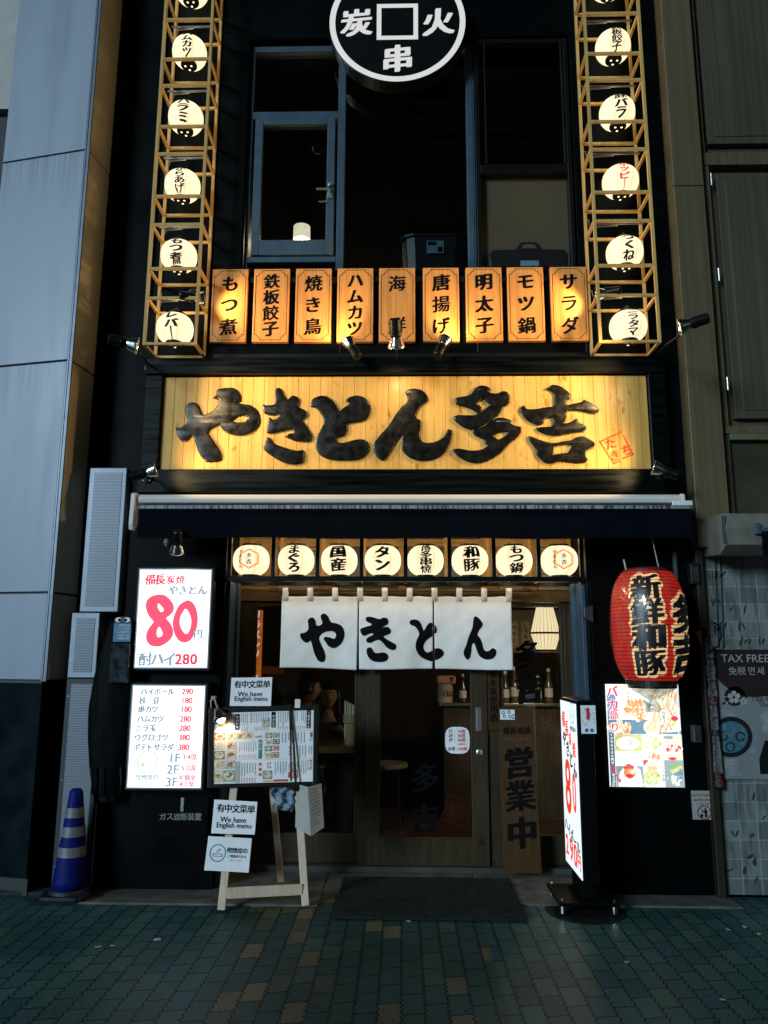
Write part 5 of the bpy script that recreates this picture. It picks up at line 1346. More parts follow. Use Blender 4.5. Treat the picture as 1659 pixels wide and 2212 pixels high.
# three notices
def notice(label, c4_, lines, parent_name='notice_sheet'):
    m, w, h = quadmap(*c4_, 0)
    t = thing(parent_name, label, 'notice', m(w / 2, 0), None)
    g = MB(); mbox(g, m, 0, 0, w, h, -.003, 0); weld(g.build('sheet', PAPER, t))
    return t, (lambda x, y, l=0.0: m(x, y, l + .0015)), w, h
for lab, c4_ in (('laminated notice 有中文菜单 We have English menu standing on top of the menu board', (at(500, 1464, -.16), at(588, 1463, -.16), at(585, 1525, -.18), at(496, 1525, -.18))),
                 ('laminated notice 有中文菜单 We have English menu taped to the easel leg', (at(463, 1727, -.325), at(556, 1732, -.325), at(550, 1803, -.37), at(456, 1800, -.37)))):
    t, m, w, h = notice(lab, c4_, None)
    g = MB(); htext(g, '有中文菜单', m, w * .52, h * .76, w * .19, w * .176, bold=.04); text(g, 'We have', m, w * .48, h * .42, w * .165, bold=.028); text(g, 'English menu', m, w * .51, h * .23, w * .155, bold=.028)
    g.build('lettering', INK, t)
t, m, w, h = notice('white notice with a blue ring smoking symbol on the easel leg', (at(450, 1806, -.372), at(544, 1811, -.372), at(537, 1885, -.40), at(441, 1880, -.40)), None)
g = MB(); htext(g, '喫煙席の', m, w * .70, h * .62, w * .125, w * .118, bold=.035); htext(g, 'ご用意あります', m, w * .70, h * .45, w * .066, w * .062, bold=.03); htext(g, '店内にございます', m, w * .68, h * .33, w * .035, w * .036, bold=.0); g.build('lettering', INK, t)
s = w * .185; mm_ = lambda x, y, l=0.0: m(w * .26 + x, h * .52 + y, l)
BLUER = mat('blue_green_ring', (.02, .22, .36), .5)
g = MB(); g.ring(mm_, 0, 0, s, s * .12, 0, 36); g.build('smoking_ring', BLUER, t)
g = MB(); q = s * .06
g.line(mm_, [(-s * .55, -s * .36), (s * .55, -s * .36), (s * .55, -s * .1), (-s * .55, -s * .1), (-s * .55, -s * .36)], q); g.line(mm_, [(s * .2, s * .1), (-s * .05, s * .1), (-s * .12, s * .22), (s * .0, s * .32), (s * .24, s * .32), (s * .3, s * .42), (s * .15, s * .5)], q); g.build('smoking_symbol', INK, t)
# clip lamp
t = thing('clip_lamp', 'small black clip lamp lighting the corner of the menu board', 'clip lamp', at(462, 1520, -.12))
a = at(463, 1508, -.16); b = at(470, 1530, -.22); c = at(478, 1556, -.255); d = (c - b).normalized()
g = MB(); g.lathe([(.018, -.055), (.026, -.05), (.032, -.02), (.048, .02), (.052, .028)], c - d * .03, 20, d); g.build('lamp_shade', mat('glossy_black_enamel', (.012, .012, .013), .12), t, smooth=True)
g = MB(); g.lathe([(.026, 0), (.030, .012), (.018, .03)], c - d * .014, 16, d); g.build('bulb', emit('clip_lamp_bulb', (1, .85, .6), 5.0), t)
g = MB(); g.tube([at(455, 1515, -.125), a, b], .006, 8); g.build('arm', STEEL, t)
g = MB(); g.box(a.x - .02, a.x + .012, a.y - .01, a.y + .03, a.z - .012, a.z + .014); g.build('clip', STEEL, t, bevel=.003)
g = MB(); g.tube([at(456, 1512, -.118), at(453, 1600, -.118), at(450, 1690, -.118)], .003, 6); g.build('power_cord', WHITEP, t)
lamp(t, 'SPOT', c + d * .012, 4.5, (1, .80, .52), spot_size=R(120), spot_blend=.8, shadow_soft_size=.02, aim=c + Vector((.05, .12, -.22)))
# sheet holder clips on the board top
g = MB(); p = at(643, 1522, -.17); g.box(p.x - .018, p.x + .018, p.y - .008, p.y + .008, p.z - .022, p.z + .035); tag(g.build('paper_clip', WHITEP, origin=p, bevel=.003), 'small white clip standing on the top edge of the menu board', 'clip')
# ================================================================== standing light sign by the door
XS = at(1250, 1700, -.45).x; YN0, YF0, SZ0, SZ1 = -.45, .03, 0.215, 1.242
ss = thing('standing_sign', 'tall lit standing sign with red 80 turned side-on near the notice board', 'standing sign', (XS + .07, -.21, 0.013))
g = MB(); g.box(XS + .004, XS + .105, YN0 - .012, YF0, SZ0 - .02, SZ1 + .022); g.build('body', mat('sign_body_black', (.0012, .002, .0022), .5, spec=.08), ss, bevel=.006)
g = MB(); g.box(XS + .015, XS + .10, -.36, -.08, .085, SZ0 - .021); g.build('post', bpy.data.materials['sign_body_black'], ss, bevel=.004)
SLIT = emit('sign_lit_face', (0.86, 0.93, 1.0), 0.82); SRED = emit('sign_red_print', (0.80, 0.055, 0.01), 0.85); SBLK = mat('sign_black_print', (.012, .014, .018), .5); SBLU = emit('sign_blue_print', (.05, .30, .62), .8)
g = MB(); g.box(XS, XS + .0035, YN0, YF0 - .012, SZ0, SZ1); g.build('lit_face', SLIT, ss)
fw2, fh2 = YF0 - .012 - YN0, SZ1 - SZ0
fm2 = plane((XS, YF0 - .012, SZ0), (0, -1, 0), (0, 0, 1))
def st(g, ch, fx, fv, size, **kw): text(g, ch, fm2, fx * fw2, (1 - fv) * fh2, size, **kw)
g = MB()
for ch, fx, fv, s in (('備', .2, .115, .095), ('長', .40, .17, .095), ('炭', .60, .222, .075), ('焼', .82, .275, .09)): st(g, ch, fx, fv, s, bold=.05, brush=True, ys=1.15)
st(g, '8', .36, .52, .47, bold=.03, xs=.75); st(g, '0', .74, .535, .33, bold=.03, xs=.62)
for ch, fx, fv, s in (('2', .16, .885, .17), ('9', .42, .89, .19), ('0', .66, .90, .19), ('円', .88, .915, .10)): st(g, ch, fx, fv, s, bold=.045)
g.build('red_lettering', SRED, ss)
g = MB()
for ch, fx, fv, s in (('や', .22, .235, .10), ('き', .42, .29, .10), ('と', .62, .345, .10), ('ん', .84, .395, .10)): st(g, ch, fx, fv, s, bold=.06, brush=True, ys=1.1)
for i, ch in enumerate('ハイボール'): st(g, ch, .14 + .18 * i, .765 + .018 * i, .085, bold=.035, brush=True)
for i, ch in enumerate('喫煙席の'): st(g, ch, .66 + .09 * i, .155, .035, bold=.03)
g.build('black_lettering', SBLK, ss)
g = MB(); q = lambda x, y, l=0.0: fm2(.78 * fw2 + x, .94 * fh2 + y, l); g.ring(q, 0, 0, .066, .007, 0, 32); g.build('smoking_ring', SBLU, ss)
g = MB(); g.line(q, [(-.035, -.022), (.035, -.022), (.035, -.006), (-.035, -.006), (-.035, -.022)], .003); g.line(q, [(.015, .01), (-.005, .01), (-.008, .018), (.01, .024), (.018, .03)], .003); g.build('smoking_symbol', SBLK, ss)
bx0, bx1, by0, by1 = 0.965, 1.445, -.43, -.02
bx0, bx1 = at(1180, 1908, -.03).x, at(1340, 1945, -.43).x
g = MB(); g.box(bx0, bx1, by0, by1, .066, .084); weld(g.build('base', bpy.data.materials['sign_body_black'], ss, bevel=.006))
for (x, y) in ((bx0 + .03, by0 + .03), (bx1 - .03, by0 + .03), (bx0 + .03, by1 - .03), (bx1 - .03, by1 - .03)):
    g = MB(); g.lathe([(.013, .013), (.018, .02), (.018, .06), (.010, .066)], (x, y, 0), 14); g.lathe([(.011, .084), (.011, .094), (.006, .10)], (x, y, 0), 12); g.build('foot', CHROME, ss)
g = MB(); pr = plane((XS + .07, YN0 - .012, SZ1 - .09))
g.rect(pr, -.043, -.085, .050, .085); g.k = 1
for i in range(26): 
    a, b = random.uniform(-.036, .036), random.uniform(-.04, .075); g.rect(pr, a, b, a + .007, b + .005, .0008)
g.k = 2; g.rect(pr, -.008, -.0, .012, .07, .001); g.k = 3; g.rect(pr, -.02, -.075, .0, -.055, .001); g.rect(pr, .012, -.075, .032, -.055, .001)
tag(g.build('sticker', [PAPER, GREYINK, RED, mat('blue_mark', (.03, .12, .32), .5)], origin=(XS + .07, YN0 - .013, SZ1 - .09)), 'white sticker with a red stripe on the end of the standing sign', 'sticker')
g = MB(); g.lathe([(.24, 0), (.24, .003), (.22, .006), (.18, .007)], ((bx0 + bx1) / 2, -.30, .0), 48); tag(g.build('round_base_plate', mat('dark_base_plate', (.006, .008, .008), .7, vary=.5, scale=20, bmp=.2, spec=.15), origin=((bx0 + bx1) / 2, -.30, 0)), 'dark round cover in the paving under the standing sign', 'manhole cover')  # thin round base plate lying under the standing sign

# ================================================================== notice boards by the door
t = thing('notice_board', 'tall brown board brushed 営業中 leaning beside the door', 'notice board', (at(1127, 1880, .3).x, .3, .055))
A_, B_, C_, D_ = at(1078, 1528, .40), at(1151, 1527, .40), at(1171, 1887, .30), at(1089, 1887, .30)
m, w, h = quadmap(A_, B_, C_, D_, 0)
g = MB(); mbox(g, m, 0, 0, w, h, -.022, 0); weld(g.build('board', NOTICEW, t, bevel=.002))
mq = lambda x, y, l=0.0: m(x, y, l + .0015)
g = MB(); 
for ch, fy in (('営', .655), ('業', .455), ('中', .235)): text(g, ch, mq, w * .52, h * fy, w * .86, bold=.06, brush=True)
htext(g, '備長炭焼', mq, w * .5, h * .852, w * .21, w * .205, bold=.03, brush=True); g.build('lettering', INK, t)
g = MB(); htext(g, 'やきとん80円', mq, w * .5, h * .80, w * .13, w * .115, bold=.0); g.build('faint_lettering', mat('faded_brown_ink', (.10, .05, .02), .6), t)
t = thing('door_plate', 'narrow wooden strip lettered 備長木炭使用店 on the post beside the door handle', 'wooden strip', (at(1066, 1600, .485).x, .485, at(1066, 1655, .485).z))
p = at(1066, 1530, .485); w = (at(1081, 1560, .485).x - at(1055, 1560, .485).x); z1 = at(1066, 1440, .485).z; z0 = at(1066, 1577, .485).z
g = MB(); g.box(p.x - w / 2, p.x + w / 2, .478, .4895, z0, z1); g.build('board', NOTICEW, t, bevel=.002)
g = MB(); vtext(g, '備長木炭使用店', plane((p.x, .478, (z0 + z1) / 2 + .05)), 0, 0, .062, .063, bold=.04); g.build('lettering', INK, t)
g = MB(); p = at(1096, 1544, .385); pr = plane(p); g.rect(pr, -.053, -.034, .053, .036)
g.k = 1
for a, b in ((-.03, .016), (.012, .02), (-.022, -.012), (.018, -.012)): g.ring(pr, a, b, .015, .010, .001, 14)
g.k = 2; g.rect(pr, .034, -.028, .048, -.014, .001); g.rect(pr, .034, -.006, .048, .004, .001)
tag(g.build('sticker', [PAPER, mat('grey_blue_pattern', (.25, .32, .42), .5), bpy.data.materials['blue_mark']], origin=p), 'pale card with grey blue circles at the top of the 営業中 board', 'sticker')
# seat count sticker on the door glass
p = at(988, 1599, .4835); t = thing('seat_sticker', 'rounded white sticker listing seats per floor on the door glass', 'sticker', p)
mp = plane(p + Vector((0, -.002, 0)), base=0); k = at(989, 1599, .483).x - at(988, 1599, .483).x; a, b = 26.5 * k, 28 * k
g = MB(); P = []
for i in range(40):
    q = 2 * math.pi * i / 40; c_, s_ = math.cos(q), math.sin(q); rr_ = 1 / (abs(c_ / a) ** 3.4 + abs(s_ / b) ** 3.4) ** (1 / 3.4); P.append((rr_ * c_, rr_ * s_))
g.prism([mp(x, y) for x, y in P], (0, .0015, 0)); g.build('sheet', PAPER, t)
g = MB(); h_ = MB(); ms = lambda x, y, l=0.0: mp(x, y, l + .0015)
for s, r_, y in (('1F :', '34席', 19), ('2F :', '50席', 10), ('3F :', '46席', 1)):
    text(g, s, ms, -12 * k, y * k, 9.5 * k, bold=.025); text(h_, r_, ms, 9 * k, y * k, 9.0 * k, bold=.03)
text(g, '全席 :', ms, -11 * k, -17.5 * k, 8.2 * k, bold=.02); text(h_, '130席', ms, 11 * k, -17.5 * k, 8.6 * k, bold=.03); text(h_, '（半個室あり）', ms, 11 * k, -8 * k, 3.6 * k, bold=.02)
g.build('black_lettering', INK, t); h_.build('red_lettering', RED, t)
# small red strip sign on the left jamb
g = MB(); p = at(492, 1395, .03); pr = plane((JL + .001, .10, at(492, 1390, .1).z), (0, 1, 0), (0, 0, 1))
g.rect(pr, -.03, -.24, .03, .24); g.k = 1
for i in range(9): g.rect(pr, -.012, -.16 + .03 * i, .012, -.142 + .03 * i, .001)
g.rect(pr, -.025, .17, .025, .22, .001)
tag(g.build('strip_sign', [mat('orange_red_strip', (.50, .07, .02), .5), PAPER], origin=(JL, .1, 1.5)), 'thin orange red strip sign on the entrance jamb beside the price boxes', 'strip sign')

# ================================================================== big red lantern in a clear bag
RA, RB = 0.236, 0.415
CL = Vector((at(1402, 1360, -.30).x, -.30, at(1402, 1352, -.30).z))
CUT = .345
def rprof(z):
    q = min(.999, abs(z) / RB); return RA * (1 - q ** 2.9) ** (1 / 2.2)
def ribbed(name, col, em):
    m, nt, N, L, p = newmat(name)
    tc = N.new('ShaderNodeTexCoord'); sp = N.new('ShaderNodeSeparateXYZ'); L.new(tc.outputs['Object'], sp.inputs[0])
    a = N.new('ShaderNodeMath'); a.operation = 'MULTIPLY'; a.inputs[1].default_value = math.pi / .0235; L.new(sp.outputs[2], a.inputs[0])
    b = N.new('ShaderNodeMath'); b.operation = 'SINE'; L.new(a.outputs[0], b.inputs[0])
    c = N.new('ShaderNodeMath'); c.operation = 'ABSOLUTE'; L.new(b.outputs[0], c.inputs[0])
    nz = ramp(nt, noise_fac(nt, 7, 4), [(.3, tuple(x * .72 for x in col)), (.7, col)])
    r = ramp(nt, c.outputs[0], [(.20, (.10, .04, .02)), (.40, (1, 1, 1))])
    mx = N.new('ShaderNodeMix'); mx.data_type = 'RGBA'; mx.blend_type = 'MULTIPLY'; mx.inputs['Factor'].default_value = 1; L.new(nz, mx.inputs['A']); L.new(r, mx.inputs['B'])
    L.new(mx.outputs['Result'], p.inputs['Base Color']); L.new(mx.outputs['Result'], p.inputs['Emission Color']); p.inputs['Emission Strength'].default_value = em; p.inputs['Roughness'].default_value = .55
    return m
RPAPER = ribbed('red_lantern_paper', (.36, .008, .003), .95); CPAPER = ribbed('cream_lantern_paper', (.80, .50, .23), .85)
rl = thing('red_lantern', 'big red paper lantern lettered 新鮮和豚 wrapped in a clear plastic bag', 'lantern', CL)
g = MB(); n = 90; zs = [-CUT + (CUT * 2) * i / n for i in range(n + 1)]
g.lathe([(rprof(z) - .0022 * (1 - abs(math.sin(math.pi * z / .0235))), z) for z in zs], CL, 48, caps=False); weld(g.build('paper_shade', RPAPER, rl, smooth=True))
rc = rprof(CUT)
g = MB(); g.lathe([(rc * .92, -.05), (rc * .95, -.048), (rc * .95, .01), (rc * .8, .012)], CL + Vector((0, 0, -CUT)), 32); g.build('bottom_collar', BLACKM, rl)
g = MB(); g.lathe([(rc * .9, 0), (rc * .92, .018), (rc * .7, .03)], CL + Vector((0, 0, CUT)), 32); g.build('top_collar', mat('dark_red_collar', (.12, .012, .008), .5), rl)
g = MB(); g.tube([CL + Vector((-.12, 0, CUT - .02)), CL + Vector((-.14, 0, CUT + .09))], .006, 6); g.tube([CL + Vector((.1, .02, CUT)), CL + Vector((.06, .1, CUT + .4)), CL + Vector((.06, .29, CUT + .45))], .005, 6); g.build('hanger', mat('pale_stick', (.45, .40, .33), .5), rl)
def rmap(phi0, base):
    def f(x, y, l=0.0):
        y2 = max(-CUT, min(CUT, y)); r = rprof(y2) + base + l; ph = phi0 + x / RA
        return CL + Vector((r * math.sin(ph), -r * math.cos(ph), y2))
    return f
for (w, ph, cy, sz, stp, xs) in (('新鮮和豚', -.33, .002, .168, .158, 1.22), ('多吉', .84, -.05, .25, .25, 1.0)):
    g = MB(); vtext(g, w, rmap(ph, .003), 0, cy, sz, stp, fat=.13, sub=.025, xs=xs); g.build('letter_outline', CPAPER, rl)
    g = MB(); vtext(g, w, rmap(ph, .0065), 0, cy, sz, stp, bold=.10, brush=True, sub=.025, xs=xs); g.build('lettering', mat('glossy_lantern_ink', (.008, .008, .010), .35, vary=.2) if 'glossy_lantern_ink' not in bpy.data.materials else bpy.data.materials['glossy_lantern_ink'], rl)
def bagmat(name, lim):
    m = bpy.data.materials.new(name); m.use_nodes = True; nt = m.node_tree; N = nt.nodes; L = nt.links; N.remove(N['Principled BSDF'])
    t_ = N.new('ShaderNodeBsdfTransparent'); t_.inputs[0].default_value = (.97, .97, .96, 1); gl = N.new('ShaderNodeBsdfGlossy'); gl.inputs['Roughness'].default_value = .12; df = N.new('ShaderNodeBsdfDiffuse'); df.inputs[0].default_value = (.40, .38, .33, 1)
    f = noise_fac(nt, 26, 4, (1, 1, .25)); b = N.new('ShaderNodeBump'); b.inputs['Strength'].default_value = .8; b.inputs['Distance'].default_value = .01; L.new(f, b.inputs['Height']); L.new(b.outputs[0], gl.inputs['Normal'])
    m1 = N.new('ShaderNodeMixShader'); m1.inputs[0].default_value = .5; L.new(gl.outputs[0], m1.inputs[1]); L.new(df.outputs[0], m1.inputs[2])
    m2 = N.new('ShaderNodeMixShader'); L.new(ramp(nt, f, [(.42, (lim[0],) * 3), (.72, (lim[1],) * 3)]), m2.inputs[0]); L.new(t_.outputs[0], m2.inputs[1]); L.new(m1.outputs[0], m2.inputs[2]); L.new(m2.outputs[0], N['Material Output'].inputs[0])
    return m
g = MB(); n = 40; vs = []; fs = []
prof = [(rprof(z) + .009, z) for z in [CUT - .69 * i / 22 for i in range(23)]]
prof = [(rc * .55, CUT + .035)] + prof + [(rc * 1.0, -CUT - .03), (.115, -CUT - .07), (.06, -CUT - .10), (.028, -CUT - .122), (.022, -CUT - .132), (.04, -CUT - .155), (.05, -CUT - .18), (.035, -CUT - .20)]
for i, (r_, z) in enumerate(prof):
    for j in range(n):
        a = 2 * math.pi * j / n; wv = 1 + (.012 * math.sin(7 * a + 9 * z) + .008 * math.sin(13 * a - 6 * z)) * (3.5 if z < -CUT else 1)
        vs.append(CL + Vector((r_ * wv * math.cos(a), r_ * wv * math.sin(a), z)))
for i in range(len(prof) - 1):
    for j in range(n): fs.append((i * n + j, i * n + (j + 1) % n, (i + 1) * n + (j + 1) % n, (i + 1) * n + j))
KN = [f for f in fs if vs[f[0]].z - CL.z < -CUT - .02]
g.add(vs, [f for f in fs if f not in set(KN)]); g.build('plastic_cover', bagmat('clear_plastic_bag', (.01, .20)), rl, smooth=True)
g = MB(); g.add(vs, KN); g.build('bag_knot', bagmat('gathered_plastic_bag', (.18, .62)), rl, smooth=True)

# ================================================================== backlit dish poster
p0, p1 = at(1310.5, 1478, -.04), at(1474, 1701, -.04)
X0, X1, Z1, Z0 = p0.x, p1.x - .0, p0.z, p1.z
X0 -= .004; X1 = at(1478, 1690, -.04).x
t = thing('dish_poster', 'backlit dish poster titled バカ盛り under the red lantern', 'poster', ((X0 + X1) / 2, -.012, Z0))
g = MB(); g.box(X0, X1, -.04, -.013, Z0, Z1); g.build('lit_panel', emit('poster_lit_paper', (1.0, .99, .94), 1.12), t)
pw, ph_ = X1 - X0, Z1 - Z0
def pp(x, y, l=0.0): return Vector((X0 + x * pw, -.0415 - l, Z1 - y * ph_))
PC = {n: emit('poster_' + n, c, s, 0.0 if n in ('white', 'red', 'pink', 'navy') else 0.34, 75) for n, c, s in (('blue', (.22, .38, .52), .9), ('navy', (.12, .22, .34), .8), ('orange', (1, .42, .16), 1.0), ('peach', (1, .66, .40), 1.05), ('cream', (1, .88, .62), 1.1), ('lime', (.80, .85, .30), 1.0), ('pale', (.90, .93, .80), 1.1), ('red', (.90, .06, .05), .9), ('pink', (.85, .08, .16), .85), ('green', (.35, .62, .22), .9), ('white', (1, 1, 1), 1.2), ('grey', (.45, .50, .55), .9))}
PN = list(PC); g = MB(); K = lambda n: setattr(g, 'k', PN.index(n))
K('pale'); g.rect(pp, 0, 0, 1, .49, 0)
K('blue'); g.rect(pp, .0, .10, .12, .49, .0004); g.rect(pp, .28, .34, .52, .49, .0004); g.poly(pp, [(.5, .15), (.62, .2), (.55, .3), (.42, .3)], .0004); g.rect(pp, .70, .455, 1, .49, .0004); K('navy'); g.rect(pp, 0, .49, .075, 1, .0004)
L_ = [0]
def blob(cx, cy, rx, ry, n, cols, sz=.035):
    for i in range(n):
        a = random.uniform(0, 6.28); q = math.sqrt(random.random()); K(random.choice(cols)); L_[0] += 1
        s = sz * random.uniform(.5, 1.2); g.disc(pp, cx + rx * q * math.cos(a), cy + ry * q * math.sin(a), s, .0008 + (L_[0] % 90) * .00002, 8, s * .55 * random.uniform(.5, 1.2), random.uniform(0, 3), .3)
def bowl(cx, cy, r, ry, depth, col='blue', rim='white'):
    K(rim); g.disc(pp, cx, cy, r * 1.04, .0006, 28, ry * 1.08); K(col)
    P = [(cx + r * math.cos(R(a)), cy + .004 + (depth if True else 0) * math.sin(R(a))) for a in range(0, 181, 12)]
    g.poly(pp, P, .00065)
bowl(.40, .345, .205, .035, .125); blob(.40, .26, .17, .10, 130, ['orange', 'peach', 'cream', 'orange', 'white'], .034)
blob(.16, .43, .15, .055, 70, ['peach', 'cream', 'orange', 'white'], .034)
K('cream'); g.disc(pp, .58, .42, .095, .0007, 18, .07); blob(.58, .42, .06, .04, 12, ['peach', 'cream'], .03)
for i in range(60):
    K(random.choice(['orange', 'peach', 'cream', 'lime', 'white'])); a = random.uniform(-.5, .5); x, y = random.uniform(.64, .97), random.uniform(.04, .42); L_[0] += 1
    g.line(pp, [(x, y), (x + .10 * math.sin(a), y + .07 * math.cos(a))], .016, .0008 + (L_[0] % 90) * .00002)
for i in range(16):
    K(random.choice(['lime', 'cream', 'pale'])); x = random.uniform(.02, .6); g.line(pp, [(x, .02), (x + random.uniform(.05, .18), .055 + random.uniform(-.02, .03))], .014, .0009 + i * .00002)
K('white'); g.disc(pp, .90, .36, .095, .0006, 20, .05); K('pink'); g.disc(pp, .92, .335, .05, .0026, 14, .025); K('white'); g.disc(pp, .80, .44, .19, .0005, 24, .03)
# lower grid
cells = [(.08, .495, .45, .655, 'lime'), (.08, .66, .45, .80, 'white'), (.08, .80, .45, 1.0, 'grey'), (.455, .495, .74, .735, 'pale'), (.745, .495, 1.0, .735, 'cream'), (.455, .74, .74, 1.0, 'pale'), (.745, .74, 1.0, 1.0, 'grey')]
for c in cells: K(c[4]); g.rect(pp, c[0], c[1], c[2], c[3], .0005)
K('white'); g.disc(pp, .26, .58, .16, .0007, 24, .065); blob(.30, .57, .07, .03, 10, ['cream', 'pale', 'peach', 'white'], .03)
K('white'); P = [(.11, .93), (.13, .86), (.20, .81), (.36, .80), (.41, .84), (.44, .97), (.44, .995), (.10, .995)]; g.poly(pp, P, .0007)
K('red'); g.poly(pp, [(.19, .805), (.25, .775), (.33, .80), (.32, .825), (.19, .835)], .0009); K('orange'); g.disc(pp, .265, .865, .085, .0009, 18, .05); K('red'); g.disc(pp, .265, .895, .055, .0011, 14, .022); K('cream'); g.disc(pp, .30, .855, .04, .0012, 12, .022)
blob(.60, .60, .10, .07, 34, ['white', 'pale', 'cream', 'lime'], .04); blob(.60, .70, .10, .02, 12, ['peach', 'cream', 'orange'], .03)
K('white'); g.disc(pp, .87, .63, .14, .0007, 20, .05); blob(.88, .62, .10, .045, 44, ['peach', 'orange', 'pink', 'white', 'cream'], .028); K('grey'); g.disc(pp, .82, .52, .07, .0008, 16, .018); K('red'); g.disc(pp, .86, .725, .06, .0012, 14, .014)
K('lime'); g.disc(pp, .57, .91, .12, .0007, 22, .07); blob(.58, .92, .10, .05, 40, ['green', 'lime', 'pale'], .03); K('peach'); g.rect(pp, .51, .77, .64, .84, .0008); K('cream'); g.rect(pp, .51, .765, .64, .80, .0010); K('pink'); g.poly(pp, [(.457, .742), (.53, .742), (.46, .80)], .0008)
K('green'); g.poly(pp, [(.80, .80), (.96, .755), (.97, .785), (.81, .83)], .0008); K('lime'); g.poly(pp, [(.82, .84), (.98, .79), (.985, .82), (.84, .875)], .0009); blob(.88, .93, .09, .04, 26, ['pale', 'white', 'green', 'grey'], .03); K('blue'); g.poly(pp, [(.84, .88), (.99, .83), (.99, .88), (.86, .90)], .0008)
K('grey')
for c in cells: g.line(pp, [(c[0], c[1]), (c[2], c[1]), (c[2], c[3])], .004, .0032)
g.build('dish_photos', [PC[n] for n in PN], t)
ppm = lambda x, y, l=0.0: Vector((X0 + x, -.0455 - l, Z0 + y))
def ptx(g, s, fx, fy, size, step, **kw): vtext(g, s, ppm, fx * pw, (1 - fy) * ph_, size, step, **kw)
g = MB(); ptx(g, 'バカ', .075, .135, .082, .086, bold=.10, brush=True); ptx(g, '盛り', .09, .36, .072, .086, bold=.10, brush=True); ptx(g, '+プラス300円で', .037, .635, .019, .0225, bold=.05); ptx(g, 'サイズに', .042, .935, .021, .021, bold=.05); g.build('letter_outline', PC['white'], t)
g = MB(); q = lambda x, y, l=0.0: ppm(x, y, l + .001); ppm_ = ppm
vtext(g, 'バカ', q, .075 * pw, .865 * ph_, .082, .086, bold=.04, brush=True); vtext(g, '盛り', q, .09 * pw, .64 * ph_, .066, .086, bold=.02, brush=True); vtext(g, '大盛', q, .04 * pw, .175 * ph_ + .0, .03, .03, bold=.05)
g.poly(q, [(.065 * pw, .115 * ph_), (.075 * pw, .125 * ph_), (.12 * pw, .075 * ph_), (.13 * pw, .088 * ph_), (.145 * pw, .045 * ph_), (.10 * pw, .05 * ph_), (.11 * pw, .064 * ph_)])
vtext(g, 'バカ盛り', q, .295 * pw, .86 * ph_, .022, .024, bold=.01); g.build('red_lettering', PC['pink'], t)
g = MB(); vtext(g, 'バカ盛り', q, .765 * pw, .70 * ph_, .026, .027, bold=.01); vtext(g, 'ニラ玉', q, .715 * pw, .11 * ph_, .022, .024, bold=.02); vtext(g, 'もつ煮', q, .955 * pw, .13 * ph_, .022, .026, bold=.02); htext(g, 'びっくり', q, .33 * pw, .075 * ph_, .022, .022, bold=.01); htext(g, '1リットル', q, .32 * pw, .04 * ph_, .02, .02, bold=.01); g.build('blue_lettering', PC['navy'], t)
# ================================================================== neighbour on the other side
def clad(name, lo, hi):
    m, nt, N, L, p = newmat(name)
    f = noise_fac(nt, 3.0, 6, (10, 10, .12), dist=.3); f2 = noise_fac(nt, 1.0, 3, (1.2, 1, .5))
    c = ramp(nt, f, [(.3, lo), (.7, hi)]); r = ramp(nt, f2, [(.3, (.78,) * 3), (.7, (1.05,) * 3)])
    mx = N.new('ShaderNodeMix'); mx.data_type = 'RGBA'; mx.blend_type = 'MULTIPLY'; mx.inputs['Factor'].default_value = 1; L.new(c, mx.inputs['A']); L.new(r, mx.inputs['B'])
    L.new(mx.outputs['Result'], p.inputs['Base Color']); p.inputs['Roughness'].default_value = .5; bump(nt, f, .08)
    return m
CLAD = clad('wood_grain_cladding', (.085, .066, .034), (.125, .098, .052)); CLAD2 = clad('wood_grain_door', (.050, .045, .026), (.082, .072, .042))
nb = thing('cladded_building', 'brown wood grain clad building beyond the cage above the サラダ side', 'building', (3.2, -.1, 0))
g = MB(); g.box(2.035, 2.262, -.13, .3, 2.275, 5.0); g.box(2.035, 2.262, -.13, .3, 5.006, 9.0); g.build('pilaster', CLAD, nb, bevel=.005)
g = MB(); g.box(2.266, 6, .02, .3, 2.0, 9.0); g.build('backing_wall', CLAD2, nb)
g = MB()
for z0, z1 in ((3.10, 3.16), (5.225, 5.33), (7.4, 7.5)): g.box(2.266, 6, -.055, .018, z0, z1)
for x in (2.268, 3.32, 4.4): g.box(x, x + .075, -.048, .018, 3.162, 5.223); g.box(x, x + .06, -.048, .018, 5.332, 7.398)
g.build('rail', CLAD, nb, bevel=.004)
for x0, x1, z0, z1 in ((2.40, 3.30, 3.22, 5.17), (3.40, 4.38, 3.22, 5.17), (2.36, 3.30, 5.42, 7.35), (3.40, 4.38, 5.42, 7.35)):
    g = MB(); g.box(x0, x1, -.032, .018, z0, z1); g.box(x0 + .06, x1 - .06, -.038, -.0325, z0 + .06, z1 - .06); g.build('door_panel', CLAD2, nb, bevel=.004)
for z in (3.42, 4.27, 5.05):
    g = MB(); g.lathe([(.009, 0), (.009, .10)], (2.352, -.058, z), 10); g.build('hinge', STEEL, nb)
g = MB(); g.box(2.275, 6, -.02, .018, 2.50, 3.09); g.box(2.275, 2.335, -.06, -.021, 2.50, 3.09); g.build('sign_recess', mat('olive_sign_recess', (.035, .036, .018), .45, vary=.3, scale=4), nb, bevel=.004)
g = MB(); g.box(2.336, 6, -.075, -.021, 3.05, 3.095); g.build('sign_rim', mat('green_rim', (.10, .12, .06), .4), nb, bevel=.003)
g = MB(); g.box(2.155, 2.262, -.10, .28, 0.0, 2.27); g.build('corner_post', mat('dark_brown_post', (.035, .03, .018), .5), nb, bevel=.004) if False else None
g = MB(); g.box(2.035, 2.085, -.06, .28, 0.0, 2.27); g.build('corner_post', mat('dark_brown_post', (.014, .012, .006), .5, vary=.3), nb, bevel=.004)
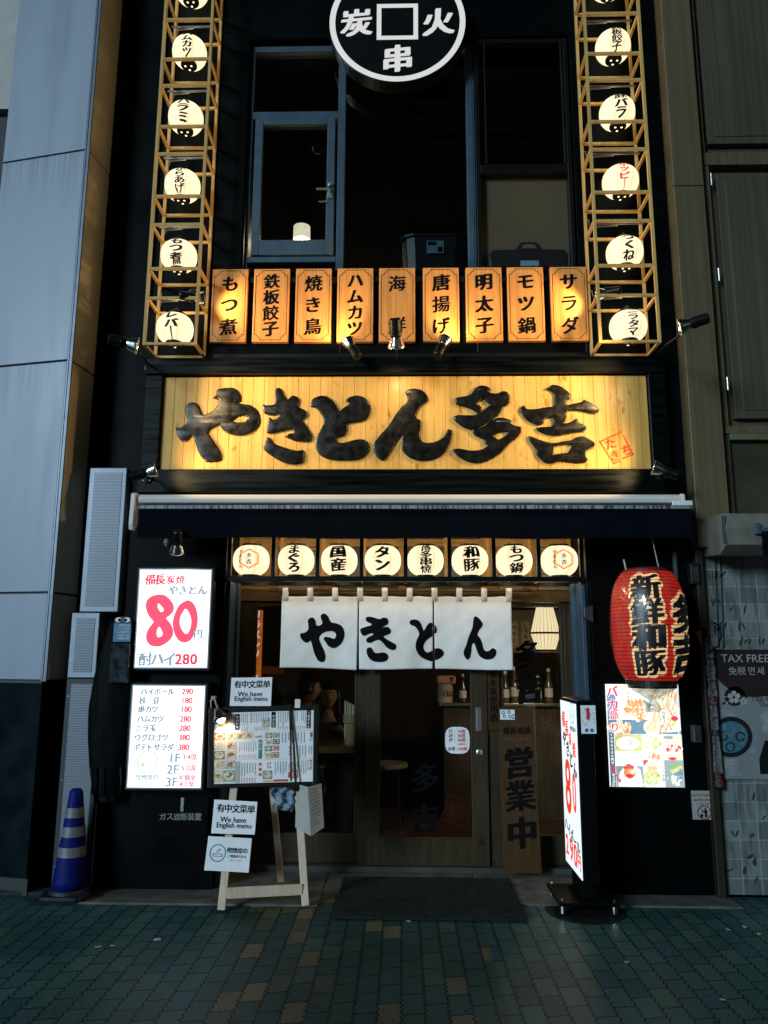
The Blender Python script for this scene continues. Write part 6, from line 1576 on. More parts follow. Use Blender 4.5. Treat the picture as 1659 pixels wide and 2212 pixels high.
def tilemat():
    m, nt, N, L, p = newmat('glazed_square_tiles')
    tc = N.new('ShaderNodeTexCoord'); sp = N.new('ShaderNodeSeparateXYZ'); L.new(tc.outputs['Object'], sp.inputs[0]); cb = N.new('ShaderNodeCombineXYZ'); L.new(sp.outputs[0], cb.inputs[0]); L.new(sp.outputs[2], cb.inputs[1])
    bt = N.new('ShaderNodeTexBrick'); bt.offset = 0
    for k, v in (('Scale', 1), ('Brick Width', .1225), ('Row Height', .1185), ('Mortar Size', .0035), ('Mortar Smooth', .1), ('Bias', 0)): bt.inputs[k].default_value = v
    bt.inputs['Color1'].default_value = (.085, .105, .105, 1); bt.inputs['Color2'].default_value = (.17, .195, .19, 1); bt.inputs['Mortar'].default_value = (.22, .245, .235, 1); L.new(cb.outputs[0], bt.inputs['Vector'])
    f = noise_fac(nt, 6, 5, (6, 1, .8)); r = ramp(nt, f, [(.34, (.45, .48, .48)), (.52, (1, 1, 1))])
    mx = N.new('ShaderNodeMix'); mx.data_type = 'RGBA'; mx.blend_type = 'MULTIPLY'; mx.inputs['Factor'].default_value = .8; L.new(bt.outputs[0], mx.inputs['A']); L.new(r, mx.inputs['B']); L.new(mx.outputs['Result'], p.inputs['Base Color'])
    p.inputs['Roughness'].default_value = .3; inv = N.new('ShaderNodeMath'); inv.operation = 'SUBTRACT'; inv.inputs[0].default_value = 1; L.new(bt.outputs['Fac'], inv.inputs[1]); bump(nt, inv.outputs[0], .5, .003)
    return m
g = MB(); g.box(2.088, 6, 0.0, .28, 0.02, 2.27); g.build('tile_wall', tilemat(), nb)
g = MB(); mpw = photo(0.0, .002); random.seed(5)
marks = []
for (u, v) in [(1537, 1243), (1556, 1240), (1571, 1315), (1608, 1315), (1560, 1350), (1608, 1352), (1610, 1385), (1638, 1385), (1630, 1720), (1640, 1765), (1592, 1800), (1625, 1805), (1635, 1860), (1600, 1880), (1575, 1880), (1615, 1850), (1640, 1900), (1545, 1300), (1548, 1360)]:
    for k in range(random.choice((1, 2, 3))):
        a = random.choice((-.5, .35, .1, 1.0)) + random.uniform(-.25, .25); l_ = random.uniform(8, 15); du = random.uniform(-11, 11)
        nn = 7; cv = random.uniform(-3, 3); wd = random.uniform(1.5, 2.6)
        P = [(u + du - l_ * math.sin(a) * .8 * q + cv * q * q, v + l_ * math.cos(a) * q) for q in [-.8 + 1.6 * i / (nn - 1) for i in range(nn)]]
        Wd = [wd * (.15 + math.sin(math.pi * (i + .3) / nn)) for i in range(nn)]
        for i in range(nn - 1):
            d = Vector((P[i + 1][0] - P[i][0], P[i + 1][1] - P[i][1])).normalized(); nx_, ny_ = -d.y, d.x
            g.face([mpw(P[i][0] - nx_ * Wd[i], P[i][1] - ny_ * Wd[i], .0002 * k), mpw(P[i + 1][0] - nx_ * Wd[i + 1], P[i + 1][1] - ny_ * Wd[i + 1], .0002 * k), mpw(P[i + 1][0] + nx_ * Wd[i + 1], P[i + 1][1] + ny_ * Wd[i + 1], .0002 * k), mpw(P[i][0] + nx_ * Wd[i], P[i][1] + ny_ * Wd[i], .0002 * k)])
for u in (1545, 1556): g.line(mpw, [(u, 1190), (u + 8, 1398)], 4.5)
g.build('leaf_marks', mat('dark_leaf_strokes', (.022, .030, .030), .5), nb)  # tapered dark leaf-shaped strokes laid over the tiles
t = thing('shop_awning', 'folded cream awning case over the tiled neighbour wall', 'awning', (3.2, 0, 2.2))
g = MB(); g.prism([(2.10, y, z) for y, z in [(-.42, 2.25), (-.44, 2.36), (-.40, 2.46), (-.10, 2.48), (-.005, 2.48), (-.005, 2.22), (-.30, 2.20)]], (4, 0, 0)); weld(g.build('cassette', mat('aged_cream_case', (.14, .14, .115), .45, vary=.25, scale=6), t, bevel=.006))
g = MB(); g.box(2.30, 6, -.47, -.445, 2.33, 2.355); g.box(2.275, 2.31, -.47, -.441, 2.315, 2.385); g.build('front_bar', ALU, t, bevel=.003)
g = MB(); g.box(2.32, 6, -.455, -.4415, 2.175, 2.32); g.build('valance', bpy.data.materials['dark_navy_awning_cloth'], t)
for i in range(3): 
    g = MB(); g.box(2.088, 2.10 - .001, -.435 + i * .012, -.43 + i * .012, 2.26, 2.44); g.build('trim_strip', ALU, t)
# tax free poster
t = thing('tax_free_poster', 'grey TAX FREE poster with a dark half disc and a wristwatch photo on the tiles', 'poster', (2.8, -.02, .75))
A0, B0 = at(1533, 1402, -.025), at(1546, 1683, -.025)
X0p, Z1p, Z0p = 2.095, A0.z, B0.z; X1p = X0p + .86
g = MB(); g.box(X0p, X1p, -.024, -.004, Z0p, Z1p); g.build('sheet', mat('pale_grey_poster', (.17, .19, .20), .35, vary=.12, scale=3), t)
mpp = photo(-.0242, .001)
DK = mat('dark_maroon_print', (.018, .010, .012), .4); WP = mat('poster_white_print', (.30, .31, .31), .4)
def clipx(P): return [(max(p[0], 1533 + (p[1] - 1402) * .03), p[1]) for p in P]
g = MB(); cxp, cyp, rp = 1632, 1398, 104
g.poly(mpp, clipx([(cxp + rp * math.cos(R(a)), cyp + 5 + 103 * math.sin(R(a))) for a in range(0, 181, 6)])); g.disc(mpp, 1587, 1504, 23, 0, 28, 21); g.build('dark_shapes', DK, t)
g = MB(); p = at(1609, 1422, -.0242); kx = at(1610, 1422, -.0242).x - p.x
text(g, 'TAX FREE', plane(p, base=.002), 0, 0, 24 * kx, 0.0); p = at(1592, 1449, -.0242); htext(g, '免税', plane(p, base=.002), 0, 0, 19 * kx, 19 * kx, bold=.0); p = at(1633, 1449, -.0242); htext(g, '면세', plane(p, base=.002), 0, 0, 19 * kx, 19 * kx, bold=.0); g.build('white_lettering', WP, t)
g = MB(); pl_ = photo(-.0242, .0025)
def flower(u, v, r):
    for k in range(5):
        a = R(90 + 72 * k); cxx, cyy = u + r * .58 * math.cos(a), v - r * .58 * math.sin(a)
        P = []
        for (dx, dy) in ((-.42, 0), (-.16, .40), (.32, .34), (.44, .10), (.30, 0), (.44, -.10), (.32, -.34), (-.16, -.40)):
            P.append((cxx + r * (dx * math.cos(a) - dy * math.sin(a)), cyy - r * (dx * math.sin(a) + dy * math.cos(a))))
        g.poly(pl_, P)
flower(1585, 1506, 14); flower(1606, 1515, 9); g.disc(pl_, 1570, 1518, 3, 0, 8, 2); g.disc(pl_, 1566, 1505, 2.6, 0, 8, 1.6); g.build('blossom_logo', WP, t)
g = MB()
for (u, v, a) in ((1564, 1519, .5), (1612, 1494, .3), (1612, 1505, .2)): g.disc(mpp, u, v, 5, .0005, 10, 2.6, -a)
p = at(1648, 1492, -.0242); pr = plane(p, base=.002)
def ltext(g, s, u, v, size, bold):      # left aligned
    vs, _ = glyph(s, bold); w = (max(a for a, b in vs) - min(a for a, b in vs)) * size
    p = at(u, v, -.0242); text(g, s, plane(p, base=.002), w / 2, 0, size, bold)
ltext(g, 'Japan.', 1625, 1493, 19 * kx, .03); ltext(g, 'Tax-free', 1621, 1508, 18 * kx, .0); ltext(g, 'Shop', 1640, 1523, 17 * kx, .0); g.build('dark_lettering', DK, t)
# wristwatch printed on the poster
g = MB(); m_w = [mat('watch_black', (.010, .012, .014), .3), mat('watch_teal_dial', (.05, .13, .17), .35, vary=.3), mat('watch_silver', (.20, .22, .23), .35, vary=.3, scale=12), mat('watch_dark_ground', (.006, .008, .009), .3)]
g.k = 3; g.poly(mpp, [(1652, 1600), (1700, 1598), (1702, 1672), (1642, 1672), (1640, 1640)])
g.k = 2
for i in range(8):
    v0 = 1533 + i * 8; u0_ = 1571 + i * .2
    if i < 5: g.poly(mpp, [(u0_ - 16, v0), (u0_ + 17, v0), (u0_ + 18, v0 + 7), (u0_ - 17, v0 + 7)], .0004)
for i in range(5):
    v0 = 1640 + i * 7.4; g.poly(mpp, [(1562, v0), (1602, v0), (1603, v0 + 6.4), (1563, v0 + 6.4)], .0004)
g.poly(mpp, [(1640, 1545), (1660, 1535), (1700, 1530), (1700, 1580), (1650, 1600)], .0003)
g.k = 0; g.poly(mpp, clipx([(1579 + 46 * math.cos(R(a)), 1592 + 44 * math.sin(R(a))) for a in range(0, 360, 8)]), .0008)
g.k = 1; g.poly(mpp, clipx([(1579 + 36 * math.cos(R(a)), 1592 + 34 * math.sin(R(a))) for a in range(0, 360, 8)]), .0012)
g.k = 0
for (u, v) in ((1599, 1591), (1577, 1613), (1562, 1590)): g.ring(mpp, u, v, 10.5, 3.0, .0016, 24)
g.k = 2
for (u, v) in ((1627, 1562), (1632, 1592), (1626, 1622)): g.disc(mpp, u, v, 6, .0014, 10, 5)
for a in range(0, 360, 30):
    u, v = 1579 + 31 * math.cos(R(a)), 1592 + 29 * math.sin(R(a))
    if u > 1545: g.line(mpp, [(u, v), (1579 + 27 * math.cos(R(a)), 1592 + 25 * math.sin(R(a)))], 1.6, .0018)
g.line(mpp, [(1579, 1592), (1588, 1572)], 1.4, .002); g.line(mpp, [(1579, 1592), (1566, 1582)], 1.4, .002)
g.build('watch_photo', m_w, t)
# sticker covered strip, no littering notice, small boxes
t = thing('sticker_strip', 'narrow black strip pasted with many torn stickers beside the tiled wall', 'sticker strip', (2.0, -.06, .66))
xa, xb = at(1522, 1400, -.06).x, at(1541, 1400, -.06).x; za, zb_ = at(1540, 1705, -.06).z, at(1530, 1395, -.06).z
g = MB(); g.box(xa - .004, xb + .004, -.062, -.003, za, zb_); g.build('strip', BLACKM, t)
g = MB(); random.seed(9); z = za + .01; mpx = plane((xa, -.062, 0), base=.001); i = 0
while z < zb_ - .02:
    h = random.uniform(.02, .085); g.k = random.choice((0, 0, 1, 2, 3, 1)); i += 1
    x0, x1 = random.uniform(-.004, .008), (xb - xa) - random.uniform(-.004, .008); g.poly(mpx, [(x0, z), (x1, z + random.uniform(-.006, .006)), (x1 - .003, z + h), (x0, z + h - random.uniform(0, .006))], .0003 * (i % 3))
    kk = g.k; g.k = 4 if kk in (0, 3) else 0
    for q in range(int(h / .009)):
        a = random.uniform(.006, .02); g.poly(mpx, [(a, z + .004 + q * .009), (a + random.uniform(.015, .03), z + .005 + q * .009), (a + random.uniform(.012, .03), z + .009 + q * .009), (a, z + .008 + q * .009)], .0015)
    z += h * random.uniform(.75, 1.1)
g.build('stickers', [mat('worn_white_sticker', (.11, .12, .12), .5, vary=.4, scale=40), mat('dark_red_sticker', (.06, .008, .01), .5, vary=.4, scale=40), mat('black_sticker', (.012, .012, .014), .4), mat('grey_sticker', (.05, .055, .06), .5, vary=.4, scale=40), INK], t)
p0, p1 = at(1493, 1708, -.02), at(1548, 1771, -.02)
t = thing('no_littering_notice', 'white NO LITTERING notice with a red prohibition ring', 'notice', ((p0.x + p1.x) / 2, -.014, p1.z))
g = MB(); g.box(p0.x, p1.x, -.018, -.013, p1.z, p0.z); g.build('sheet', mat('dim_white_sheet', (.30, .30, .29), .5), t)
kx = at(1521, 1740, -.018).x - at(1520, 1740, -.018).x; w = p1.x - p0.x; m = plane((p0.x, -.018, p1.z)); hh = p0.z - p1.z
g = MB(); text(g, 'NO LITTERING', m, w * .5, hh * .84, w * .145, .03); htext(g, '此处禁止扔垃圾', m, w * .5, hh * .69, w * .115, w * .118, bold=.02); htext(g, 'ゴミ捨て禁止', m, w * .5, hh * .545, w * .10, w * .115, bold=.02); g.build('red_lettering', mat('dull_red_print', (.16, .03, .03), .5), t)
g = MB(); g.ring(m, w * .5, hh * .245, w * .30, w * .045, .0008, 36); a = w * .2; g.line(m, [(w * .5 - a, hh * .245 + a), (w * .5 + a, hh * .245 - a)], w * .04, .0012); g.build('prohibition_ring', mat('deep_red_print', (.25, .015, .015), .5), t)
g = MB(); c_, d_ = w * .56, hh * .245; g.disc(m, c_, d_ + w * .165, w * .04, .0004, 14); g.poly(m, [(c_ - w * .06, d_ + w * .11), (c_ + w * .06, d_ + w * .11), (c_ + w * .065, d_ - w * .02), (c_ + w * .04, d_ - w * .20), (c_ - w * .04, d_ - w * .20), (c_ - w * .05, d_ - w * .02)], .0004); g.line(m, [(c_ - w * .04, d_ + w * .09), (c_ - w * .15, d_ + w * .02)], w * .03, .0004); g.poly(m, [(c_ - w * .24, d_ - w * .06), (c_ - w * .11, d_ - w * .06), (c_ - w * .13, d_ - w * .2), (c_ - w * .22, d_ - w * .2)], .0004); g.build('figure', INK, t)
for lab, u0_, v0_, u1_, v1_, cat, mt, nm in (('dark electric meter box with a clear front above the sticker strip', 1490, 1215, 1515, 1262, 'meter box', mat('dark_meter_case', (.008, .010, .011), .2, vary=.5, scale=10), 'meter_box'), ('grey switch box beside the backlit dish poster', 1497, 1542 + 25, 1518, 1605, 'switch box', mat('dull_green_grey_box', (.016, .026, .025), .5), 'switch_box')):
    a, b = at(u0_, v0_, -.08), at(u1_, v1_, -.08)
    t = thing(nm, lab, cat, ((a.x + b.x) / 2, -.01, b.z)); g = MB(); g.box(a.x, b.x, -.08, -.014, b.z, a.z); g.build('case', mt, t, bevel=.008)
    g = MB(); g.box(a.x + .012, b.x - .012, -.0835, -.0805, b.z + .02, a.z - .025); g.build('cover', mat(nm + '_cover', (.02, .026, .028), .15, vary=.5, scale=20), t, bevel=.002)
g = MB(); q = at(1520, 1370, -.09); g.tube([q + Vector((.03, 0, .10)), q + Vector((.10, -.01, .06)), q + Vector((.115, -.01, -.01)), q + Vector((.09, 0, -.08)), q + Vector((.04, .03, -.12))], .006, 6); tag(g.build('cable_loop', BLACKM, origin=q, smooth=True), 'black cable loop bulging over the edge of the tiles', 'cable')
g = MB(); q = at(1515, 1372, -.06); g.prism([q + Vector((-.035, 0, .02)), q + Vector((.02, 0, .05)), q + Vector((.05, 0, .015)), q + Vector((.0, 0, -.06))], (0, .01, 0)); tag(g.build('crumpled_tag', mat('pale_torn_paper', (.10, .12, .12), .5, vary=.3), origin=q), 'torn pale paper tag hanging above the sticker strip', 'paper tag')
g = MB(); q = at(1456, 1180, -.03); g.lathe([(.018, 0), (.018, .20)], q + Vector((0, 0, -.24)), 12); tag(g.build('drain_pipe', mat('grey_pipe', (.03, .04, .04), .4), origin=q), 'short grey pipe under the awning above the red lantern', 'pipe')
# small white alarm case on the right pier
g = MB(); q = at(1268, 1330, -.05); g.prism([q + Vector((-.02, 0, .05)), q + Vector((.045, 0, .07)), q + Vector((.045, 0, -.05)), q + Vector((-.02, 0, -.01))], (0, .045, 0)); tag(g.build('bell_box', mat('dim_grey_case', (.03, .036, .036), .4), origin=q, bevel=.006), 'small grey bell box on the pier beside the pendant lamp', 'bell box')

# ================================================================== things seen through the glass
def pendant(label, c, h, r0, r1, r2, cord_top, strength, mat_, energy):
    t = thing('pendant_lamp', label, 'pendant lamp', c); c = Vector(c)
    g = MB(); g.lathe([(r2 * .9, -h * .5), (r1, -h * .12), (r1 * .97, -h * .05), (r0, h * .5)], c, 32, caps=False); g.lathe([(r0 * .98, h * .5), (.02, h * .505)], c, 24, caps=False); g.build('lamp_shade', mat_, t)
    g = MB(); 
    for z, r in ((-h * .5, r2 * .92), (-h * .1, r1 * 1.01)): g.lathe([(r + .004, z - .008), (r + .004, z + .008), (r - .004, z + .008), (r - .004, z - .008)], c, 32, caps=False)
    g.build('rim', DOORWOOD, t)
    g = MB(); g.tube([c + Vector((0, 0, h * .5)), (c.x, c.y, cord_top)], .005, 6); g.build('cord', BLACKM, t)
    if energy: lamp(t, 'POINT', c + Vector((0, 0, -h * .62)), energy, (1, .72, .42), shadow_soft_size=.05)
    return t
def pleat():
    m, nt, N, L, p = newmat('pleated_lamp_paper')
    tc = N.new('ShaderNodeTexCoord'); sp = N.new('ShaderNodeSeparateXYZ'); L.new(tc.outputs['Object'], sp.inputs[0])
    a = N.new('ShaderNodeMath'); a.operation = 'ARCTAN2'; L.new(sp.outputs[0], a.inputs[0]); L.new(sp.outputs[1], a.inputs[1])
    b = N.new('ShaderNodeMath'); b.operation = 'MULTIPLY'; b.inputs[1].default_value = 11; L.new(a.outputs[0], b.inputs[0]); c = N.new('ShaderNodeMath'); c.operation = 'SINE'; L.new(b.outputs[0], c.inputs[0]); d = N.new('ShaderNodeMath'); d.operation = 'ABSOLUTE'; L.new(c.outputs[0], d.inputs[0])
    L.new(ramp(nt, d.outputs[0], [(.12, (.42, .25, .10)), (.4, (1, .80, .48))]), p.inputs['Emission Color']); p.inputs['Emission Strength'].default_value = 1.05; p.inputs['Base Color'].default_value = (.5, .4, .25, 1)
    return m
PLT = pleat()
a, b = at(1180, 1312, 1.3), at(1180, 1405, 1.3)
pendant('glowing pleated pendant lamp behind the window near the red lantern', (at(1178, 1360, 1.3).x, 1.3, (a.z + b.z) / 2), a.z - b.z, .072, .124, .088, 2.5, 1, PLT, 12)
a, b = at(652, 492, 1.6), at(652, 520, 1.6)
pc_ = at(652, 505, 1.6)
t = thing('pendant_lamp', 'small cylindrical pendant lamp glowing behind the upstairs casement', 'pendant lamp', pc_)
g = MB(); g.lathe([(.085, -.07), (.083, .07)], pc_, 28); g.build('lamp_shade', emit('upstairs_lamp_glow', (1, .86, .60), 1.25, .25, 40), t)
g = MB(); g.lathe([(.088, .072), (.090, .165), (.085, .20), (.02, .215)], pc_, 28); g.build('cap', mat('slatted_lamp_cap', (.04, .03, .02), .5), t)
g = MB(); g.tube([pc_ + Vector((0, 0, .21)), (pc_.x, pc_.y, 6.75)], .004, 6); g.lathe([(.05, -.04), (.06, .0)], (pc_.x, pc_.y, 6.78), 16); g.build('cord', BLACKM, t)
lamp(t, 'POINT', pc_ + Vector((0, 0, -.12)), 9, (1, .75, .45), shadow_soft_size=.04)
q = at(686, 322, .9); t = thing('security_camera', 'dome security camera under the upstairs ceiling behind the casement', 'security camera', q)
g = MB(); g.lathe([(.055, .06), (.055, .02), (.05, .0)], q, 20); g.lathe([(.044, 0), (.036, -.03), (.012, -.048)], q, 20); g.build('dome', mat('dim_camera_shell', (.10, .11, .11), .3), t); g = MB(); g.tube([q + Vector((0, 0, .06)), q + Vector((-.1, .1, .5))], .006, 6); g.build('cord', BLACKM, t)
BIN = mat('black_bin_plastic', (.004, .005, .006), .4, vary=.3)
def bin_(label, u, Y):
    p = at(u, 590, Y); z0 = 4.02; z1 = at(u, 531, Y).z; c = Vector((p.x, Y, z0)); w, d = .27, .2
    t = thing('storage_tub', label, 'tub', c)
    g = MB(); n = 24
    def ringp(k, z): return [(c.x + w * k * max(-1, min(1, 1.25 * math.cos(2 * math.pi * i / n))), c.y + d * k * max(-1, min(1, 1.25 * math.sin(2 * math.pi * i / n))), z) for i in range(n)]
    rs = [ringp(.82, z0), ringp(1, z1 - .03), ringp(1.06, z1 - .03), ringp(1.06, z1)]
    vs = [q for r in rs for q in r]; fs = [(i * n + j, i * n + (j + 1) % n, (i + 1) * n + (j + 1) % n, (i + 1) * n + j) for i in range(3) for j in range(n)] + [tuple(range(3 * n, 4 * n))]
    g.add(vs, fs); g.build('tub', BIN, t, bevel=.006)
    g = MB(); g.tube([(c.x - .10, c.y - .03, z1), (c.x - .07, c.y - .03, z1 + .055), (c.x - .05, c.y - .03, z1 + .065), (c.x + .05, c.y - .03, z1 + .065), (c.x + .07, c.y - .03, z1 + .055), (c.x + .10, c.y - .03, z1)], .014, 8); g.build('handle', BIN, t, smooth=True)
    g = MB(); m = plane((c.x, c.y - d - .012, z1 - .13)); g.rect(m, -.07, -.055, .07, .055); g.k = 1; g.rect(m, -.06, .015, .01, .045, .001); g.rect(m, .02, -.045, .06, .0, .001); g.build('paper_tag', [mat('dim_blue_label', (.12, .22, .26), .4) if 'dim_blue_label' not in bpy.data.materials else bpy.data.materials['dim_blue_label'], INK], t)
bin_('black lidded tub with a blue label behind the centre upper window', 938, .62); 
# the second tub stands just inside the wired pane
WT = at(1185, 540, .06)
t = thing('storage_tub', 'black tub with an arched handle against the yellowish wired glass', 'tub', (WT.x, .03, 4.41))
g = MB(); z1 = at(1185, 533, .03).z; P = [(.70, 4.41), (1.255, 4.41), (1.27, z1 - .03), (1.25, z1), (1.08, z1 + .005), (1.055, z1 + .05), (1.03, z1 + .065), (.93, z1 + .065), (.905, z1 + .05), (.88, z1 + .005), (.70, z1), (.68, z1 - .03)]
g.prism([(x, .075, z) for x, z in P], (0, .012, 0)); g.build('tub', BIN, t)
g = MB(); g.prism([(x, .072, z) for x, z in [(.92, z1 + .012), (1.04, z1 + .012), (1.02, z1 + .045), (.94, z1 + .045)]], (0, .002, 0)); g.build('handle_gap', bpy.data.materials['wired_glass'], t)
g = MB(); m = plane((.98, .074, z1 - .14)); g.rect(m, -.07, -.05, .07, .05); g.build('paper_tag', bpy.data.materials['dim_blue_label'], t)
# dining room: table by the window, people, stool, counter
TBL = wood('dark_table_wood', (.09, .05, .02), (.18, .10, .04), .35, 'X', 4)
t = thing('dining_table', 'dark wooden dining table just inside the window beside the sliding door', 'table', (-.75, 1.1, .05))
g = MB(); g.box(-1.30, -.30, .82, 1.40, .78, .83); g.build('tabletop', TBL, t, bevel=.004)
for x, y in ((-1.25, .87), (-.36, .87), (-1.25, 1.35), (-.36, 1.35)):
    g = MB(); g.box(x, x + .05, y - .02, y + .03, .05, .778); g.build('leg', TBL, t)
def skin(nodes, edges, root=0, sub=2):
    me = bpy.data.meshes.new('s'); me.from_pydata([n[0] for n in nodes], edges, [])
    o = bpy.data.objects.new('s', me); COL.objects.link(o)
    o.modifiers.new('skin', 'SKIN'); sv = me.skin_vertices[0].data
    for i, n in enumerate(nodes): sv[i].radius = (n[1], n[1] if len(n) < 3 else n[2]); sv[i].use_root = (i == root)
    m = o.modifiers.new('sub', 'SUBSURF'); m.levels = sub; m.render_levels = sub
    r = bpy.data.meshes.new_from_object(o.evaluated_get(bpy.context.evaluated_depsgraph_get()))
    vs = [tuple(v.co) for v in r.vertices]; fs = [tuple(p.vertices) for p in r.polygons]
    bpy.data.objects.remove(o); bpy.data.meshes.remove(me); bpy.data.meshes.remove(r); return vs, fs
SKIN = mat('skin', (.42, .24, .15), .5, vary=.1); SKIN2 = mat('lips', (.30, .11, .08), .5); EYEM = mat('dark_eye', (.01, .008, .008), .2); HAIR = mat('black_hair', (.008, .007, .007), .4, vary=.3, scale=30, stretch=(4, 4, .5)); CLO = mat('black_knit', (.010, .010, .012), .8, vary=.3, scale=60)
def person(label, x, y, head_z, facing, hands, hair_long):
    t = thing('person', label, 'person', (x, y, .05)); B = Vector((x, y, 0)); cf, sf = math.cos(facing), math.sin(facing)
    def W(p): return Vector((x + p[0] * cf - p[1] * sf, y + p[0] * sf + p[1] * cf, p[2]))     # local: -y faces the street
    hz = head_z; sh = hz - .27; hip = .50
    N_ = [((0, .02, hip), .13, .10), ((0, .02, hip + .18), .115, .085), ((0, .01, sh - .08), .13, .09), ((0, .0, sh), .075, .07), ((0, -.005, sh + .08), .048, .05), ((0, -.015, sh + .16), .05, .055)]
    E_ = [(0, 1), (1, 2), (2, 3), (3, 4), (4, 5)]
    def arm(s, hand):
        b = len(N_); el = (s * .25, -.06, sh - .30)
        N_.extend([((s * .165, .0, sh - .035), .052), (el, .042), ((hand[0] + s * .01, hand[1] + .07, hand[2] + .005), .026), ((hand[0], hand[1], hand[2]), .030, .018)])
        E_.extend([(3, b), (b, b + 1), (b + 1, b + 2), (b + 2, b + 3)])
        for k, (dx, dl, dz) in enumerate(((-.027, .055, -.012), (-.010, .068, -.010), (.009, .064, -.012), (.026, .050, -.014))):
            c = len(N_); N_.extend([((hand[0] + dx, hand[1] - dl * .55, hand[2] + .004), .009), ((hand[0] + dx * 1.05, hand[1] - dl, hand[2] + dz), .008)]); E_.extend([(b + 3, c), (c, c + 1)])
        c = len(N_); N_.extend([((hand[0] - s * .036, hand[1] - .005, hand[2] + .006), .010), ((hand[0] - s * .048, hand[1] - .035, hand[2] + .004), .009)]); E_.extend([(b + 3, c), (c, c + 1)])
    for s, h in zip((-1, 1), hands): arm(s, h)
    for s in (-1, 1):
        b = len(N_); N_.extend([((s * .10, -.05, hip - .02), .085), ((s * .12, -.42, hip), .062), ((s * .12, -.42, .12), .042), ((s * .12, -.54, .085), .035)]); E_.extend([(0, b), (b, b + 1), (b + 1, b + 2), (b + 2, b + 3)])
    vs, fs = skin(N_, E_); g = MB(); g.add([W(v) for v in vs], fs)
    # head joined to the neck, with face features
    n1, n2 = 28, 20; hv = []; hf = []
    for i in range(n2 + 1):
        th = math.pi * i / n2
        for j in range(n1):
            a = 2 * math.pi * j / n1; X, Y, Z = math.sin(th) * math.cos(a), math.sin(th) * math.sin(a), math.cos(th)
            px_, py_, pz_ = X * .076, Y * .095, Z * .115
            if Z < -.2: px_ *= 1 + .42 * (Z + .2); py_ = py_ * (1 + .18 * (Z + .2))
            if Y < -.3:
                py_ -= .024 * math.exp(-((px_ / .012) ** 2) - (((pz_ + .018) / .022) ** 2)) + .006 * math.exp(-((px_ / .022) ** 2) - (((pz_ + .058) / .010) ** 2)) + .007 * math.exp(-((px_ / .02) ** 2) - (((pz_ + .10) / .014) ** 2)) - .008 * math.exp(-(((abs(px_) - .031) / .014) ** 2) - (((pz_ - .008) / .012) ** 2))
            hv.append(W((px_, py_ - .02, hz + pz_)))
    for i in range(n2):
        for j in range(n1): hf.append((i * n1 + j, (i + 1) * n1 + j, (i + 1) * n1 + (j + 1) % n1, i * n1 + (j + 1) % n1))
    g.add(hv, hf)
    for s in (-1, 1): g.lathe([(.004, -.014), (.017, -.006), (.019, .008), (.008, .022)], W((s * .076, -.005, hz - .005)), 10, W((s, .25, 0)) - W((0, 0, 0)))
    g.k = 2
    for s in (-1, 1): g.lathe([(.002, -.003), (.0085, -.002), (.0085, .002), (.003, .004)], W((s * .031, -.102, hz + .006)), 10, W((0, -1, 0)) - W((0, 0, 0))); g.bar(W((s * .018, -.110, hz + .027)), W((s * .047, -.100, hz + .030)), .006)
    g.k = 1; g.bar(W((-.022, -.110, hz - .058)), W((.022, -.110, hz - .058)), .008, .007)
    o = g.build('body', [SKIN, SKIN2, EYEM], t, smooth=True)
    g = MB(); N2 = [(n[0], n[1] + .034, (n[2] if len(n) > 2 else n[1]) + .034) for n in N_[:5]]; E2 = [(0, 1), (1, 2), (2, 3), (3, 4)]
    N2[3] = ((0, 0, sh - .005), .12, .09); N2[4] = ((0, -.003, sh + .05), .066, .066)
    for k in (0, 1):
        b = 6 + k * 14; c = len(N2); s = (-1, 1)[k]; h = hands[k]
        N2 += [(N_[b][0], .092), (N_[b + 1][0], .072), ((h[0] + s * .012, h[1] + .085, h[2] + .008), .044)]; E2 += [(3, c), (c, c + 1), (c + 1, c + 2)]
    vs, fs = skin(N2, E2); g.add([W(v) for v in vs], fs); g.build('sweater', CLO, t, smooth=True)
    g = MB(); g2 = [((s * .10, -.05, hip - .02), .094) for s in (-1, 1)]
    for s in (-1, 1):
        vs, fs = skin([((s * .08, .02, hip - .01), .13), ((s * .12, -.20, hip - .01), .115), ((s * .12, -.42, hip), .098), ((s * .12, -.42, .12), .07), ((s * .12, -.42, .08), .07)], [(0, 1), (1, 2), (2, 3), (3, 4)]); g.add([W(v) for v in vs], fs)
    g.build('trousers', CLO, t, smooth=True)
    g = MB(); hv = []; hf = []
    for i in range(13):
        th = math.pi * (.0 + .62 * i / 12)
        for j in range(n1):
            a = 2 * math.pi * j / n1; X, Y, Z = math.sin(th) * math.cos(a), math.sin(th) * math.sin(a), math.cos(th)
            front = max(0, -Y) ; lim = .42
            px_, py_, pz_ = X * .087, Y * .106 + .004, Z * .126
            if front > .35 and Z < lim: pz_ = .126 * lim; py_ = Y * .097; px_ = X * .082
            hv.append(W((px_ * (1 + .03 * math.sin(9 * a)), py_ - .015, hz + pz_)))
    for i in range(12):
        for j in range(n1): hf.append((i * n1 + j, (i + 1) * n1 + j, (i + 1) * n1 + (j + 1) % n1, i * n1 + (j + 1) % n1))
    g.add(hv, hf)
    if hair_long:
        for s in (-1, 1): vs, fs = skin([((s * .070, .0, hz + .06), .030), ((s * .085, .0, hz - .05), .030), ((s * .088, .0, hz - .16), .028), ((s * .082, -.01, hz - .24), .018)], [(0, 1), (1, 2), (2, 3)]); g.add([W(v) for v in vs], fs)
        vs, fs = skin([((0, .06, hz + .03), .065), ((0, .075, hz - .10), .065, .035), ((0, .07, hz - .22), .05, .03)], [(0, 1), (1, 2)]); g.add([W(v) for v in vs], fs)
    g.build('hair', HAIR, t, smooth=True)
    return t
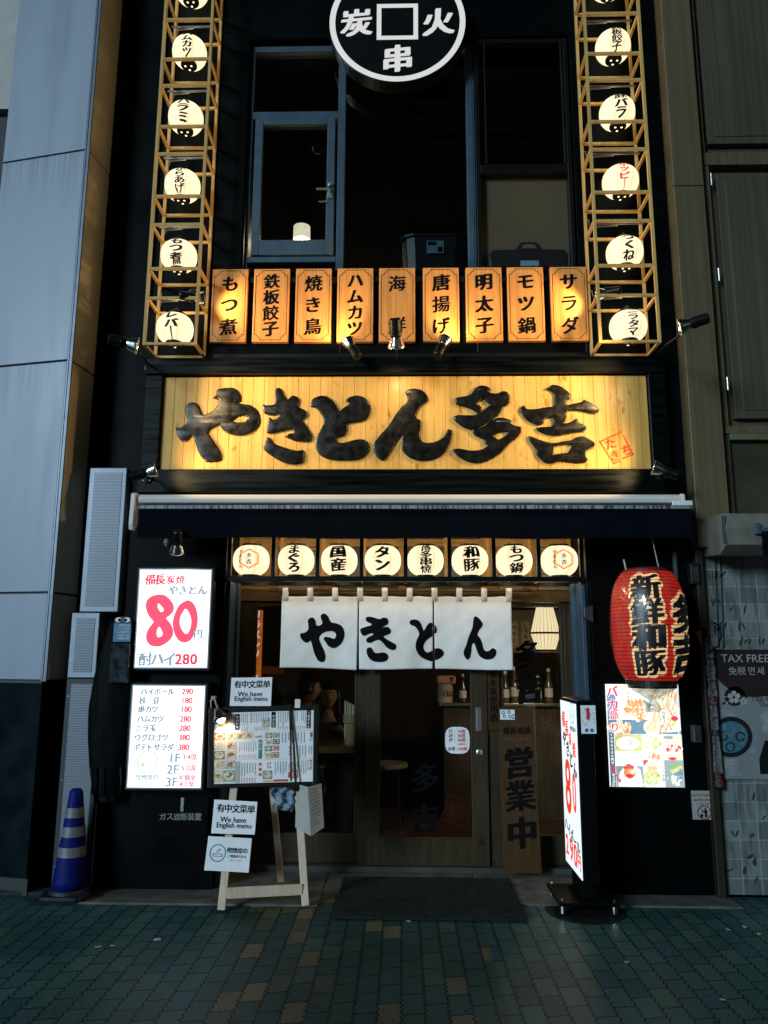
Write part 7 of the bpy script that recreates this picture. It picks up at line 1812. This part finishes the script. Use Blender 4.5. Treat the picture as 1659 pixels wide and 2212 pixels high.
hp = at(710, 1502, 1.62)
hd = at(726, 1571, 1.22)
person('person in black facing the street at the table behind the window, one hand raised', hp.x, 1.62, hp.z, .12, ((-.16, -.34, .90), (.08, -.36, .925)), True)
hp2 = at(664, 1487, 1.50)
person('person with short black hair turned away at the table behind the menu board', hp2.x, 1.50, hp2.z, 1.9, ((-.14, -.30, .88), (.14, -.30, .88)), False)
t = thing('chopstick_holder', 'stacked wooden cup of menu cards on the table beside the person in black', 'cup', (at(757, 1600, 1.0).x, 1.0, .83))
c = Vector((at(757, 1600, 1.0).x, 1.0, .83)); g = MB(); g.lathe([(.048, 0), (.050, .16), (.062, .17), (.064, .23)], c, 20); g.build('cup', wood('dim_bamboo_cup', (.22, .16, .07), (.34, .25, .11), .5, 'Z', 6, False), t)
g = MB(); 
for i in range(5): g.box(c.x - .05 + .02 * i, c.x - .036 + .02 * i, c.y - .03, c.y + .03, .88, 1.17 - .01 * i)
g.build('menu_cards', mat('dim_cream_cards', (.42, .38, .26), .6), t)
def bottle(label, x, y, z, mt, s=1.0, grp=None):
    t = thing('bottle', label, 'bottle', (x, y, z), grp)
    g = MB(); g.lathe([(.030 * s, 0), (.034 * s, .01), (.034 * s, .13 * s), (.014 * s, .19 * s), (.013 * s, .24 * s)], (x, y, z), 20); g.build('glass_body', mt, t, smooth=True); g = MB(); g.lathe([(.015 * s, .24 * s), (.015 * s, .265 * s)], (x, y, z), 14); g.build('cap', WHITEP, t); g = MB(); g.lathe([(.0347 * s, .04 * s), (.0347 * s, .11 * s)], (x, y, z), 20, caps=False); g.build('paper_label', PAPER, t); return t
BG = mat('brown_bottle_glass', (.06, .03, .012), .1); GGL = mat('clear_bottle_glass', (.10, .11, .09), .08, vary=.3)
bottle('small sauce bottle on the dining table beside the cup of menu cards', at(772, 1590, 1.05).x, 1.05, .83, BG, .8)
sx, sy = at(839, 1648, 1.75).x, 1.75; t = thing('bar_stool', 'round topped stool seen through the sliding door glass', 'stool', (sx, sy, .05)); sz = at(839, 1648, 1.75).z
g = MB(); g.lathe([(.16, 0), (.175, .01), (.175, .035), (.16, .045)], (sx, sy, sz - .04), 28); g.build('seat', mat('pale_stool_seat', (.30, .29, .22), .4), t)
for k in range(4):
    a = R(45 + 90 * k); g = MB(); g.tube([(sx + .12 * math.cos(a), sy + .12 * math.sin(a), sz - .03), (sx + .17 * math.cos(a), sy + .17 * math.sin(a), .05)], .012, 8); g.build('leg', BLACKM, t)
# counter with jars at the back, price strips on the wall above it
t = thing('serving_counter', 'serving counter with a bright steel edge behind the door', 'counter', (1.1, 2.4, .05))
cz = at(985, 1518, 2.1).z
g = MB(); g.box(.40, 2.15, 2.1, 2.7, .05, cz - .035); g.build('front', wood('counter_front', (.05, .03, .015), (.10, .06, .03), .5, 'Z', 4), t); g = MB(); g.box(.36, 2.18, 2.06, 2.72, cz - .03, cz); g.build('steel_top', STEEL, t, bevel=.004)
g = MB(); mpf = plane((0, 2.098, 0))
for (u, v, r_) in ((1095 - 350, 0, 0),):
    pass
for (x, z) in ((.62, cz - .20), (.74, cz - .24), (1.35, cz - .2), (1.5, cz - .26)):
    for k in range(16):
        a = R(11.25 + k * 22.5); g.line(mpf, [(x + .015 * math.cos(a), z + .015 * math.sin(a)), (x + .075 * math.cos(a), z + .075 * math.sin(a))], .003)
    g.ring(mpf, x, z, .078, .003, 0, 24)
g.build('fan_pattern', mat('dim_fan_line', (.16, .15, .11), .6), t)
xx = at(962, 1500, 2.2).x
t = thing('menu_tin', 'pale tin with a pink cloth and numbers on the counter behind the door', 'tin', (xx, 2.22, cz)); g = MB(); g.lathe([(.07, 0), (.075, .14), (.06, .17)], (xx, 2.22, cz), 20); g.build('tin', mat('dim_cream_tin', (.50, .42, .30), .4), t)
g = MB(); g.box(xx - .08, xx + .10, 2.14, 2.30, cz + .172, cz + .25); g.build('pink_cloth', mat('salmon_cloth', (.62, .30, .20), .7), t, bevel=.02); g = MB(); text(g, '130', plane((xx + .02, 2.138, cz + .08)), 0, 0, .07, .02); text(g, '半', plane((xx + .06, 2.136, cz + .21)), 0, 0, .06, .02); g.build('lettering', INK, t)
jars = [(1000, 2.2, BG, 1.0, 'brown bottle standing on the steel counter beside the pale tin'), (1092, 2.25, GGL, 1.1, 'clear bottle standing on the counter beside the wooden strip'), (1112, 2.35, GGL, 1.25, 'clear bottle on the counter behind the brushed window letter'), (1163, 2.2, GGL, .95, 'clear bottle on the counter below the pendant lamp'), (1186, 2.3, GGL, 1.2, 'tall clear bottle on the counter at the window post')]
for u, y, mt, s, lab in jars: bottle(lab, at(u, 1500, y).x, y, cz, mt, s, 'bottles on the counter')
for u, w in ((1110, 'ハラミ'), (1136, 'しろもつ')):
    a, b = at(u - 11, 1342, 2.9), at(u + 11, 1398, 2.9); t = thing('price_strip', f'framed paper strip reading {w} on the back wall', 'paper strip', ((a.x + b.x) / 2, 2.9, b.z), 'price strips on the back wall')
    g = MB(); g.box(a.x, b.x, 2.9, 2.91, b.z, a.z); g.build('sheet', mat('warm_paper', (.75, .66, .48), .6) if 'warm_paper' not in bpy.data.materials else bpy.data.materials['warm_paper'], t); m = plane(((a.x + b.x) / 2, 2.9, (a.z + b.z) / 2)); hw, hh = (b.x - a.x) / 2, (a.z - b.z) / 2; g = MB(); g.line(m, [(-hw + .01, -hh + .01), (hw - .01, -hh + .01), (hw - .01, hh - .01), (-hw + .01, hh - .01), (-hw + .01, -hh + .01)], .004); vtext(g, w, m, 0, 0, .055, {3: .07, 4: .056}[len(w)], bold=.03, brush=True); g.build('lettering', INK, t)
g = MB(); a, b = at(1085, 1318, 2.94), at(1235, 1400, 2.94); g.box(a.x, b.x, 2.93, 2.95, b.z - .05, a.z); tag(g.build('menu_rail_board', mat('warm_wall_board', (.30, .25, .16), .6), origin=(a.x, 2.94, b.z)), 'pale board on the back wall carrying the framed price strips', 'board')
# hanging orange banner, coat, hook rail
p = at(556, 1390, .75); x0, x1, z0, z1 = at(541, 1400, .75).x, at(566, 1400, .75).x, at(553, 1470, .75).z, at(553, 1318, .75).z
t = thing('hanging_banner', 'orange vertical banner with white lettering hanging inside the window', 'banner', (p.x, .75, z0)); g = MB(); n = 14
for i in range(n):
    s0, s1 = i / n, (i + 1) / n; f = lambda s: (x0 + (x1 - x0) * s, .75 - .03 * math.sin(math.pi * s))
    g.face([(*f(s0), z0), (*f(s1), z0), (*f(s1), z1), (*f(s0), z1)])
o = weld(g.build('cloth', emit('orange_banner_glow', (.85, .20, .02), .42, .3, 20), t, smooth=True)); o.modifiers.new('thick', 'SOLIDIFY').thickness = .003  # emission put into the cloth makes it look lit; no lamp here
g = MB(); vtext(g, 'リラメンソーレ', plane(((x0 + x1) / 2, .715, (z0 + z1) / 2)), 0, 0, .085, .078, bold=.03); g.build('lettering', emit('banner_print_glow', (.9, .8, .9), .55), t)  # print brightened by its own emission, like the cloth
g = MB(); xa, xb = at(566, 1450, .95).x, at(612, 1450, .95).x; zr = at(585, 1448, .95).z; g.box(xa, xb, .95, .97, zr - .03, zr + .03); tag(g.build('hook_rail', BEAMWOOD, origin=(xa, .95, zr)), 'wooden coat hook rail behind the window beside the orange banner', 'hook rail')
t = thing('hanging_coat', 'dark coat hanging from the hook rail behind the curtain edge', 'coat', ((xa + xb) / 2, .92, zr - .6)); xm = (xa + xb) / 2 + .02
vs, fs = skin([((xm, .92, zr - .05), .03), ((xm, .91, zr - .12), .09, .05), ((xm + .02, .91, zr - .35), .12, .05), ((xm + .03, .91, zr - .62), .15, .05)], [(0, 1), (1, 2), (2, 3)]); g = MB(); g.add(vs, fs); g.build('coat_body', CLO, t, smooth=True)
vs, fs = skin([((xm - .08, .90, zr - .14), .045), ((xm - .13, .90, zr - .34), .045), ((xm - .13, .89, zr - .55), .04)], [(0, 1), (1, 2)]); g = MB(); g.add(vs, fs); g.build('sleeve', mat('blue_grey_sleeve', (.04, .07, .12), .7), t, smooth=True)

# scraps of litter on the paving
LIT_ = mat('pale_litter_paper', (.30, .32, .32), .6, vary=.3)
for i, (u, v) in enumerate(((1640, 2018), (1572, 2008), (1608, 2002), (1352, 2078), (1560, 2160), (340, 2030), (213, 2046), (242, 2044), (884, 1990))):
    p = gr(u, v, .004); g = MB(); n = 7; a0 = random.uniform(0, 6); P = []
    for k in range(n): a = a0 + 2 * math.pi * k / n; r = random.uniform(.006, .017); P.append((p.x + r * 1.4 * math.cos(a), p.y + r * math.sin(a), .002 + random.uniform(0, .006)))
    g.prism(P, (0, 0, .002)); tag(g.build('paper_scrap', LIT_, origin=(p.x, p.y, .002)), 'tiny pale scrap of litter lying on the pavers', 'litter', 'scraps of litter on the paving')
